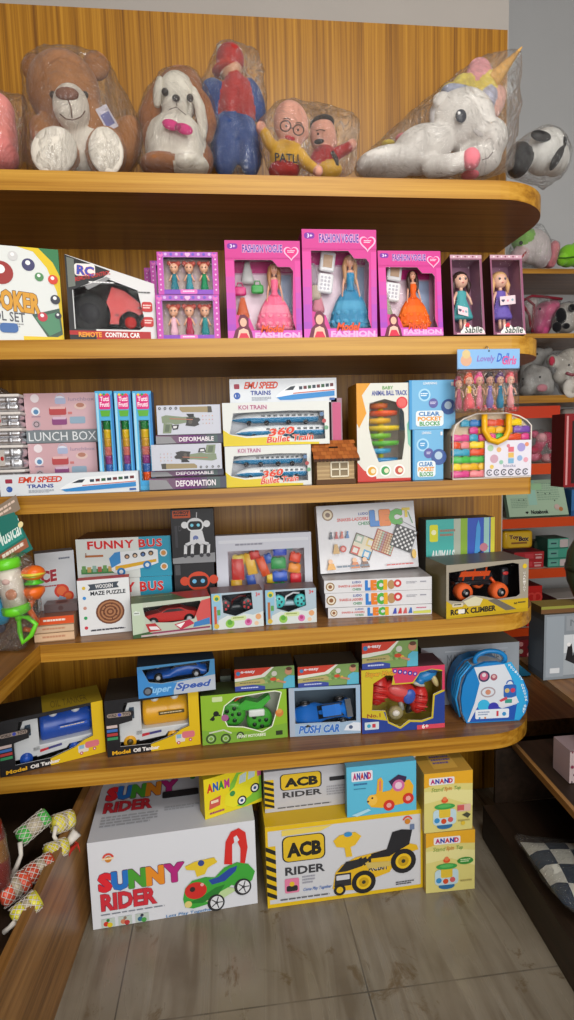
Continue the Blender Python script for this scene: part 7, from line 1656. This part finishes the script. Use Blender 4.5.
# cushion in a bag on the plinth
zc = .119
pC = atz(556, 893, zc)
t = tag(empty('patterned_cushion', (.93, -.50, zc+.001)), 'navy and white checked cushion in a clear bag on the dark right plinth', 'cushion')
o_ = t.location; mb = MB(); n = 18; m_ = 12
c1_, c2_, c3_, c4_ = atz(520, 842, .165)-o_, atz(650, 850, .165)-o_, atz(670, 960, .165)-o_, atz(562, 903, .165)-o_
vs = []; fs = []; cols = []
for s_ in (1, -1):
    for j in range(m_+1):
        for i in range(n+1):
            u, v = i/n, j/m_; q = c1_.lerp(c2_, u).lerp(c4_.lerp(c3_, u), v); e = (math.sin(PI*u)*math.sin(PI*v))**.5
            nn = (c2_-c1_).cross(c4_-c1_).normalized(); nn = nn if nn.z > 0 else -nn
            q = q+nn*(s_*.045*e); q.z = max(q.z, .002+.0005*(s_ > 0)); vs.append(tuple(q))
for s_ in (0, 1):
    for j in range(m_):
        for i in range(n):
            b_ = s_*(n+1)*(m_+1); f_ = (b_+j*(n+1)+i, b_+j*(n+1)+i+1, b_+(j+1)*(n+1)+i+1, b_+(j+1)*(n+1)+i); fs.append(f_ if s_ == 0 else f_[::-1])
            ci, cj = i//3, j//3; col = '1c3044' if (ci+cj) % 2 else 'cfd0c8'
            if i > 8 and j > 5: col = ('c87a3a', 'd8b83a', 'b8485a')[(ci+cj) % 3]
            cols.append(col)
mb.add(vs, fs, cols, 'plush', True); mb.build('cushion', t)
bag('plastic_bag', t, [tuple(q) for q in vs[::5]], [tuple(atz(513, 834, .175)-o_), tuple(atz(518, 842, .14)-o_)], infl=.008, voxel=.010, amp=.006, mat='pouch_film', minz=.001)

# ================================================================== far unit
ZF = FZ
def fplush(name, lab, prims, group=None, extra=(), bagit=True, cx=None, lev=0, y=.87):
    rt = tag(empty(name, (fx(cx, y, ZF[lev]), y, ZF[lev]+.002)), lab, 'stuffed toy', group); o_ = rt.location
    K2 = .0051
    pp = []
    for (px, py, dy, rx, ry, rz, col, *r) in prims: pp.append(('e', aty(px, py, y+dy), (rx*K2, ry*K2, rz*K2), r[0] if r else 0, col))
    blob('body', pp, rt, o_, voxel=.009, smooth=4)
    return rt, o_
def feyes(rt, o_, pts, y, r=.006, col='141414'):
    for px, py in pts:
        mb = MB(); mb.ell(aty(px, py, y)-o_, (r, r*.6, r), col, 'plastic', 10, 8); mb.build('eye', rt)
def fbag(rt, ex=()): bag('plastic_bag', rt, kids_pts(rt, 6), ex, infl=.008, voxel=.016, amp=.006, minz=.002)
rt, o_ = fplush('plush_frog', 'green and white bagged plush toy with black eye just below the rounded top shelf end', [(533, 247, 0, 18, 12, 17, 'd6cccb', 20), (524, 240, .0, 12, 12, 11, '8ac05a', 0), (519, 256, -.02, 9, 9, 8, 'd8b8bc'), (541, 256, 0, 10, 10, 12, 'd0c4c6')], cx=530, lev=0)
feyes(rt, o_, [(521, 243)], .81, .010)
mb = MB(); mb.tube([aty(517, 260, .80)-o_, aty(522, 257, .79)-o_, aty(526, 252, .80)-o_], .004, 'b83a3a', 'soft', 8); mb.build('mouth', rt); fbag(rt, [tuple(aty(542, 222, .87)-o_)])
rt, o_ = fplush('plush_toy', 'salmon pink bagged plush toy between the green and lime ones', [(551, 256, 0, 6, 8, 12, 'd8808a'), (554, 249, 0, 5, 7, 8, 'e08a90'), (548, 262, 0, 5, 7, 6, 'd88088')], cx=551, lev=0); fbag(rt, [tuple(aty(545, 236, .87)-o_)])
rt, o_ = fplush('plush_toy', 'lime green plush toy at the right edge of the highest far shelf', [(568, 256, 0, 10, 10, 11, '7cc02e'), (578, 254, 0, 9, 10, 13, '7cc02e'), (562, 260, -.02, 5, 6, 6, '8ad038')], cx=570, lev=0)
mb = MB(); mb.tube([aty(559, 258, .80)-o_, aty(566, 258, .795)-o_, aty(574, 257, .80)-o_], .004, '3a6a14', 'soft', 8); mb.build('seam', rt)
rt, o_ = fplush('plush_elephant', 'pink plush animal beside a dark red ribboned bag on the second far shelf', [(545, 312, 0, 12, 11, 10, 'd85a8a', -20), (541, 326, .01, 10, 10, 11, 'd0558a'), (553, 307, 0, 6, 8, 8, 'dc6a96')], cx=543, lev=1); feyes(rt, o_, [(540, 309)], .81)
fbag(rt, [tuple(aty(562, 298, .87)-o_)])
rt, o_ = fplush('plush_toy', 'white plush toy with dark red ribbons left of the pink one', [(528, 318, .02, 8, 10, 14, 'cfc2c0'), (531, 304, .02, 7, 8, 7, 'd0c6c4')], cx=529, lev=1, y=.90)
mb = MB()
for P4 in ([(524, 300), (532, 296), (545, 297), (562, 299)], [(523, 305), (529, 315), (531, 328)], [(526, 298), (534, 305), (532, 332)]): mb.tube([aty(a, b_, .83)-o_ for a, b_ in P4], .007, '7a1a2a', 'soft', 8)
mb.build('ribbon', rt); fbag(rt)
rt, o_ = fplush('plush_cow', 'black and white bagged plush toy at the right end of the second far shelf', [(566, 318, .0, 13, 11, 15, 'c9c5bd'), (578, 314, 0, 10, 10, 13, 'c9c5bd')], cx=568, lev=1)
for (a, b_, r1_, r2_) in ((561, 316, 6, 8), (557, 327, 5, 5), (572, 308, 4, 4), (566, 326, 4, 3)):
    mb = MB(); mb.ell(aty(a, b_, .80)-o_, (r1_*.0051, .012, r2_*.0051), '17171a', 'plush', 12, 8); mb.build('black_patch', rt)
fbag(rt)
GK = 'b3b1ad'
rt, o_ = fplush('plush_elephant', 'light grey plush elephant in clear bag, front one on the third far shelf', [(540, 377, 0, 11, 11, 11, GK), (530, 378, .02, 7, 8, 12, GK), (541, 390, 0, 13, 11, 7, GK), (527, 391, 0, 7, 8, 6, GK), (549, 384, -.02, 5, 6, 5, GK), (533, 370, .01, 6, 6, 6, GK)], cx=538, lev=2); feyes(rt, o_, [(540, 377), (523, 379)], .80)
mb = MB(); mb.ell(aty(542, 388, .79)-o_, (.03, .012, .02), 'b87a84', 'plush', 12, 8); mb.build('muzzle', rt); fbag(rt)
rt, o_ = fplush('plush_elephant', 'grey plush head peeping out behind the front grey elephant', [(537, 358, .03, 9, 9, 11, 'a9a7a3', 10), (546, 353, .03, 8, 6, 5, 'a9a7a3', -30), (531, 372, .06, 12, 8, 20, 'a09e9a'), (533, 388, .06, 12, 8, 8, 'a09e9a')], cx=536, lev=2, y=.98); feyes(rt, o_, [(537, 354)], .93)
rt, o_ = fplush('teddy_bear', 'large cream bagged teddy bear with pink inner ear at the right edge', [(571, 364, 0, 16, 12, 16, 'cfcac0'), (552, 361, .01, 5, 5, 7, 'cfcac0'), (572, 385, 0, 13, 12, 12, 'cfcac0'), (560, 377, -.01, 7, 7, 7, 'cfcac0', 30)], cx=570, lev=2); feyes(rt, o_, [(569, 365)], .785)
mb = MB(); mb.ell(aty(552, 361, .82)-o_, (.016, .012, .024), 'b8384c', 'plush', 12, 8); mb.build('inner_ear', rt)
mb = MB(); mb.tube([aty(566, 373, .785)-o_, aty(572, 375, .78)-o_, aty(580, 374, .785)-o_], .008, '9a3a4a', 'soft', 8); mb.build('mouth', rt)
mb = MB(); mb.ell(aty(571, 388, .80)-o_, (.045, .015, .05), 'd8d2c8', 'plush', 14, 10); mb.build('belly_patch', rt); fbag(rt)
# pink bagged toys on the fourth level
rt = tag(empty('pink_toy_bag', (fx(542, .9, ZF[3]), .9, ZF[3]+.002)), 'clear bag of pink toys on the fourth far shelf', 'bag of toys'); o_ = rt.location
rn = random.Random(3)
for k in range(16):
    mb = MB(); a, b_ = 533+rn.random()*20, 434+rn.random()*26; mb.ell(aty(a, b_, .88+rn.random()*.03)-o_, (.022+rn.random()*.012, .02, .018+rn.random()*.01), ('c83a64', 'd86a88', 'e0a0a8', 'b83050')[k % 4], 'soft', 10, 8); mb.build('pink_toy', rt)
fbag(rt, [tuple(aty(540, 428, .9)-o_), tuple(aty(532, 462, .86)-o_), tuple(aty(553, 462, .86)-o_)])
rt = tag(empty('wrapped_toy', (fx(570, .93, ZF[3]), .93, ZF[3]+.002)), 'greyish wrapped toy with dark red patches behind the dark red box', 'toy'); o_ = rt.location
mb = MB(); mb.rbox(-.06, .09, -.03, .04, 0, fz(409, rt.location.x, .93)-ZF[3], .02, '9a9088', 'soft'); mb.build('bundle', rt)
mb = MB(); mb.ell((-.03, -.035, .22), (.02, .01, .03), '8a2a34', 'soft'); mb.build('red_patch', rt); mb = MB(); mb.ell((.01, -.035, .12), (.02, .01, .05), 'd8d4d0', 'soft'); mb.build('white_patch', rt)
# mint sheet box
B = Bx('stationery_box', 'mint green stationery box with small heart leaning on the fifth far shelf', 'stationery', 509.5, 569, 480, ZF[4]-.0, yl=.815, yr=.82, d=.03, rx=-.35)
A = B.carton('a9c4a9', '7a9a84', '8aa890'); A.rect(.36, 0, .50, .7, '9cc8b8'); A.small(.06, .50, .34, .78, 6, '8ca890'); A.small(.52, .1, .9, .6, 8, '90ac94'); A.rect(.44, .1, .62, .28, '9ac49a')
for u, v in ((.2, .55), (.28, .55), (.42, .3), (.54, .36), (.66, .4), (.74, .4), (.8, .6), (.38, .12)): A.circ(u, v, .018, '3a4a44')
heart(A, .30, .90, .045, '202422'); A.text('Notebook', .37, .84, .66, .95, '1c2426', .04); A.circ(.82, .78, .08, 'c9b0a8'); A.circ(.88, .84, .06, 'b87a4a'); B.done()
B = Bx('toy_box', 'blue toy box beneath the dark red box at right edge', 'toy box', 571, 612, 489, ZF[4], yl=.83, d=.15); A = B.carton('3a72ac', '2a5480', '3a6090'); A.circ(.25, .4, .25, '8a9ac0'); A.circ(.25, .35, .12, 'c8a8a0'); A.rect(0, .8, 1, 1, '2a5a90'); B.done(); tb = B.top
B = Bx('gift_box', 'dark red window box with light edge at the right frame edge', 'gift box', 563, 625, 413, zu, yl=-.13, yr=-.12, d=.07, lift=.0015); A = B.carton('7e1218', '5a0e12', '6a1014'); A.rect(.03, .03, .06, .97, 'c88a8a'); A.rect(.12, .10, 1, .95, '241416'); A.rect(.2, .2, .5, .3, '5a4a4c'); A.rect(.2, .5, .5, .56, '3a5a4a'); B.done()
# sixth level: yellow pack, red boxes, teal boxes
B = Bx('snack_toy_pack', 'yellow rounded toy pack with dark red lettering on the sixth far shelf', 'toy pack', 503.5, 533.5, 531, ZF[5]+.11, yl=.82, d=.05)
mb = B.mb; W, Hh = B.W, B.H; mb.rbox(-W/2, W/2, 0, .05, 0, Hh, .018, 'd2a51c', 'plastic', n=4); A = B.art(.0006); A.rrect(.12, .1, .88, .9, .15, 'd8b030'); A.text('Toy', .18, .22, .5, .5, '5a1a1a', .06, out='f0d890'); A.text('Box', .50, .30, .84, .58, '3a2430', .06, out='f0d890'); A.rect(.25, .62, .78, .72, '8a5a2a'); B.done('pack')
mb = MB()
for nm_, (xa, xb, yt, lv, c, lab) in enumerate(((511, 543.5, 565, 5, 'b8242c', 'lower small red box in pair under the yellow pack'), (514, 544, 552, None, 'b02a30', 'upper small red box in pair under the yellow pack'))):
    zb_ = ZF[5] if lv else tb2
    B = Bx('small_red_box', lab, 'toy box', xa, xb, yt if lv is None else 560.5, zb_, yl=.84, d=.12, group='pair of small red boxes', single=True); A = B.carton(c, '7a1a20', '8a2a2c'); A.rect(.35, .2, .65, .8, 'c84048'); A.small(.7, .3, .95, .5, 1, 'e0c0c0'); A.rect(.72, .6, .92, .85, 'd8a8a8'); B.done(); tb2 = B.top
zz_ = ZF[5]; 
for k, (yt, lab) in enumerate(((558.5, 'lowest mint box with white label in the stack of three'), (548.5, 'middle mint box without a white label in the stack of three'), (538.5, 'uppermost mint box with white label in the stack of three'))):
    B = Bx('small_mint_box', lab, 'toy box', 547.5, 568.5, yt, zz_, yl=.83, d=.12, group='stack of three mint boxes', single=True); A = B.carton('4aa58e', '2c5a4c', '2a4a40'); A.rect(.05, .15, .5, .85, '6ab0a0'); A.rect(.15, .4, .42, .55, '2a4a50')
    if k != 1: A.rrect(.58, .1, .98, .9, .1, 'cdbfc0')
    A.rect(0, .92, 1, 1, '2a6a5a'); B.done(); zz_ = B.top
B = Bx('small_carton', 'dark green carton between the red pair and the mint stack', 'carton', 534, 546.5, 541, ZF[5], yl=.93, d=.08, single=True); A = B.carton('2c3a2c', '1c281e', '3a4438'); A.rect(.2, .1, .8, .3, '4a5a48'); B.done()
# seventh level
B = Bx('red_block_box', 'bright red embossed box left on the seventh far shelf', 'toy box', 526.5, 541.5, 586, ZF[6], yl=.83, d=.14, single=True); A = B.carton('d02420', '6a1416', '8a1c1c')
for i in range(2):
    for j in range(2): A.ring(.28+i*.42, .28+j*.42, .10, .05, 'e84840')
B.done()
B = Bx('red_box', 'dark red and white printed box right on the seventh far shelf', 'toy box', 556, 610, 597, ZF[6], yl=.82, d=.2); A = B.carton('b01c2a', '5a0e14', 'c0b8b4'); A.rect(0, 0, 1, .3, 'c9c4c4'); A.rect(0, .6, 1, .75, 'c8c0c0'); A.text('TOYS', .05, .38, .22, .52, 'e8d8d8', .04); B.done()
# counter level
zcn = zt_counter
B = Bx('red_toy_pack', 'dark red patterned toy pack standing on the far counter', 'toy pack', 517, 534, 640, zcn, yl=.50, d=.05); A = B.carton('7a1c24', '4a1218', '5a2a2c')
for k in range(8): A.circ(.2+.5*(k % 2), .12+.11*k, .07, ('c88a8a', '3a2a34', 'b8b0a0')[k % 3])
B.done()
B = Bx('blue_wedge', 'flat sky blue toy board leaning on the far counter beside the doctor set', 'toy', 516, 531, 664, zcn, yl=.45, d=.02, rx=-.3, single=True); A = B.carton('2a86b4', '1f5a80', '2a7090'); A.rect(.1, .1, .9, .3, '3a9ac8'); B.done()
